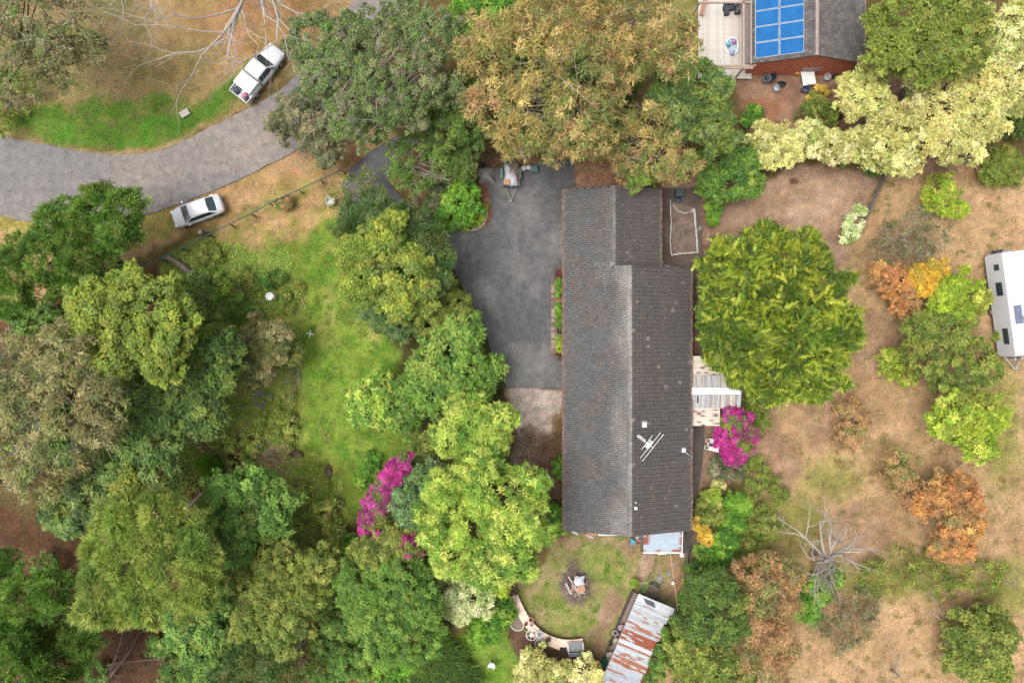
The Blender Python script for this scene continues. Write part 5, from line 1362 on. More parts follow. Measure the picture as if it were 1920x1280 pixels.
for k, (lab, pts, tw) in enumerate([('brown fallen branches heaped at the bottom left, longest dark trunk', [(200, 1280, .3), (225, 1210, .7), (235, 1170, 1.0), (250, 1150, 1.2)], 26), ('brown fallen branch lying across the heap towards the right', [(165, 1255, .3), (230, 1240, .6), (290, 1235, .5), (325, 1240, .3)], 26), ('brown fallen branch slanting up the heap under the large pine', [(205, 1270, .5), (240, 1225, .9), (262, 1185, .9)], 22)]):
    fallen('fallen_branch', lab, 'branch', pts, .14, .04, mat('dead_branch', alb(132, 108, 92), .9, var=.4, scale=6), 20 + k, tw, 'fallen branches at the bottom left')
fallen('fallen_branch', 'pale forked twig on bare soil right of the loose olive tree', 'branch', [(590, 1185, .4), (570, 1205, .3), (552, 1222, .2), (575, 1240, .1), (600, 1240, .1)], .05, .02, DRIFT, 31, 8)
fallen('fallen_branch', 'tangle of pale twigs at the end of the creek', 'branch', [(480, 862, .3), (505, 850, .5), (528, 845, .4)], .05, .02, DRIFT, 32, 20)
fallen('fallen_branch', 'grey twigs along the creek bank beneath the little olive shrub', 'branch', [(545, 690, .4), (556, 672, .6), (560, 700, .4), (552, 740, .3)], .05, .02, DRIFT, 33, 18)
fallen('fallen_branch', 'grey fallen limb on the dry ground right of the green dome shrub', 'branch', [(1870, 1085, .2), (1895, 1097, .4), (1905, 1100, .5), (1915, 1088, .6)], .06, .03, BARKPALE, 34, 6)
# ------------------------------------------------------------------ vehicles
CARW = mat('car_paint', (0.42, 0.43, 0.44), .22, var=.03, scale=1, spec=.5)
def loft(sections, closed=True):
    """sections: list of rings (same count) -> solid"""
    mb = MB(); n = len(sections[0]); vs = [p for s in sections for p in s]; fs = []
    for i in range(len(sections) - 1):
        for k in range(n):
            k2 = (k + 1) % n
            fs.append((i * n + k, i * n + k2, (i + 1) * n + k2, (i + 1) * n + k))
    fs.append(tuple(range(n - 1, -1, -1))); fs.append(tuple((len(sections) - 1) * n + k for k in range(n)))
    mb.add(vs, fs)
    return mb
def ring(x, w, z0, z1, rb=.12, rt=.12, tuck=0.0):
    """rounded cross section of a car body at station x: half width w, from z0 to z1"""
    return [(x, -w + rb, z0), (x, w - rb, z0), (x, w - tuck * .3, z0 + rb), (x, w, (z0 + z1) / 2), (x, w - tuck * .5, z1 - rt), (x, w - rt - tuck, z1 - .02), (x, (w - rt - tuck) * .4, z1),
            (x, -(w - rt - tuck) * .4, z1), (x, -w + rt + tuck, z1 - .02), (x, -w + tuck * .5, z1 - rt), (x, -w, (z0 + z1) / 2), (x, -w + tuck * .3, z0 + rb)]
def wheel(parent, x, y, r, w=.2):
    t = MB(); n = 18; s = 1 if y > 0 else -1
    vs = []; 
    for yy, rr in ((-w / 2, r * .62), (-w / 2, r * .93), (-w / 2 + .03, r), (w / 2 - .03, r), (w / 2, r * .93), (w / 2, r * .62)):
        vs += [(x + rr * math.cos(2 * PI * k / n), y + yy, r + rr * math.sin(2 * PI * k / n)) for k in range(n)]
    fs = [(i * n + k, (i + 1) * n + k, (i + 1) * n + (k + 1) % n, i * n + (k + 1) % n) for i in range(5) for k in range(n)]
    t.add(vs, fs); wo = t.build('wheel', RUBBER, parent, smooth=True)
    rm = MB(); vs = [(x + r * .62 * math.cos(2 * PI * k / n), y + s * w * .42, r + r * .62 * math.sin(2 * PI * k / n)) for k in range(n)] + [(x, y + s * w * .3, r)]
    rm.add(vs, [(k, (k + 1) % n, n) if s < 0 else ((k + 1) % n, k, n) for k in range(n)]); rm.build('rim', STEEL, wo)
def pane(parent, name, pts, m, off=.012):
    """flat piece lying off a body face"""
    p = [Vector(q) for q in pts]; n = (p[1] - p[0]).cross(p[2] - p[0]).normalized()
    mb = MB(); a = [q + n * off for q in p]; b_ = [q - n * .01 for q in p]; k = len(p)
    mb.add(b_ + a, [tuple(range(k - 1, -1, -1)), tuple(range(k, 2 * k))] + [(i, (i + 1) % k, k + (i + 1) % k, k + i) for i in range(k)])
    return mb.build(name, m, parent)
TAIL = mat('tail_lamp', (.35, .02, .02), .25); LAMP = mat('head_lamp', (.55, .56, .56), .12)
# white sedan, nose towards the lower left of the picture
p = W(377, 398, 0); ang = math.atan2(-(412 - 383), -(327 + 0 - 426)) 
a_n = W(333, 413); a_t = W(420, 382); ang = math.atan2(a_n.y - a_t.y, a_n.x - a_t.x)
car = thing('parked_car', 'white four door sedan parked on the grass verge outside the front fence', 'car', (p.x, p.y, 0), ang)
st = [(-2.2, .66, .42, .78, .06), (-2.12, .78, .30, .9, .1), (-1.7, .86, .24, .98, .1), (-1.0, .89, .22, .95, .08), (0, .9, .22, .93, .08), (.9, .89, .22, .93, .08), (1.5, .86, .24, .88, .1), (2.0, .78, .28, .76, .12), (2.2, .6, .38, .62, .08)]
loft([ring(x, w, z0, z1, .1, .12, t) for x, w, z0, z1, t in st]).build('body', CARW, car, smooth=True)
# greenhouse: roof and pillars
gh = [(-1.75, .70, .9, .93), (-1.1, .66, .9, 1.36), (-.5, .65, .9, 1.44), (.1, .65, .9, 1.43), (.45, .65, .9, 1.36), (1.15, .72, .88, .92)]
loft([[(x, -w - .1, z0), (x, w + .1, z0), (x, w - .02, z1 - .06), (x, w - .12, z1 - .01), (x, 0, z1), (x, -w + .12, z1 - .01), (x, -w + .02, z1 - .06)] for x, w, z0, z1 in gh]).build('cabin', CARW, car, smooth=False)
pane(car, 'windscreen', [(.5, -.55, 1.34), (1.12, -.68, .95), (1.18, 0, .93), (1.12, .68, .95), (.5, .55, 1.34), (.56, 0, 1.35)], GLASS, .02)
pane(car, 'rear_window', [(-1.14, .54, 1.34), (-1.66, .62, .99), (-1.7, 0, .98), (-1.66, -.62, .99), (-1.14, -.54, 1.34), (-1.1, 0, 1.38)], GLASS, .02)
for s in (-1, 1):
    q = [(-1.45, .765, .97), (.95, .77, .96), (.42, .66, 1.31), (-.5, .645, 1.385), (-1.1, .66, 1.30)]
    q = [(x, s * y, z) for x, y, z in q]
    pane(car, 'side_window', q if s < 0 else q[::-1], GLASS, .02)
    m = MB(); m.box((.85, s * .98, .98), (.12, .2, .12)); m.build('mirror', CARW, car, bevel=.02)
    m = MB(); m.box((2.06, s * .56, .63), (.2, .3, .12), rot=-s * .5); m.build('headlight', LAMP, car, bevel=.02)
    m = MB(); m.box((-2.14, s * .6, .78), (.12, .28, .14), rot=s * .4); m.build('taillight', TAIL, car, bevel=.02)
    for x in (-1.32, 1.32): wheel(car, x, s * .8, .31)
    dl_ = MB(); dl_.box((.62, s * .885, .66), (.015, .03, .44)); dl_.box((-.32, s * .893, .66), (.015, .03, .44)); dl_.box((-1.2, s * .885, .68), (.015, .03, .4)); dl_.build('door_seam', BLACK, car)
    h = MB(); h.box((-.25, s * .915, .78), (.16, .03, .03)); h.box((.6, s * .91, .78), (.16, .03, .03)); h.build('door_handle', CARW, car)
bs = MB(); bs.box((1.22, 0, .905), (.02, 1.5, .012)); bs.box((-1.82, 0, .955), (.02, 1.4, .012)); bs.build('panel_seam', BLACK, car)
ws = MB(); ws.beam((1.15, .5, .97), (.75, -.05, 1.2), .02, .02); ws.beam((1.15, -.15, .97), (.75, -.6, 1.2), .02, .02); ws.build('wiper', BLACK, car)
pl_ = MB(); pl_.box((2.22, 0, .46), (.02, .36, .11)); pl_.build('number_plate', PLASTIC, car)
# white utility truck with a load under a white cover, nose towards the top right
a_n = W(525, 100); a_t = W(458, 186); c_ = (a_n + a_t) / 2; ang = math.atan2(a_n.y - a_t.y, a_n.x - a_t.x)
ute = thing('utility_truck', 'white utility truck with an open tray parked on the verge by the road', 'pickup truck', (c_.x, c_.y, 0), ang)
st = [(-.62, .9, .35, 1.02, .04), (.3, .92, .32, 1.03, .06), (1.1, .92, .32, 1.04, .08), (1.6, .9, .34, 1.04, .1), (2.2, .86, .38, .98, .12), (2.5, .78, .42, .9, .14), (2.62, .6, .5, .8, .1)]
loft([ring(x, w, z0, z1, .1, .12, t) for x, w, z0, z1, t in st]).build('body', CARW, ute, smooth=True)
gh = [(-.6, .74, 1.0, 1.58), (-.45, .72, 1.0, 1.68), (.3, .72, 1.0, 1.7), (.62, .72, 1.0, 1.64), (1.28, .8, .98, 1.04)]
loft([[(x, -w - .1, z0), (x, w + .1, z0), (x, w - .02, z1 - .06), (x, w - .12, z1 - .01), (x, 0, z1), (x, -w + .12, z1 - .01), (x, -w + .02, z1 - .06)] for x, w, z0, z1 in gh]).build('cabin', CARW, ute)
pane(ute, 'windscreen', [(.68, -.62, 1.61), (1.24, -.74, 1.07), (1.24, .74, 1.07), (.68, .62, 1.61)], GLASS, .02)
for s in (-1, 1):
    q = [(-.5, .82, 1.08), (1.05, .83, 1.07), (.6, .72, 1.55), (-.45, .73, 1.58)]
    q = [(x, s * y, z) for x, y, z in q]
    pane(ute, 'side_window', q if s < 0 else q[::-1], GLASS, .02)
    m = MB(); m.box((1.0, s * 1.05, 1.12), (.14, .24, .18)); m.build('mirror', BLACK, ute, bevel=.02)
    m = MB(); m.box((2.46, s * .62, .78), (.16, .26, .16), rot=-s * .4); m.build('headlight', LAMP, ute, bevel=.02)
    m = MB(); m.box((-2.64, s * .82, .7), (.06, .14, .22)); m.build('taillight', TAIL, ute)
    for x in (-1.55, 1.72): wheel(ute, x, s * .8, .36, .24)
tr = MB(); tr.box((-1.7, 0, .72), (1.95, 1.86, .12)); tr.box((-1.7, .91, .9), (1.95, .05, .36)); tr.box((-1.7, -.91, .9), (1.95, .05, .36)); tr.box((-2.66, 0, .9), (.05, 1.86, .36)); tr.box((-.75, 0, 1.1), (.06, 1.86, .8))
tr.build('tray', CARW, ute)
cv = MB(); cv.box((-1.38, 0, 1.26), (1.15, 1.7, .5)); cv.build('tray_cover', mat('white_canvas', (.58, .58, .56), .7, var=.1, scale=2), ute, bevel=.06)
m4 = ute.matrix_basis.copy()
def on_ute(x, y, z):
    return Vector((c_.x, c_.y, 0)) + Matrix.Rotation(ang, 3, 'Z') @ Vector((x, y, z))
def sack(name, lab, cat, c, d, colr, rot=0, group=None):
    mb = MB(); mb.lathe((0, 0, 0), [(.3, 0), (.5, .12), (.52, .45), (.44, .8), (.2, 1.0)], 12)
    mb.v = [(x * d[0] + .04 * math.sin(5 * y + x * 3), y * d[1] + .04 * math.sin(7 * x), z * d[2]) for x, y, z in mb.v]
    o = mb.build(name, mat('sack_' + '_'.join(map(str, colr)), alb(*colr), .7, var=.3, scale=5), None, c, rot, True)
    return tag(o, lab, cat, group)
sack('bag', 'pink bag lying in the open tray end of the white utility truck', 'bag', on_ute(-2.25, -.35, .78), (.5, .5, .4), (220, 130, 160))
sack('bag', 'dark blue bag on the left of the utility truck tray end', 'bag', on_ute(-2.3, .45, .78), (.55, .7, .36), (66, 78, 100))
sack('bag', 'second dark bag at the tail corner of the utility truck tray', 'bag', on_ute(-2.4, -.65, .78), (.35, .4, .3), (60, 66, 84))
# caravan at the right edge
cz = 2.6
q0 = W(1847, 480, 0.6); q1 = W(1873, 668, .6)
dirc = (q0 - q1); dirc.z = 0; cl = dirc.length; dirc.normalize(); perp_c = Vector((dirc.y, -dirc.x, 0))
cc = (q0 + q1) / 2 + perp_c * 1.2; cc.z = 0
angc = math.atan2(dirc.y, dirc.x)
cv_ = thing('caravan', 'white caravan standing at the right edge of the dry paddock', 'caravan', cc, angc)
hl = cl / 2
def crring(x, w, z0, z1, r): return [(x, -w, z0), (x, w, z0), (x, w, z1 - r), (x, w - r * .4, z1 - r * .3), (x, w - r, z1), (x, -w + r, z1), (x, -w + r * .4, z1 - r * .3), (x, -w, z1 - r)]
CVW = mat('caravan_white', (.46, .47, .48), .3, var=.04, scale=1.5)
loft([crring(-hl, 1.1, .7, 2.3, .15), crring(-hl + .2, 1.2, .5, 2.6, .12), crring(hl - .15, 1.2, .5, 2.65, .12), crring(hl, 1.15, .6, 2.55, .14)]).build('body', CVW, cv_)
for x, wd, hh in ((hl - 1.1, .5, .55), (hl - 2.9, 1.1, .7), (-hl + 1.7, 1.3, .6)):
    m = MB(); m.box((x, 1.21, 1.75), (wd, .04, hh)); f = m.build('window', BLACK, cv_)
    m = MB(); m.box((x, 1.235, 1.75), (wd - .1, .02, hh - .1)); m.build('pane', GLASS, f)
m = MB(); m.box((-hl + 3.4, .62, 2.68), (1.5, .6, .04)); m.build('solar_panel', mat('grey_solar', alb(130, 138, 160), .35), cv_)
m = MB(); m.box((-hl + 2.9, -.2, 2.72), (.7, .9, .16)); m.build('air_conditioner', mat('beige_unit', alb(214, 196, 186), .5), cv_, bevel=.04)
m = MB(); m.box((hl - 2.3, .0, 2.68), (.7, .7, .08)); m.build('roof_hatch', PLASTIC, cv_, bevel=.03)
m = MB(); m.box((hl - 1.0, -.5, 2.68), (.5, .5, .08)); m.build('roof_hatch', PLASTIC, cv_, bevel=.03)
for s in (-1, 1):
    m = MB(); m.beam((-hl, s * .8, .55), (-hl - 1.3, 0, .55), .08, .12); m.build('drawbar', STEEL, cv_)
    for x in (-.5, .4): wheel(cv_, x, s * 1.08, .36, .22)
for y in (-.28, .28):
    m = MB(); m.lathe((-hl - .35, y, .6), [(.15, 0), (.16, .5), (.1, .6)], 10); m.build('gas_bottle', STEEL, cv_)
m = MB(); m.tube([(-hl - 1.2, 0, .05), (-hl - 1.2, 0, .8)], .04, 8); m.build('jockey_wheel', STEEL, cv_)
m = MB(); m.lathe((0, 0, 0), [(.2, -.1), (.36, -.1), (.36, .1), (.2, .1)], 16); m.v = [(hl + .22 + z, y + .5, 1.1 + x) for x, y, z in m.v]; m.build('spare_wheel', RUBBER, cv_)
m = MB(); m.box((hl + .1, 0, .6), (.2, 2.0, .1)); m.build('bumper', STEEL, cv_)

# ------------------------------------------------------------------ trailer with its load
tp = W(957.5, 331, 0)
tl = thing('box_trailer', 'small box trailer full of rubbish parked at the top of the driveway', 'trailer', tp)
wT, lT = S(27), S(46)
m = MB(); m.box((0, 0, .55), (wT, lT, .06)); m.build('floor', GREENMETAL, tl)
for s in (-1, 1):
    m = MB(); m.box((s * wT / 2, 0, .75), (.04, lT, .4)); m.build('side_panel', mat('trailer_side', alb(70, 76, 84), .5), tl)
    m = MB(); m.box((s * (wT / 2 + .16), .1, .66), (.24, .75, .06)); m.box((s * (wT / 2 + .16), .5, .56), (.24, .06, .26)); m.box((s * (wT / 2 + .16), -.3, .56), (.24, .06, .26)); m.build('mudguard', mat('pale_green_guard', alb(118, 160, 140), .5, var=.2), tl, bevel=.02)
    wheel(tl, 0, s * (wT / 2 + .16), .28, .17)
    tl.children[-1].location = (0, 0, 0)
    m = MB(); m.tube([(s * (wT / 2 + .1), -.3, .9), (s * (wT / 2 + .1), -lT / 2, .9)], .018, 5); m.build('rail', STEEL, tl)
    m = MB(); m.beam((s * wT * .36, -lT / 2, .5), (s * .03, -lT / 2 - 1.1, .5), .06, .08); m.build('drawbar', mat('drawbar_paint', alb(150, 154, 142), .5), tl)
m = MB(); m.box((0, lT / 2, .75), (wT, .04, .4)); m.build('tailgate', _mats['trailer_side'], tl)
m = MB(); m.box((0, -lT / 2, .75), (wT, .04, .4)); m.build('headboard', _mats['trailer_side'], tl)
m = MB(); m.lathe((0, -lT / 2 - 1.14, .44), [(.05, 0), (.07, .06), (.06, .14), (.03, .16)], 8); m.build('coupling', STEEL, tl)
# wheels of the trailer turn about x, so turn those meshes
for ch in tl.children:
    if ch.name.startswith('wheel'):
        for sub in [ch] + list(ch.children):
            for v in sub.data.vertices:
                x, y, z = v.co; v.co = (y, x + .1, z)
            sub.data.flip_normals()
def crumple(name, lab, cat, c, sx, sy, h, colr, seed, n=16, group=None, outline=None, m_=None):
    """creased sheet of plastic or cloth thrown over a heap"""
    mb = MB(); g = random.Random(seed); vs = []
    for i in range(n + 1):
        for j in range(n + 1):
            u, v = i / n * 2 - 1, j / n * 2 - 1
            e = max(abs(u), abs(v))
            z = h * (1 - e ** 3) + float(fbm(np.array(u * 2.6 + seed), np.array(v * 2.6), seed, 3) - .5) * h * .55
            k = 1 + .1 * math.sin(seed + 5 * math.atan2(v, u))
            vs.append((u * sx * k, v * sy * k, max(0.01, z)))
    mb.add(vs, [(i * (n + 1) + j, (i + 1) * (n + 1) + j, (i + 1) * (n + 1) + j + 1, i * (n + 1) + j + 1) for i in range(n) for j in range(n)])
    rim = [i * (n + 1) for i in range(n + 1)] + [n * (n + 1) + j for j in range(1, n + 1)] + [i * (n + 1) + n for i in range(n - 1, -1, -1)] + [j for j in range(n - 1, 0, -1)]
    k0 = len(mb.v); mb.v += [(mb.v[i][0], mb.v[i][1], -.02) for i in rim]; mb.c += [(.5, .5, .5)] * len(rim)
    for a in range(len(rim)):
        b_ = (a + 1) % len(rim); mb.f.append([rim[a], rim[b_], k0 + b_, k0 + a][::-1])
    mb.f.append([k0 + i for i in range(len(rim))])
    return tag(mb.build(name, m_ or mat('cloth_' + '_'.join(map(str, colr)), alb(*colr), .6, var=.25, scale=5), None, c), lab, cat, group)
crumple('tarpaulin', 'white plastic sheeting heaped in the box trailer', 'tarpaulin', (tp.x + .02, tp.y - .1, .62), .58, .9, .4, (236, 238, 242), 3)
m = MB(); m.box((0, 0, .17), (.5, .46, .34)); bo = m.build('cardboard_box', mat('cardboard', alb(218, 166, 126), .8, var=.1), None, (W(950, 349).x, W(0, 347).y, .82)); tag(bo, 'brown cardboard box standing on the front corner of the trailer', 'box')
m = MB(); m.box((0.02, 0, .342), (.1, .07, .006)); m.build('label', BLACK, bo)
tw = MB(); gq = random.Random(3)
for i in range(60): twigs_mb(tw, (gq.uniform(-.35, .35), gq.uniform(-.55, .4), gq.uniform(0, .2)), (gq.uniform(-.4, .4), gq.uniform(-1, 1), .2), gq.uniform(.3, .7), .016, gq, 1, .5)
tag(tw.build('prunings', mat('dry_prunings', alb(160, 128, 96), .9, var=.4), None, (tp.x + .25, tp.y + .5, .95)), 'brown garden prunings heaped in the back of the trailer', 'prunings')
m = MB(); m.box((0, 0, .03), (.12, .62, .06), rot=.15); tag(m.build('plank', mat('red_paint', alb(150, 40, 54), .5), None, (tp.x + .5, tp.y - .3, .98)), 'dark red plank lying on the right side of the trailer load', 'plank')
crumple('tarpaulin', 'grey weathered cover over a square object beside the trailer', 'tarpaulin', (W(912, 329).x, W(0, 329).y, 0), .66, .64, .8, (196, 188, 182), 6)
def tub(name, lab, cat, px, py, rx, ry, h, colr, lid=None, group=None, z=0, open_=True, rot=0):
    """thin walled tub or bin with a rim; an open one shows its inside"""
    c = W(px, py, z)
    mb = MB(); mb.lathe((0, 0, 0), [(.8, 0), (.96, h * .9), (1.06, h * .9), (1.06, h), (.94, h), (.78, .06)] if open_ else [(.8, 0), (.96, h)], 18, sx=rx, sy=ry)
    o = mb.build(name, mat('plastic_' + '_'.join(map(str, colr)), alb(*colr), .5, var=.15), None, c, rot)
    tag(o, lab, cat, group)
    if lid:
        l = MB(); l.lathe((0, 0, h), [(1.08, 0), (1.1, .04), (.9, .07), (.3, .08)], 18, sx=rx, sy=ry); l.build('lid', mat('plastic_' + '_'.join(map(str, lid)), alb(*lid), .45, var=.12), o)
    return o
tub('bucket', 'white lidded bucket nearest the trailer at the driveway head', 'bucket', 981.5, 318, .19, .19, .45, (180, 182, 184), (226, 230, 234))
tub('bucket', 'white lidded bucket between its twin and the green crate', 'bucket', 990.5, 316.5, .18, .18, .42, (180, 182, 184), (222, 226, 232))
def crate(name, lab, cat, px, py, sx, sy, h, colr, rot=0, z=0, lidcol=None):
    c = W(px, py, z); mb = MB()
    t = .03
    mb.box((0, 0, t / 2), (sx, sy, t))
    for s in (-1, 1):
        mb.box((s * (sx / 2 - t / 2), 0, h / 2 + t / 2), (t, sy, h - t)); mb.box((0, s * (sy / 2 - t / 2), h / 2 + t / 2), (sx - 2 * t, t, h - t))
    for s in (-1, 1):
        mb.box((s * (sx / 2 + .015), 0, h - .03), (.03, sy + .06, .05)); mb.box((0, s * (sy / 2 + .015), h - .03), (sx, .03, .05))
    o = tag(mb.build(name, mat('plastic_' + '_'.join(map(str, colr)), alb(*colr), .5, var=.2), None, c, rot), lab, cat)
    if lidcol:
        l = MB(); l.box((0, 0, h + .02), (sx + .05, sy + .05, .04)); l.box((0, 0, h + .055), (sx - .15, sy - .12, .03)); l.build('lid', mat('plastic_' + '_'.join(map(str, lidcol)), alb(*lidcol), .5, var=.2), o)
    return o
crate('storage_crate', 'grey green lidded crate at the driveway head right of the buckets', 'crate', 1001, 319, .55, .45, .4, (84, 120, 106), 0, 0, (98, 134, 120))
tub('plant_pot', 'dark pot behind the grey cover at the driveway head', 'pot', 906, 311, .2, .2, .35, (66, 76, 78))
# ------------------------------------------------------------------ concrete slab east of the house
sl_ = thing('concrete_slab', 'raised concrete slab with crumbling white edges beside the tiled house', 'slab', W(1282, 424))
so = Vector(sl_.location)
m = MB(); m.prism([tuple((W(x, y) - so))[:2] for x, y in ((1259, 378), (1303, 392), (1308, 474), (1260, 478))], 0, .14); m.build('slab', mat('slab_concrete', alb(142, 120, 108), .9, var=.55, scale=2.2, dirt=alb(84, 66, 58), dscale=1.1, damt=1.0, bump=.3), sl_)
CHALK = mat('chalky_white', alb(222, 214, 204), .9, var=.25, scale=5, dirt=alb(150, 130, 116), dscale=3, damt=.6)
def edging(pts, w, seed=0, z=.16):
    g = random.Random(seed); q = []
    for a, b_ in zip(pts, pts[1:]):
        for i in range(6): q.append((a[0] + (b_[0] - a[0]) * i / 6, a[1] + (b_[1] - a[1]) * i / 6))
    q.append(pts[-1])
    P = [W(x + g.uniform(-.5, .5), y + g.uniform(-.5, .5), z) - so for x, y in q]
    mb = MB(); mb.tube(P, [w * g.uniform(.6, 1.15) for _ in P], 6); mb.v = [(x, y, z + (zz - z) * .5) for x, y, zz in mb.v]
    mb.build('edging', CHALK, sl_)
edging([(1257, 374), (1258.5, 420), (1257, 450), (1259, 478)], .055, 1)
edging([(1302, 392), (1304, 420), (1307, 450), (1308, 474)], .085, 2)
edging([(1259, 478), (1280, 475), (1308, 473)], .07, 3)
edging([(1262, 384), (1270, 395), (1284, 400), (1296, 397), (1303, 390)], .05, 4, .17)
edging([(1237, 486), (1246, 496), (1256, 500)], .045, 5, .05)
edging([(1294, 503), (1304, 499), (1312, 491)], .07, 6, .05)
crate('storage_box', 'dark green storage box with a grey lid at the head of the concrete slab', 'box', 1271, 364, .62, .62, .6, (44, 60, 62), 0, .0, (60, 78, 84))
crumple('tarpaulin', 'crumpled dark netting on the slab just below the storage box', 'netting', W(1271, 376, .02), .3, .2, .2, (84, 104, 104), 9, 8)
def stone(name, lab, px, py, r, h, colr, seed, group=None, cat='stone', rot=0):
    g = random.Random(seed); mb = MB(); n = 8
    rr = [r * g.uniform(.75, 1.15) for _ in range(n)]
    vs = [(rr[k] * math.cos(2 * PI * k / n), rr[k] * math.sin(2 * PI * k / n) * .75, -.05) for k in range(n)] + [(rr[k] * .9 * math.cos(2 * PI * k / n), rr[k] * .68 * math.sin(2 * PI * k / n), h) for k in range(n)]
    mb.add(vs, [tuple(range(n - 1, -1, -1)), tuple(range(n, 2 * n))] + [(k, (k + 1) % n, n + (k + 1) % n, n + k) for k in range(n)])
    return tag(mb.build(name, mat('stone_' + '_'.join(map(str, colr)), alb(*colr), .85, var=.3, scale=4, bump=.3), None, W(px, py), rot or g.uniform(0, 3)), lab, cat, group)
stone('stone', 'pale flat stone on the litter strip below the green creeper', 1327, 440, .24, .06, (176, 148, 128), 1)
stone('stone', 'pale round stone on the litter strip beside the cypress', 1324, 477, .2, .08, (184, 164, 150), 2)
stone('stone', 'grey slate leaning at the right edge of the concrete slab', 1312, 428, .22, .05, (150, 158, 158), 3, rot=1.2)
for i, (x, y, r, lab) in enumerate([(1236, 1085, .36, 'grey stepping stone in the middle of the side yard'), (1227, 1099, .36, 'grey stepping stone nearest the rusty shed flashing'), (1254, 1076, .24, 'small grey stepping stone beside the washing line'), (1263, 1057, .22, 'grey stepping stone nearest the lean to roof')]):
    stone('stepping_stone', lab, x, y, r, .03, (164, 168, 170), 10 + i, 'stepping stones in the side yard', 'stepping stone')
# ------------------------------------------------------------------ planted strip along the house wall
bed = thing('garden_bed', 'narrow brick edged garden bed along the house wall by the driveway', 'garden bed', W(1046, 592))
bo_ = Vector(bed.location)
BK = mat('edging_brick', attr=True, rough=.9, var=.3, scale=12)
bmes = []
for c in ((150, 128, 116), (172, 148, 132), (132, 112, 104), (190, 168, 152)):
    t_ = MB(); t_.box((0, 0, 0), (.30, .2, .08), col=alb(*c)); me = new_mesh('brick', np.array(t_.v), 4, [k for f in t_.f for k in f], np.array(t_.c)); me.materials.append(BK); bmes.append(me)
g = random.Random(5)
y0_, y1_ = W(0, 668).y, W(0, 516).y
nbk = int((y1_ - y0_) / .225)
for i in range(nbk):
    for row, xx in ((0, 1036.5), (1, 1042.6)):
        o = bpy.data.objects.new('brick', bmes[g.randrange(4)]); C.objects.link(o); o.parent = bed
        o.location = Vector((W(xx, 0).x + g.uniform(-.015, .015), y0_ + .11 + i * .225, .05 + row * .05 + g.uniform(-.01, .01))) - bo_
        o.rotation_euler = (0, 0, g.uniform(-.05, .05))
m = MB(); m.prism([tuple(W(x, y) - bo_)[:2] for x, y in ((1043, 514), (1056, 514), (1056, 670), (1043, 670))], 0, .1); m.build('soil', mat('bed_soil', alb(110, 84, 70), .95, var=.4, scale=6), bed)
for i, (y0b, y1b, pal, lab) in enumerate([(522, 556, 'vivid', 'longest clipped box hedge in the planted strip by the driveway'), (568, 580, 'vivid', 'second clipped box plant of the strip, below the upper red plant'), (582, 598, 'vivid', 'third clipped box plant of the strip, with a red flower at its top'), (600, 612, 'green', 'fourth clipped box plant of the strip, just above the oval pot'), (628, 643, 'green', 'darker box plant of the strip just below the oval pot'), (643, 658, 'lime', 'light green box plant at the lower end of the strip')]):
    n = max(2, int((y1b - y0b) / 7))
    plant('box_plant', lab, 'plant', 'fine', pal, [(1047.5, y0b + (y1b - y0b) * (k + .5) / n, 6.2) for k in range(n)], .55, 'clipped plants in the strip by the driveway', trunk=.02, size=.45, density=.9)
for px, py, lab in ((1047, 513, 'red leaved plant at the top of the planted strip'), (1046, 561, 'red leaved plant below the longest box hedge'), (1049, 664, 'red leaved plant at the lower end of the planted strip')):
    PAL['redleaf'] = [(134, 78, 74), (150, 96, 86), (108, 64, 62), (170, 134, 116)]
    plant('red_plant', lab, 'plant', 'flax', 'redleaf', [(px, py, 6)], .4, 'clipped plants in the strip by the driveway', trunk=0, size=.4, density=1.5)
tub('plant_pot', 'dark oval pot between the box plants of the planted strip', 'pot', 1048, 619, .2, .36, .4, (54, 58, 62))
tub('plant_pot', 'white rimmed pot at the lower end of the planted strip', 'pot', 1050, 668, .2, .16, .25, (206, 200, 196))
# down pipe leaves etc: white tap bracket on the north eave
m = MB(); m.tube([(0, 0, 2.5), (.12, -.22, 2.55), (.1, -.3, 2.5)], .05, 6); tag(m.build('pipe_offcut', PLASTIC, None, W(1053, 374)), 'short white pipe poking out beside the north end of the gutter', 'pipe')
# ------------------------------------------------------------------ back lawn: curved seat wall
PINK = mat('pink_concrete', alb(238, 208, 188, k=1.5), .85, var=.12, scale=3, dirt=alb(170, 136, 112), dscale=1.4, damt=.5)
inner = smooth_poly([(970, 1111), (977, 1128), (986, 1146), (995, 1160), (1007, 1174), (1022, 1186), (1040, 1194), (1058, 1198), (1076, 1198), (1093, 1196)], 3, False)
outer = smooth_poly([(953, 1111), (960, 1130), (968, 1147), (977, 1163), (988, 1177), (1003, 1192), (1020, 1206), (1040, 1215), (1060, 1220), (1097, 1217)], 3, False)
sw_ = thing('seat_wall', 'curved pink concrete seat wall at the edge of the back lawn', 'wall', W(1000, 1180))
so_ = Vector(sw_.location)
cuts = [0, 7, 13, 19, len(inner) - 1]
g = random.Random(2)
for a, b_ in zip(cuts, cuts[1:]):
    poly = [tuple(W(x, y, .42) - so_)[:2] for x, y in inner[a:b_ + 1]] + [tuple(W(x, y, .42) - so_)[:2] for x, y in outer[a:b_ + 1][::-1]]
    cx_ = sum(p[0] for p in poly) / len(poly); cy_ = sum(p[1] for p in poly) / len(poly)
    m = MB(); m.prism([(cx_ + (x - cx_) * .985, cy_ + (y - cy_) * .985) for x, y in poly], .36, .44 + g.uniform(-.006, .006)); m.build('seat_slab', PINK, sw_, bevel=.01)
    m = MB(); m.prism([(cx_ + (x - cx_) * .9, cy_ + (y - cy_) * .9) for x, y in poly], -.1, .355); m.build('base', mat('seat_base', alb(150, 120, 100), .9, var=.3), sw_)
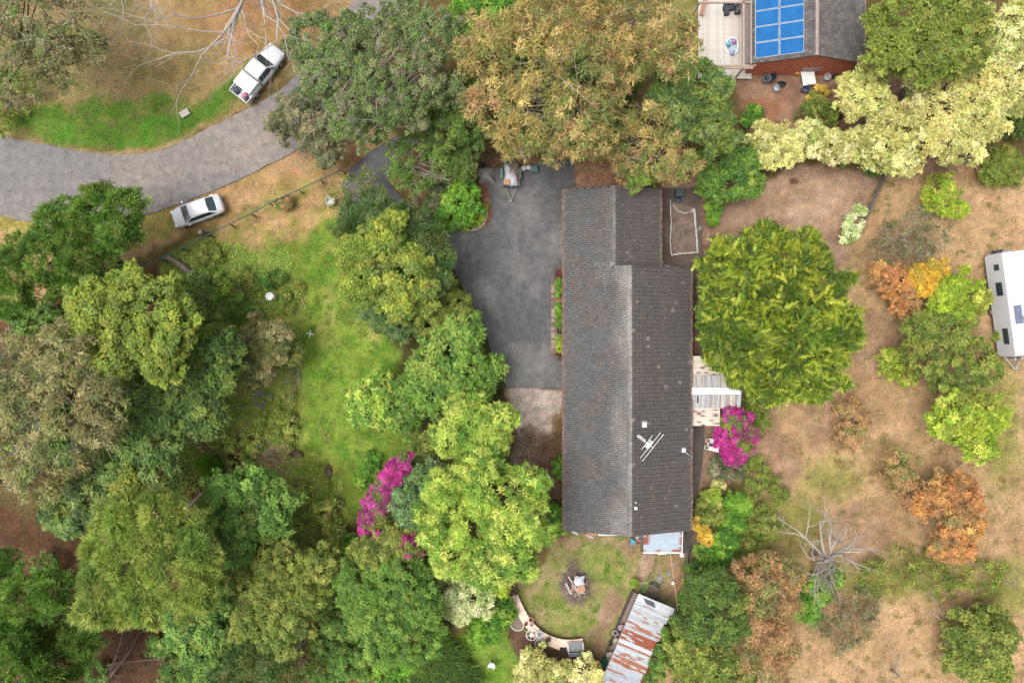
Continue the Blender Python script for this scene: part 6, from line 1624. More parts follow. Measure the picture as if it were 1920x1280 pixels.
def pot(lab, px, py, r, h, colr, z=0, soil=(70, 54, 44), group=None, name='plant_pot', cat='pot'):
    c = W(px, py, z); mb = MB()
    mb.lathe((0, 0, 0), [(r * .68, 0), (r * .92, h * .8), (r * 1.02, h * .8), (r * 1.02, h), (r * .78, h), (r * .74, h * .84)], 20)
    o = tag(mb.build(name, mat('pot_' + '_'.join(map(str, colr)), alb(*colr), .7, var=.2), None, c), lab, cat, group)
    s = MB(); s.lathe((0, 0, h * .84), [(r * .72, -.01), (r * .72, .015)], 16); s.build('soil', mat('soil_' + '_'.join(map(str, soil)), alb(*soil), .95, var=.4, scale=10), o)
    return o
GP = 'pots on the curved seat wall'
pot('large terracotta pot on the inner edge of the seat wall above the wire tables', 995.5, 1159, .22, .3, (222, 156, 126), .44, group=GP)
pot('cream rimmed pot at the upper end of the curved seat wall', 960, 1095, .24, .4, (206, 178, 120), .0, group=GP)
pot('brown terracotta pot on the left side of the seat wall top end', 959, 1112, .2, .22, (170, 108, 76), .44, (96, 84, 48), GP)
pot('dark red pot on the right side of the seat wall top end', 967.5, 1111, .15, .2, (104, 60, 60), .44, group=GP)
pot('small black pot behind the dark red pot at the seat wall end', 965, 1104, .17, .25, (56, 56, 60), .44, group=GP)
pot('olive green pot below the wire tables on the seat wall', 1028.5, 1196, .2, .26, (100, 98, 66), .44, (92, 100, 56), GP)
pot('small dark pot hugging the outer side of the wire table', 1023.5, 1203, .16, .2, (84, 78, 60), .44, (84, 88, 56), GP)
pot('rusty brown plant pot just left of the spoked table', 986, 1168, .16, .2, (150, 96, 74), .44, (120, 72, 60), GP)
pot('white oval basin half under the spoked table on the seat wall', 997, 1170, .2, .1, (232, 228, 222), .44, (180, 120, 100), GP)
def round_table(name, lab, px, py, r, h, spokes, z=0, colr=WHITE, slats=False, cat='table'):
    c = W(px, py, z); t = thing(name, lab, cat, c)
    ring_ = [(r * math.cos(2 * PI * k / 28), r * math.sin(2 * PI * k / 28), h) for k in range(28)]
    m = MB(); m.tube(ring_, .028, 6, closed=True); m.build('rim', colr, t, smooth=True)
    if slats:
        n = 13
        for i in range(n):
            x = -r + (i + .5) * 2 * r / n; l = math.sqrt(max(0, r * r - x * x)) - .02
            m = MB(); m.box((x, 0, h - .005), (2 * r / n * .78, 2 * l, .025)); m.build('slat', TIMBER, t)
    for k in range(spokes):
        a = 2 * PI * k / spokes + .25
        m = MB(); m.tube([(0, 0, h), (r * math.cos(a), r * math.sin(a), h)], .022, 5); m.build('spoke', colr, t)
    if spokes:
        m = MB(); m.lathe((0, 0, h - .03), [(.16, 0), (.16, .05), (.05, .07)], 14); m.build('hub', colr, t)
    for k in range(4):
        a = 2 * PI * k / 4 + .7
        m = MB(); m.tube([(r * .85 * math.cos(a), r * .85 * math.sin(a), h), (r * .95 * math.cos(a), r * .95 * math.sin(a), 0)], .02, 5); m.build('leg', colr, t)
    return t
round_table('wheel_table', 'white round table frame with six spokes standing by the seat wall', 996.5, 1183, .46, .72, 6)
round_table('slat_table', 'round timber slatted table with a white rim beside the spoked frame', 1012, 1200, .43, .70, 0, slats=True)
pot('white bowl between the spoked frame and the slatted table', 1011, 1187, .3, .2, (228, 230, 232), .5, (150, 152, 156), GP, 'bowl', 'bowl')
pot('terracotta saucer lying between the two round tables', 1003, 1190, .22, .06, (232, 180, 150), .55, (226, 180, 150), GP, 'saucer', 'saucer')
# octagonal planter behind the wall
pl = thing('octagonal_planter', 'white edged octagonal planter of bark chips behind the seat wall', 'planter', W(968, 1167))
po = Vector(pl.location)
octo = [(957, 1157), (955.5, 1168), (960, 1176), (966, 1181), (976, 1181), (982, 1175), (981, 1163), (972, 1151), (963, 1151)]
P8 = [W(x, y, .3) - po for x, y in octo]; 
for a, b_ in zip(P8, P8[1:] + P8[:1]):
    m = MB(); m.beam(a + Vector((0, 0, -.15)), b_ + Vector((0, 0, -.15)), .12, .32); m.build('kerb', CHALK, pl)
m = MB(); m.prism([(p.x * .96, p.y * .96) for p in P8], 0, .22); m.build('bark_bed', mat('bark_chips', alb(158, 138, 124), .95, var=.5, scale=14, bump=.6), pl)
# slatted bench with white armrests
bn_ = thing('bench', 'grey slatted bench with white armrests on the lower end of the seat wall', 'bench', W(1078, 1209, .44), R(2))
n = 9
for i in range(n):
    m = MB(); m.box((0, -.38 + i * .095, .40 + (0.22 if i == 0 else 0)), (1.15, .075, .025)); m.build('slat', mat('grey_slat', alb(150, 160, 166), .6, var=.2), bn_)
for s in (-1, 1):
    m = MB(); m.beam((s * .61, -.45, .58), (s * .61, .42, .58), .05, .04); m.build('armrest', WHITE, bn_)
    for y in (-.4, .38):
        m = MB(); m.box((s * .61, y, .28), (.05, .05, .56)); m.build('leg', STEEL, bn_)
m = MB(); m.box((0, -.47, .7), (1.25, .03, .4), tilt=Matrix.Rotation(.3, 3, 'X')); m.build('backrest', mat('grey_slat', alb(122, 132, 138)), bn_)
crate('plastic_tray', 'black tray on the seat wall left of the grey bench', 'tray', 1056, 1216, .5, .26, .12, (40, 42, 44), 0, .44)
# bonfire heap
g = random.Random(11)
fc = W(1080, 1095)
asht = MB(); asht.lathe((0, 0, 0), [(1.15, -.06), (.95, .03), (.6, .14), (.2, .24)], 22); ga = random.Random(4); asht.v = [(x * ga.uniform(.85, 1.15), y * ga.uniform(.85, 1.15), z) for x, y, z in asht.v]; tag(asht.build('ash_heap', mat('ash', alb(142, 126, 114), .95, var=.45, scale=5, bump=.6), None, fc), 'ash and soil mound under the bonfire on the back lawn', 'ash heap')
BON = 'timber on the bonfire heap'
cols = [(196, 188, 180), (150, 120, 98), (206, 160, 124), (120, 96, 80), (176, 150, 128), (96, 80, 72)]
for i in range(34):
    L = g.uniform(.5, 1.5); a = g.uniform(0, PI); rr = g.uniform(0, .8); th = g.uniform(0, 2 * PI)
    z = .45 - rr * .3 + g.uniform(0, .15)
    c = cols[g.randrange(6)]
    m = MB()
    if i % 2: m.tube([(-L / 2, 0, 0), (0, g.uniform(-.1, .1), .04), (L / 2, 0, g.uniform(-.05, .05))], [.03, .035, .02], 6)
    else: m.box((0, 0, 0), (L, g.uniform(.06, .16), .03), tilt=Matrix.Rotation(g.uniform(-.2, .2), 3, 'Y'))
    o = m.build('stick' if i % 2 else 'timber_offcut', mat('wood_' + '_'.join(map(str, c)), alb(*c), .85, var=.3, scale=6), None, (fc.x + rr * math.cos(th), fc.y + rr * math.sin(th), z), a)
    tag(o, 'scrap branch thrown on the bonfire heap' if i % 2 else 'scrap board thrown on the bonfire heap', 'stick' if i % 2 else 'board', BON)
for i, (x, y, l, w, a, c, lab) in enumerate([(1076, 1098, 1.9, .09, -1.05, (222, 218, 212), 'long pale batten lying across the bonfire heap'), (1066, 1103, 1.1, .2, -1.1, (196, 190, 188), 'grey board on the left edge of the bonfire heap'), (1089, 1104, .7, .5, .4, (214, 160, 124), 'tan cardboard sheet at the lower right of the bonfire heap'), (1073, 1101, .6, .14, 1.5, (216, 150, 112), 'orange brown board in the middle of the bonfire heap')]):
    m = MB(); m.box((0, 0, 0), (l, w, .03), tilt=Matrix.Rotation(.08, 3, 'Y')); tag(m.build('board', mat('wood_' + '_'.join(map(str, c)), alb(*c), .8, var=.2), None, W(x, y, .62 + i * .04), a), lab, 'board')
bt = MB(); gq = random.Random(21)
for i in range(130):
    a_ = gq.uniform(0, 2 * PI); r_ = gq.uniform(0, 1.3) ** .7
    twigs_mb(bt, (r_ * math.cos(a_), r_ * math.sin(a_) + .12, .3 * (1 - r_) + gq.uniform(.05, .3)), (gq.uniform(-1, 1), gq.uniform(-1, 1), gq.uniform(-.1, .15)), gq.uniform(.5, 1.2), .024, gq, 1, .5)
tag(bt.build('brushwood', mat('brushwood', alb(160, 138, 124), .9, var=.5, scale=8), None, fc), 'grey brown brushwood heaped on the bonfire under the boards', 'brushwood')
crumple('plastic_sheet', 'white crumpled plastic on the right side of the bonfire heap', 'plastic sheet', W(1086, 1089, .55), .42, .42, .18, (228, 230, 236), 4, 10)
crumple('plastic_sheet', 'small white scrap of plastic at the lower edge of the bonfire heap', 'plastic sheet', W(1091, 1108, .4), .24, .18, .12, (226, 232, 236), 5, 8)
# ------------------------------------------------------------------ chairs
def plastic_chair(lab, px, py, rot, col, cat='chair', group=None, s=1.0):
    t = thing('plastic_chair', lab, cat, W(px, py), rot, group)
    st = MB(); st.prism([(-.22, -.22), (.22, -.24), (.24, .2), (.0, .24), (-.24, .2)], .40, .425); st.build('seat', col, t, bevel=.008)
    bk = MB(); n = 7
    for k in range(n):
        a0 = R(200 + 140 * k / n - 0); a1 = R(200 + 140 * (k + 1) / n - 4)
        r = .27
        for (z0, z1, ex) in ((.44, .84, .06),):
            vs = [(r * math.cos(a0), .02 + r * math.sin(a0), z0), (r * math.cos(a1), .02 + r * math.sin(a1), z0), (r * 1.12 * math.cos(a1), .02 + (r + .1) * math.sin(a1), z1), (r * 1.12 * math.cos(a0), .02 + (r + .1) * math.sin(a0), z1)]
            bk.add(vs + [(x * .93, y * .93, z) for x, y, z in vs], [(0, 1, 2, 3), (7, 6, 5, 4), (0, 4, 5, 1), (1, 5, 6, 2), (2, 6, 7, 3), (3, 7, 4, 0)])
    bk.tube([(.31 * math.cos(R(a)), .02 + .37 * math.sin(R(a)), .85) for a in range(195, 346, 15)], .022, 6)
    bk.build('backrest', col, t)
    for sx in (-1, 1):
        ar = MB(); ar.tube([(sx * .27, -.14, .64), (sx * .28, .1, .65), (sx * .25, .24, .62)], .028, 6); ar.build('armrest', col, t)
        for y in (-.2, .22):
            lg = MB(); lg.tube([(sx * .22, y * .95, .62 if y > 0 else .42), (sx * .27, y * 1.2, 0)], [.025, .018], 6); lg.build('leg', col, t)
    return t
CREAMP = mat('cream_plastic', alb(232, 220, 192), .5, var=.1)
plastic_chair('white plastic chair alone on the lower lawn', 922, 1242, R(168), PLASTIC)
plastic_chair('cream plastic chair just below the white rimmed pot by the shed', 1154, 1197, R(60), CREAMP)
plastic_chair('cream plastic chair beside the green tub by the shed', 1142, 1223, R(20), CREAMP)
# ------------------------------------------------------------------ strip beside the shed
pth = [(1186, 1108), (1196, 1113), (1126, 1285), (1112, 1285), (1152, 1190)]
sheet('shed_path', pth, .012, mat('shed_path', alb(196, 168, 150), .9, var=.25, scale=3))
te = thing('timber_edging', 'dark timber edging running from the croton tuft down beside the shed path', 'edging', W(1170, 1145))
to = Vector(te.location)
ep = [(1187, 1106), (1178, 1126), (1169, 1146), (1158, 1172), (1150, 1192), (1143, 1210), (1136, 1228)]
for a, b_ in zip(ep, ep[1:]):
    m = MB(); m.beam(W(*a, .1) - to, W(*b_, .1) - to, .16, .22); m.build('sleeper', mat('dark_sleeper', alb(92, 86, 90), .85, var=.4, scale=6), te)
tub('bucket', 'pale pink tub with its lid on beside the shed edge', 'tub', 1164.5, 1173, .27, .27, .35, (206, 168, 172), (214, 178, 180))
pot('white rimmed round pot beside the cream chairs by the shed', 1152.5, 1183, .23, .35, (226, 220, 212), 0, (90, 74, 66))
pot('dark brown pot between the two cream chairs by the shed', 1144.5, 1203, .2, .3, (82, 66, 58), 0, (66, 52, 46))
m = thing('slatted_rack', 'small dark slatted rack beside the pink tub by the shed', 'rack', W(1161, 1187), R(25))
for i in range(4):
    q = MB(); q.box((-.18 + i * .12, 0, .3), (.06, .42, .03)); q.build('slat', TIMBER, m)
for s in (-1, 1):
    q = MB(); q.box((0, s * .18, .15), (.42, .03, .3)); q.build('frame', BLACK, m)
crate('green_tub', 'dark green rectangular tub beside the shed at the bottom', 'tub', 1135, 1242, .78, .95, .38, (34, 122, 92), R(-18), 0)
m = MB(); m.prism([(-.32, -.4), (.32, -.4), (.32, .4), (-.32, .4)], .2, .24); m.build('contents', mat('plastic_40_140_106', alb(40, 140, 106), .5, var=.3), bpy.data.objects['green_tub'])
crate('black_crate', 'black crate at the bottom edge below the green tub', 'crate', 1131, 1262, .6, .7, .4, (48, 50, 54), R(-18), 0)
# clutter at the head of the shed
rk = thing('wooden_rack', 'dark slatted frame leaning at the head of the rusty shed', 'rack', W(1222, 1106, .5), R(-24))
for i in range(7):
    q = MB(); q.box((0, .42 - i * .14, .3), (.95, .06, .03)); q.build('slat', mat('brown_slat', alb(150, 124, 106), .8, var=.3), rk)
for s in (-1, 0, 1):
    q = MB(); q.box((s * .36, 0, .27), (.22, 1.0, .03)); q.build('panel', mat('dark_panel', alb(66, 66, 68), .6, var=.3), rk)
for sx in (-1, 1):
    for sy in (-1, 1):
        q = MB(); q.box((sx * .42, sy * .42, -.12), (.05, .05, .76)); q.build('leg', TIMBER, rk)
pot('grey round pot at the lower left of the slatted frame by the shed', 1208.5, 1115, .2, .3, (120, 116, 112), .0)
pot('grey round pot at the lower right of the slatted frame by the shed', 1227.5, 1123, .2, .3, (132, 128, 122), .0)
tub('planter_tub', 'dark grey planter tub between the croton tuft and the slatted frame', 'tub', 1203, 1109, .24, .34, .4, (74, 82, 84))
plant('succulent', 'pale green succulent in front of the dark slatted frame', 'plant', 'flax', 'silver', [(1212, 1100, 8)], .5, None, trunk=0, size=.5, density=1.5)
# washing line, post and ball
wlth = thing('washing_line', 'thin white washing line stretched over the stepping stone yard', 'washing line', W(1259, 1036))
wo = Vector(wlth.location)
m = MB(); m.tube([W(1257, 1037, 2.1) - wo, W(1264, 1090, 1.95) - wo, W(1271, 1148, 2.1) - wo], .022, 5); m.build('rope', mat('rope', alb(226, 206, 180), .8), wlth)
m = MB(); m.tube([W(1271, 1148, 0) - wo, W(1271, 1148, 2.15) - wo], .05, 8); m.build('post', TIMBER, wlth)
m = MB(); m.lathe((0, 0, 0), [(.02, 0), (.14, .04), (.19, .16), (.14, .3), (.03, .34)], 14); tag(m.build('ball', PLASTIC, None, W(1261, 1091), 0, True), 'white ball lying beside the washing line', 'ball')
he = thing('garden_edging', 'black pipe edging on the right of the stepping stone yard', 'edging', W(1288, 1060)); ho = Vector(he.location)
m = MB(); m.tube([W(1291, 1024, .1) - ho, W(1289, 1055, .1) - ho, W(1285, 1096, .1) - ho], .1, 8); m.build('pipe', BLACK, he)
# junk at the south wall
m = MB(); m.box((0, 0, .25), (2.45, .3, .5)); o = m.build('white_trough', WHITE, None, (W(1148, 0).x, W(0, 1000, .5).y - .02, 0)); tag(o, 'long white trough standing against the south wall of the tiled house', 'trough')
m = MB(); m.box((0, 0, .505), (2.35, .2, .02)); m.build('liner', mat('trough_liner', alb(216, 214, 210), .5), o)
g = random.Random(9)
for i, (x, y, l, a, c, lab) in enumerate([(1103, 1004, .9, -.35, (214, 206, 196), 'white plank on the ground by the southwest corner of the house'), (1110, 1000.5, .8, .1, (214, 160, 120), 'orange board stacked by the south wall of the house'), (1099, 1000.5, .5, .5, (200, 140, 104), 'short orange board stacked by the south wall'), (1104, 1008, .6, -.5, (200, 160, 130), 'thin tan lath in front of the planks by the south wall'), (1078, 998, .6, -.4, (224, 222, 218), 'white offcut at the southwest house corner')]):
    m = MB(); m.box((0, 0, .05 + .03 * (i % 3)), (l, .2 if i != 3 else .06, .05)); tag(m.build('plank', mat('plank_%d' % i, alb(*c), .8, var=.25), None, W(x, y), a), lab, 'plank')
m = MB(); m.add([(-.2, .35, 0), (.26, 0, .02), (-.2, -.35, 0), (-.2, .35, .3), (.26, 0, .25), (-.2, -.35, .3)], [(2, 1, 0), (3, 4, 5), (0, 1, 4, 3), (1, 2, 5, 4), (2, 0, 3, 5)]); tag(m.build('toy_tent', mat('blue_plastic', alb(92, 186, 216), .5), None, W(1186, 1014)), 'bright blue folded toy on the lawn edge left of the lean to', 'toy')
for i, (x, y, c, lab) in enumerate([(1194, 1007, (226, 226, 226), 'white bucket in the clutter left of the lean to'), (1200, 1006, (150, 156, 160), 'grey bucket in the clutter left of the lean to'), (1202, 1013, (210, 204, 200), 'pale pot in the clutter closest to the lean to wall'), (1196, 1013, (196, 110, 86), 'red brown pot beside the blue toy')]):
    tub('bucket', lab, 'bucket', x, y, .16 + .02 * (i % 2), .17, .3, c)
tub('bucket', 'green rimmed bucket at the southeast corner of the tiled roof', 'bucket', 1297.5, 965, .13, .13, .25, (120, 176, 156))
tub('bucket', 'small white bucket by the yellow shrub below the house', 'bucket', 1306, 1015, .12, .12, .25, (206, 214, 214))
# white outdoor table near the magenta shrub
ot = thing('outdoor_table', 'white outdoor table with two round pots beside the magenta shrub', 'table', W(1334, 832), R(-14))
m = MB(); m.box((0, 0, .72), (1.1, 1.0, .03)); m.build('table_top', PLASTIC, ot, bevel=.01)
for sx in (-1, 1):
    for sy in (-1, 1):
        m = MB(); m.tube([(sx * .48, sy * .42, .7), (sx * .5, sy * .45, 0)], .03, 6); m.build('leg', PLASTIC, ot)
m = MB(); m.box((-.36, .0, .742), (.3, .3, .012)); tag(m.build('tray', BLACK, None, W(1328, 833, 0) + Vector((.33, 0, 0)), R(-14)), 'black tray between the two pots on the white outdoor table', 'tray')
pot('upper pot with reddish soil on the white outdoor table', 1326.5, 826, .2, .22, (236, 226, 218), .735, (150, 104, 88))
pot('lower pot with olive soil on the white outdoor table', 1324, 838, .2, .22, (236, 228, 218), .735, (120, 112, 72))
m = MB(); m.lathe((0, 0, 0), [(.07, -.02), (.07, .012)], 12); tag(m.build('drain_cover', BLACK, None, W(1308, 820, .014)), 'small black drain cover in the concrete below the patio roof', 'drain')
# white garden seats half hidden by the big yellow green tree, west of the house
plastic_chair('white curved garden chair under the foliage west of the house, left one', 1012, 890, R(200), PLASTIC, group=None)
plastic_chair('white curved garden chair under the foliage west of the house, right one', 1024, 894, R(140), PLASTIC)
m = MB(); m.box((0, 0, .2), (1.4, .06, .4)); tag(m.build('edging_board', WHITE, None, W(1030, 951)), 'white edging board between the foliage and the glossy bush', 'board')
pot('small pale ring shaped pot beside the light green fern', 1038.5, 941, .13, .15, (170, 158, 140))
# ------------------------------------------------------------------ front yard
fn = thing('rail_fence', 'green rail fence with short stays along the front boundary', 'fence', W(430, 430)); fo = Vector(fn.location)
fp = [(240, 510), (300, 486), (340, 466), (390, 440), (430, 420), (470, 401), (505, 381), (530, 369), (560, 356), (600, 337), (640, 318)]
P = [W(x, y, 1.15) for x, y in fp]
for zz, rr in ((1.15, .05),):
    m = MB(); m.tube([(p.x - fo.x, p.y - fo.y, zz) for p in P], rr, 6); m.build('rail', GREENMETAL, fn)
for i, p in enumerate(P):
    for q in [p]:
        m = MB(); b0 = Vector((q.x - fo.x, q.y - fo.y, 0)); m.tube([b0 + Vector((0, 0, -.1)), b0 + Vector((0, 0, 1.13))], .04, 6); m.tube([b0 + Vector((.1, -.2, 0)), b0 + Vector((0, 0, .9))], .03, 6); m.build('post', mat('dark_green_post', alb(36, 66, 58), .6), fn)
m = MB(); m.box((0, 0, .75), (.28, .36, 1.6)); o = m.build('timber_post', DRIFT, None, W(390, 440), .1, bevel=.04); tag(o, 'grey timber gate post standing beside the green rail fence', 'post')
plant('clipped_shrub', 'brown square clipped shrub against the green rail fence', 'shrub', 'fine', 'rust', [(520, 381, 7), (530, 379, 8), (538, 375, 8), (531, 387, 7), (541, 383, 6), (523, 388, 6, 1, 'olivegreen')], 1.0, None, trunk=.03, size=.6, density=1.2)
STONE = mat('pale_stone', alb(206, 196, 184), .85, var=.25, scale=5)
def birdbath(lab, px, py, r, h, m_):
    t = thing('bird_bath', lab, 'bird bath', W(px, py))
    b_ = MB(); b_.lathe((0, 0, 0), [(r * .55, 0), (r * .4, .1), (r * .22, .2), (r * .2, h - .14)], 14); b_.build('pedestal', m_, t)
    b_ = MB(); b_.lathe((0, 0, h - .13), [(r * .25, 0), (r * .9, .1), (r, .15), (r * .9, .15), (r * .3, .06)], 20); b_.build('basin', m_, t)
    w_ = MB(); w_.lathe((0, 0, h - .05), [(r * .62, 0), (r * .62, .015)], 16); w_.build('water', mat('bath_water', alb(150, 156, 156), .1), t)
birdbath('round pale stone bird bath at the top of the front lawn', 622.5, 380, .44, .7, STONE)
birdbath('white bird bath on a thin stem in the rough grass', 514, 557, .33, 1.1, PLASTIC)
cr = thing('garden_stake', 'white cross shaped stake on the edge of the lawn', 'stake', W(587, 627)); 
m = MB(); m.tube([(0, 0, -.1), (0, 0, .9)], .035, 6); m.build('post', WHITE, cr)
m = MB(); m.tube([(-.3, .12, .9), (.32, -.02, .92)], .03, 6); m.tube([(-.02, -.28, .92), (.04, .36, .9)], .03, 6); m.build('crossbar', WHITE, cr)
# blue agapanthus flowers by the creek
BLUE = mat('blue_flower', alb(120, 136, 214), .7, var=.3)
g = random.Random(6)
for i, (x, y) in enumerate([(486, 741), (493, 737), (499, 738), (487, 756), (498, 761), (458, 760), (491, 833), (503, 752), (376, 832), (513, 741)]):
    t = thing('blue_flower', ['blue flower head topmost on its clump by the creek', 'blue flower head', 'blue flower head', 'blue flower head', 'blue flower head', 'lone blue flower head left of the yellow green weeds', 'lone blue flower head above the tangle of pale twigs', 'blue flower head', 'lone blue flower head under the dark green laurel', 'blue flower head'][i] if i in (5, 6, 8) else 'blue agapanthus flower head in the weeds by the creek', 'flower', W(x, y), 0, 'blue flowers by the creek')
    m = MB(); m.tube([(0, 0, 0), (.02, 0, .7)], .012, 5); m.build('stem', mat('flower_stem', alb(90, 130, 60), .7), t)
    m = MB()
    for k in range(14):
        v = Vector((g.gauss(0, 1), g.gauss(0, 1), abs(g.gauss(0, 1)))).normalized() * .11
        m.box(Vector((0, 0, .72)) + v, (.07, .05, .04), rot=g.uniform(0, 3), tilt=Matrix.Rotation(g.uniform(-.7, .7), 3, 'X'))
    m.build('petals', BLUE, t)
# ------------------------------------------------------------------ verge and neighbours
m = MB(); m.box((0, 0, .06), (.8, .55, .14)); tag(m.build('concrete_block', mat('pale_block', alb(206, 198, 190), .85, var=.15), None, W(347, 213), R(30), bevel=.02), 'pale concrete block on the grass verge above the road', 'concrete block')
tub('trough', 'long black trough on the bare soil below the cream trees', 'trough', 1816, 297, .85, .42, .45, (56, 58, 64), rot=R(18))
tub('bucket', 'pink brown bucket near the long black trough', 'bucket', 1831, 319, .22, .3, .3, (196, 150, 130), rot=.5)
tub('water_tank', 'black round tub behind the green dome shrub in the lower right', 'tub', 1840, 1142, .75, .5, .5, (40, 44, 52))
tub('barrel', 'small blue grey barrel left of the black round tub', 'barrel', 1791, 1150, .25, .25, .5, (116, 134, 156))
plastic_chair('white plastic chair on the junk pile by the neighbouring brick wall', 1508, 157, R(-20), PLASTIC, s=1)
m = thing('white_table', 'white square table by the neighbouring red brick wall', 'table', W(1509, 152), R(10))
q = MB(); q.box((0, 0, .72), (1.1, 1.2, .04)); q.build('table_top', PLASTIC, m)
for sx in (-1, 1):
    for sy in (-1, 1):
        q = MB(); q.box((sx * .45, sy * .5, .35), (.06, .06, .7)); q.build('leg', PLASTIC, m)
for i, (x, y, rx, ry, h, c, lab) in enumerate([(1440, 148, .5, .42, .6, (64, 70, 78), 'dark barrel at the left end of the neighbouring junk'), (1463, 160, .36, .22, .3, (44, 46, 50), 'black tray in the middle of the neighbouring junk'), (1453, 168, .24, .28, .4, (206, 212, 220), 'pale bucket in front of the dark barrel'), (1507, 171, .34, .26, .5, (92, 102, 122), 'blue grey tub just below the white square table'), (1547, 148, .3, .28, .5, (226, 222, 218), 'white tub right of the white square table'), (1570, 134, .34, .3, .6, (200, 202, 206), 'grey white tub nearest the brick wall corner'), (1560, 143, .26, .3, .4, (60, 64, 74), 'dark tub between the white tubs by the brick wall'), (1433, 152, .3, .3, .7, (150, 160, 166), 'grey bin beside the dark barrel')]):
    tub('tub', lab, 'tub', x, y, rx, ry, h, c, group='junk by the neighbouring brick wall')
m = MB(); m.lathe((0, 0, .3), [(.1, 0), (.24, .15), (.2, .3), (.05, .36)], 12); m.box((0, 0, .2), (.5, .12, .1)); m.tube([(.1, .1, .4), (.35, .6, .5)], .03, 6); tag(m.build('toy_tractor', mat('orange_plastic', alb(240, 160, 40), .5), None, W(1491, 140)), 'bright orange and yellow toy by the neighbouring brick wall', 'toy')
plant('yellow_bush', 'small yellow flowered bush below the neighbouring junk', 'shrub', 'fine', 'yellow', [(1540, 175, 14), (1525, 185, 12)], 1.2, G_N, trunk=.03, density=.6)
plant('olive_bush', 'olive bush on bare soil below the neighbouring junk', 'shrub', 'fine', 'olivegreen', [(1530, 200, 24), (1550, 215, 22), (1510, 215, 20)], 1.8, G_N, trunk=.05, density=.6)
plant('green_bush', 'low green bush left of the olive bush below the deck', 'shrub', 'fine', 'vivid', [(1412, 215, 16), (1400, 225, 12)], 1.0, G_N, trunk=.03)
# sofa and parasol things on the deck
so2 = thing('outdoor_sofa', 'dark outdoor sofa set on the white deck', 'sofa', W(1372, 20, .37), R(0))
for x, y, sx, sy in ((-.35, .12, .9, .42), (.4, .0, .42, .8), (-.5, -.25, .4, .5)):
    m = MB(); m.box((x, y, .22), (sx, sy, .42)); m.build('cushion', mat('dark_cushion', alb(74, 80, 92), .8, var=.2), so2, bevel=.06)
m = MB(); m.box((-.35, .36, .5), (.9, .12, .5)); m.build('backrest', _mats['dark_cushion'], so2, bevel=.04)
dl = thing('paddling_pool', 'shallow round pale paddling pool with blue and lilac toys on the deck', 'paddling pool', W(1372, 88, .37))
m = MB(); m.tube([(.52 * math.cos(k * .262), .72 * math.sin(k * .262), .1) for k in range(24)], .07, 6, closed=True); m.build('rim', PLASTIC, dl)
m = MB(); m.lathe((0, 0, 0), [(.5, .0), (.5, .03)], 18, sy=1.35); m.build('base', mat('pool_blue', alb(206, 226, 240), .3), dl)
for x, y, c, lab in ((1364, 85, (130, 206, 236), 'blue ball inside the paddling pool on the deck'), (1375, 80, (206, 150, 220), 'lilac ball inside the paddling pool on the deck'), (1371, 101, (190, 190, 236), 'pale violet ball at the lower rim of the paddling pool')):
    m = MB(); m.lathe((0, 0, 0), [(.02, 0), (.16, .05), (.22, .2), (.16, .34), (.03, .4)], 12); tag(m.build('ball', mat('ball_%d' % c[0], alb(*c), .4), None, W(x, y, .41), 0, True), lab, 'ball')
m = thing('lounge_chair', 'tan lounge chair at the top left corner of the deck', 'chair', W(1316, 20, .37), R(-10))
q = MB(); q.box((0, 0, .3), (.3, 1.1, .06)); q.build('seat', mat('tan_wood', alb(206, 150, 116), .7), m)
q = MB(); q.box((.1, .5, .5), (.5, .06, .4)); q.build('backrest', _mats['tan_wood'], m)
for sx in (-1, 1):
    for sy in (-1, 1):
        q = MB(); q.box((sx * .12, sy * .45, .14), (.05, .05, .27)); q.build('leg', _mats['tan_wood'], m)
# paling fence along the eastern boundary, seen edge on by the top right yard
pf_ = thing('paling_fence', 'grey paling fence along the boundary right of the leaf strewn yard', 'fence', W(1640, 360)); pfo = Vector(pf_.location)
A = W(1661, 318, 0); B = W(1604, 440, 0); nP = 34
PAL_M = [mat('paling_%d' % k, alb(*c), .85, var=.3, scale=6) for k, c in enumerate(((150, 146, 146), (128, 124, 124), (166, 160, 156)))]
dirp = (B - A).normalized(); angp = math.atan2(dirp.y, dirp.x); Lp = (B - A).length
pm = []
for k in range(3):
    t_ = MB(); t_.box((0, 0, 0), (.14, .02, .8)); me = new_mesh('paling', np.array(t_.v), 4, [i for f in t_.f for i in f], np.array(t_.c)); me.materials.append(PAL_M[k]); pm.append(me)
for i in range(int(Lp / .155)):
    o = bpy.data.objects.new('paling', pm[g.randrange(3)]); C.objects.link(o); o.parent = pf_
    p = A + dirp * (i + .5) * .155; o.location = Vector((p.x, p.y, .4 + g.uniform(-.03, .03))) - pfo; o.rotation_euler = (0, 0, angp + g.uniform(-.04, .04))
m = MB()
for zz in (.2, .65): m.beam(A + Vector((-.05, 0, zz)) - pfo, B + Vector((-.05, 0, zz)) - pfo, .05, .08)
m.build('rail', TIMBER, pf_)
for i in range(4):
    m = MB(); p = A.lerp(B, i / 3) - pfo; m.box((p.x - .1, p.y, .42), (.1, .1, .9)); m.build('post', TIMBER, pf_)
# kerb stones at the tip of the driveway island
for i, (x, y, a) in enumerate([(897, 427, .5), (905, 421, .9), (911, 410, 1.3), (889, 431, .25), (880, 432, 0), (914, 398, 1.5)]):
    m = MB(); m.box((0, 0, .08), (.5, .22, .2)); tag(m.build('kerb_stone', STONE, None, W(x, y), a, bevel=.02), ['pale kerb stone at the lower tip of the driveway island', 'pale kerb stone right of the tip of the driveway island', 'kerb stone on the right curve of the driveway island', 'kerb stone left of the tip of the driveway island', 'leftmost kerb stone of the driveway island', 'uppermost kerb stone on the right of the driveway island'][i], 'kerb stone', 'kerb stones of the driveway island')

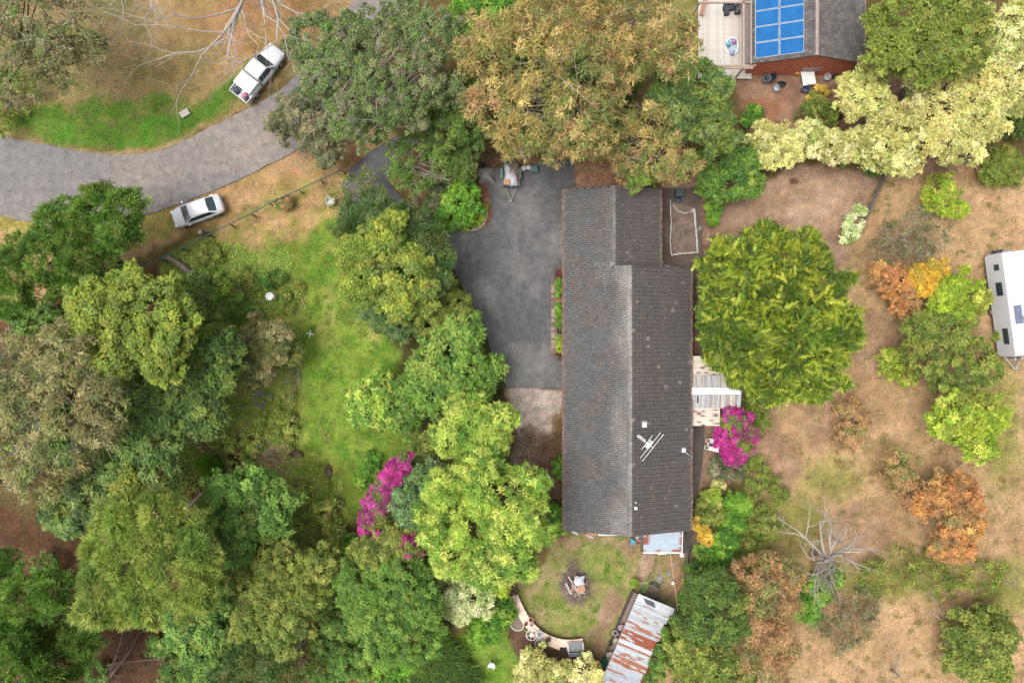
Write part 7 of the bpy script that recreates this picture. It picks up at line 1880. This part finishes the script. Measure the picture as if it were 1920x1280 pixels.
# ------------------------------------------------------------------ small growth and litter nobody could count
def scatter(name, n, area, colf, L, Wd, lift, up, seed, dens=None, lean=.6):
    """single leaves or blades lying / standing on the ground inside area (x0, y0, x1, y1 px)"""
    g = np.random.default_rng(seed)
    px = g.uniform(area[0], area[2], n); py = g.uniform(area[1], area[3], n)
    k = dens(px, py, g)
    px = px[k]; py = py[k]; n = len(px)
    x = (px - 960) * H / F; y = (640 - py) * H / F
    z = ground_z(px, py, x, y) + .01 + g.uniform(0, lift, n)
    a = g.uniform(0, 2 * PI, n)
    D = unit(np.stack([np.cos(a), np.sin(a), g.normal(size=n) * .2 + up], 1))
    N = unit(np.stack([g.normal(size=n) * .4, g.normal(size=n) * .4, np.ones(n)], 1))
    co, k3 = leaf_arrays(np.stack([x, y, z], 1), D, N, L * g.uniform(.5, 1.3, n), Wd * g.uniform(.6, 1.3, n), False)
    col = np.repeat(colf(px, py, g), 3, 0)
    return tag(link(name, new_mesh(name, co, 3, np.arange(len(co)), col), LEAFMAT), kind='stuff')
def pick(cols, k=1.0):
    c = np.array([alb(*q, k=k) for q in cols])
    def f(px, py, g):
        t = np.clip((fbm(px / 18, py / 18, 61, 3) - .5) * 2.4 + .5 + g.uniform(-.25, .25, px.shape), 0, .999)
        return c[(t * len(cols)).astype(int)] * g.uniform(.7, 1.3, (len(px), 1))
    return f
SEAL = [road, drive, side_path]
def free(px, py):
    m = np.zeros(px.shape, bool)
    for s in SEAL: m |= inside(px, py, s)
    return ~m
def grass_d(lo, hi):
    def f(px, py, g):
        c, gr = paint(px, py)
        return (g.uniform(0, 1, px.shape) < np.clip((gr - lo) / (hi - lo), 0, 1)) & free(px, py)
    return f
def grass_col(px, py, g):
    c, gr = paint(px, py)
    return np.clip(c * np.array([1.15, 1.25, .9]) * g.uniform(.8, 1.7, (len(px), 1)), .003, .7)
scatter('grass', 210000, (-40, 140, 1330, 1320), grass_col, .17, .035, .0, .9, 1, grass_d(.25, 1.0))
def tuft_d(px, py, g):
    cxs = g.uniform(1200, 1980, 700); cys = g.uniform(280, 1320, 700)
    k = g.integers(0, 700, len(px)); sp = g.uniform(2, 7, 700)
    px[:] = cxs[k] + g.normal(size=len(px)) * sp[k]; py[:] = cys[k] + g.normal(size=len(px)) * sp[k] * .8
    return inside(px, py, [(1700, 320), (2600, 250), (2600, 1900), (1210, 1900), (1225, 1280), (1680, 285)])
scatter('grass_tufts', 34000, (1190, 280, 1990, 1330), pick([(200, 178, 114), (176, 172, 104), (214, 192, 136), (160, 166, 94), (190, 154, 114)], 1.3), .24, .045, .04, .5, 21, tuft_d)
scatter('leaf_litter', 26000, (1190, 280, 1990, 1330), pick([(190, 140, 104), (214, 176, 140), (150, 116, 86), (226, 200, 170)]), .15, .06, .02, .05, 22, lambda px, py, g: inside(px, py, [(1700, 320), (2600, 250), (2600, 1900), (1210, 1900), (1225, 1280), (1680, 285)]) & (fbm(px / 40, py / 40, 14, 3) > .52))
scatter('leaf_litter', 16000, (-40, -40, 760, 480), pick([(190, 140, 104), (206, 170, 130), (150, 116, 86)]), .15, .06, .02, .05, 23, lambda px, py, g: (fbm(px / 40, py / 40, 15, 3) > .54) & free(px, py))
scatter('dry_grass', 90000, (1190, 280, 1990, 1330), grass_col, .16, .035, .0, .5, 2, lambda px, py, g: inside(px, py, [(1700, 320), (2600, 250), (2600, 1900), (1210, 1900), (1225, 1280), (1680, 285)]) & (fbm(px / 30, py / 30, 4, 3) > .38))
def lawn_tuft_d(px, py, g):
    cxs = g.uniform(540, 1200, 900); cys = g.uniform(440, 1280, 900)
    k = g.integers(0, 900, len(px)); sp = g.uniform(1.5, 6, 900)
    px[:] = cxs[k] + g.normal(size=len(px)) * sp[k]; py[:] = cys[k] + g.normal(size=len(px)) * sp[k]
    return (paint(px, py)[1] > .5) & free(px, py)
scatter('grass_tufts', 60000, (540, 440, 1200, 1280), pick([(120, 158, 58), (176, 186, 92), (98, 140, 50), (196, 186, 118), (144, 172, 66)], 1.7), .2, .045, .04, .5, 24, lawn_tuft_d)
def weeds_d(px, py, g):
    m = inside(px, py, [(300, 500), (380, 450), (540, 470), (575, 560), (560, 700), (556, 850), (640, 900), (660, 1000), (640, 1260), (330, 1280), (330, 1150), (420, 1060), (300, 900)])
    return m & (fbm(px / 26, py / 26, 31, 3) > .42) & (seg_dist(px, py, CREEK, False) > 4.5)
scatter('ground_weeds', 80000, (290, 440, 670, 1290), pick([(134, 164, 72), (154, 178, 80), (116, 146, 66), (178, 188, 92), (162, 152, 100)], 2.2), .15, .09, .2, .08, 3, weeds_d)
def litter_d(px, py, g):
    m = inside(px, py, [(898, 322), (914, 328), (922, 400), (905, 432), (868, 434), (870, 418), (905, 404), (904, 345)])
    m2 = inside(px, py, [(1076, 296), (1155, 296), (1160, 348), (1076, 352)]) & (g.uniform(0, 1, px.shape) < .9)
    m3 = inside(px, py, [(1305, 340), (1330, 345), (1336, 520), (1308, 640)]) & (g.uniform(0, 1, px.shape) < .25)
    m4 = inside(px, py, [(600, 300), (700, 280), (700, 360), (640, 400), (600, 350)]) & (g.uniform(0, 1, px.shape) < .3)
    m5 = inside(px, py, [(700, 262), (1060, 270), (1060, 318), (900, 330), (760, 380), (690, 340)]) & (g.uniform(0, 1, px.shape) < .16)
    return m | m2 | m3 | m4 | m5
scatter('leaf_litter', 90000, (590, 255, 1345, 650), pick([(208, 156, 128), (188, 132, 106), (226, 182, 152), (166, 118, 94), (212, 164, 124)], 1.2), .2, .075, .05, .05, 4, litter_d)
scatter('leaf_litter', 42000, (1200, 280, 1680, 960), pick([(176, 138, 114), (150, 112, 92), (196, 156, 128), (128, 94, 78)]), .14, .06, .02, .05, 5, lambda px, py, g: inside(px, py, ZONES[27][0][0]) & free(px, py))
scatter('leaf_litter', 60000, (-40, 560, 660, 1320), pick([(138, 94, 70), (116, 82, 60), (164, 116, 88), (100, 74, 56)], 1.1), .16, .06, .03, .05, 6, lambda px, py, g: (paint(px, py)[1] < .22))
scatter('leaf_litter', 16000, (940, 720, 1060, 1010), pick([(132, 98, 76), (160, 116, 88), (100, 76, 60), (150, 128, 104)]), .1, .05, .02, .05, 7, lambda px, py, g: (py > 790 + 40 * fbm(px / 20, py / 20, 8)) | (g.uniform(0, 1, px.shape) < .06))
def few(px, py, g):
    c = (np.hypot((px - 980) / 12, (py - 655) / 14) < 1) | (np.hypot((px - 985) / 26, (py - 722) / 6) < 1)
    return inside(px, py, drive) & ((g.uniform(0, 1, px.shape) < .008) | (c & (g.uniform(0, 1, px.shape) < .5)))
def on_drive(px, py, g):
    return few(px, py, g)
o = scatter('fallen_leaves', 9000, (640, 280, 1060, 730), pick([(214, 176, 140), (190, 150, 120), (226, 200, 170)]), .16, .06, .02, .02, 8, on_drive)
o.location = (0, 0, .12)
o = scatter('fallen_leaves', 5000, (0, 120, 700, 430), pick([(190, 140, 104), (170, 126, 96), (206, 170, 130)]), .2, .08, .02, .02, 9, lambda px, py, g: inside(px, py, road) & (g.uniform(0, 1, px.shape) < .15))
o.location = (0, 0, .11)
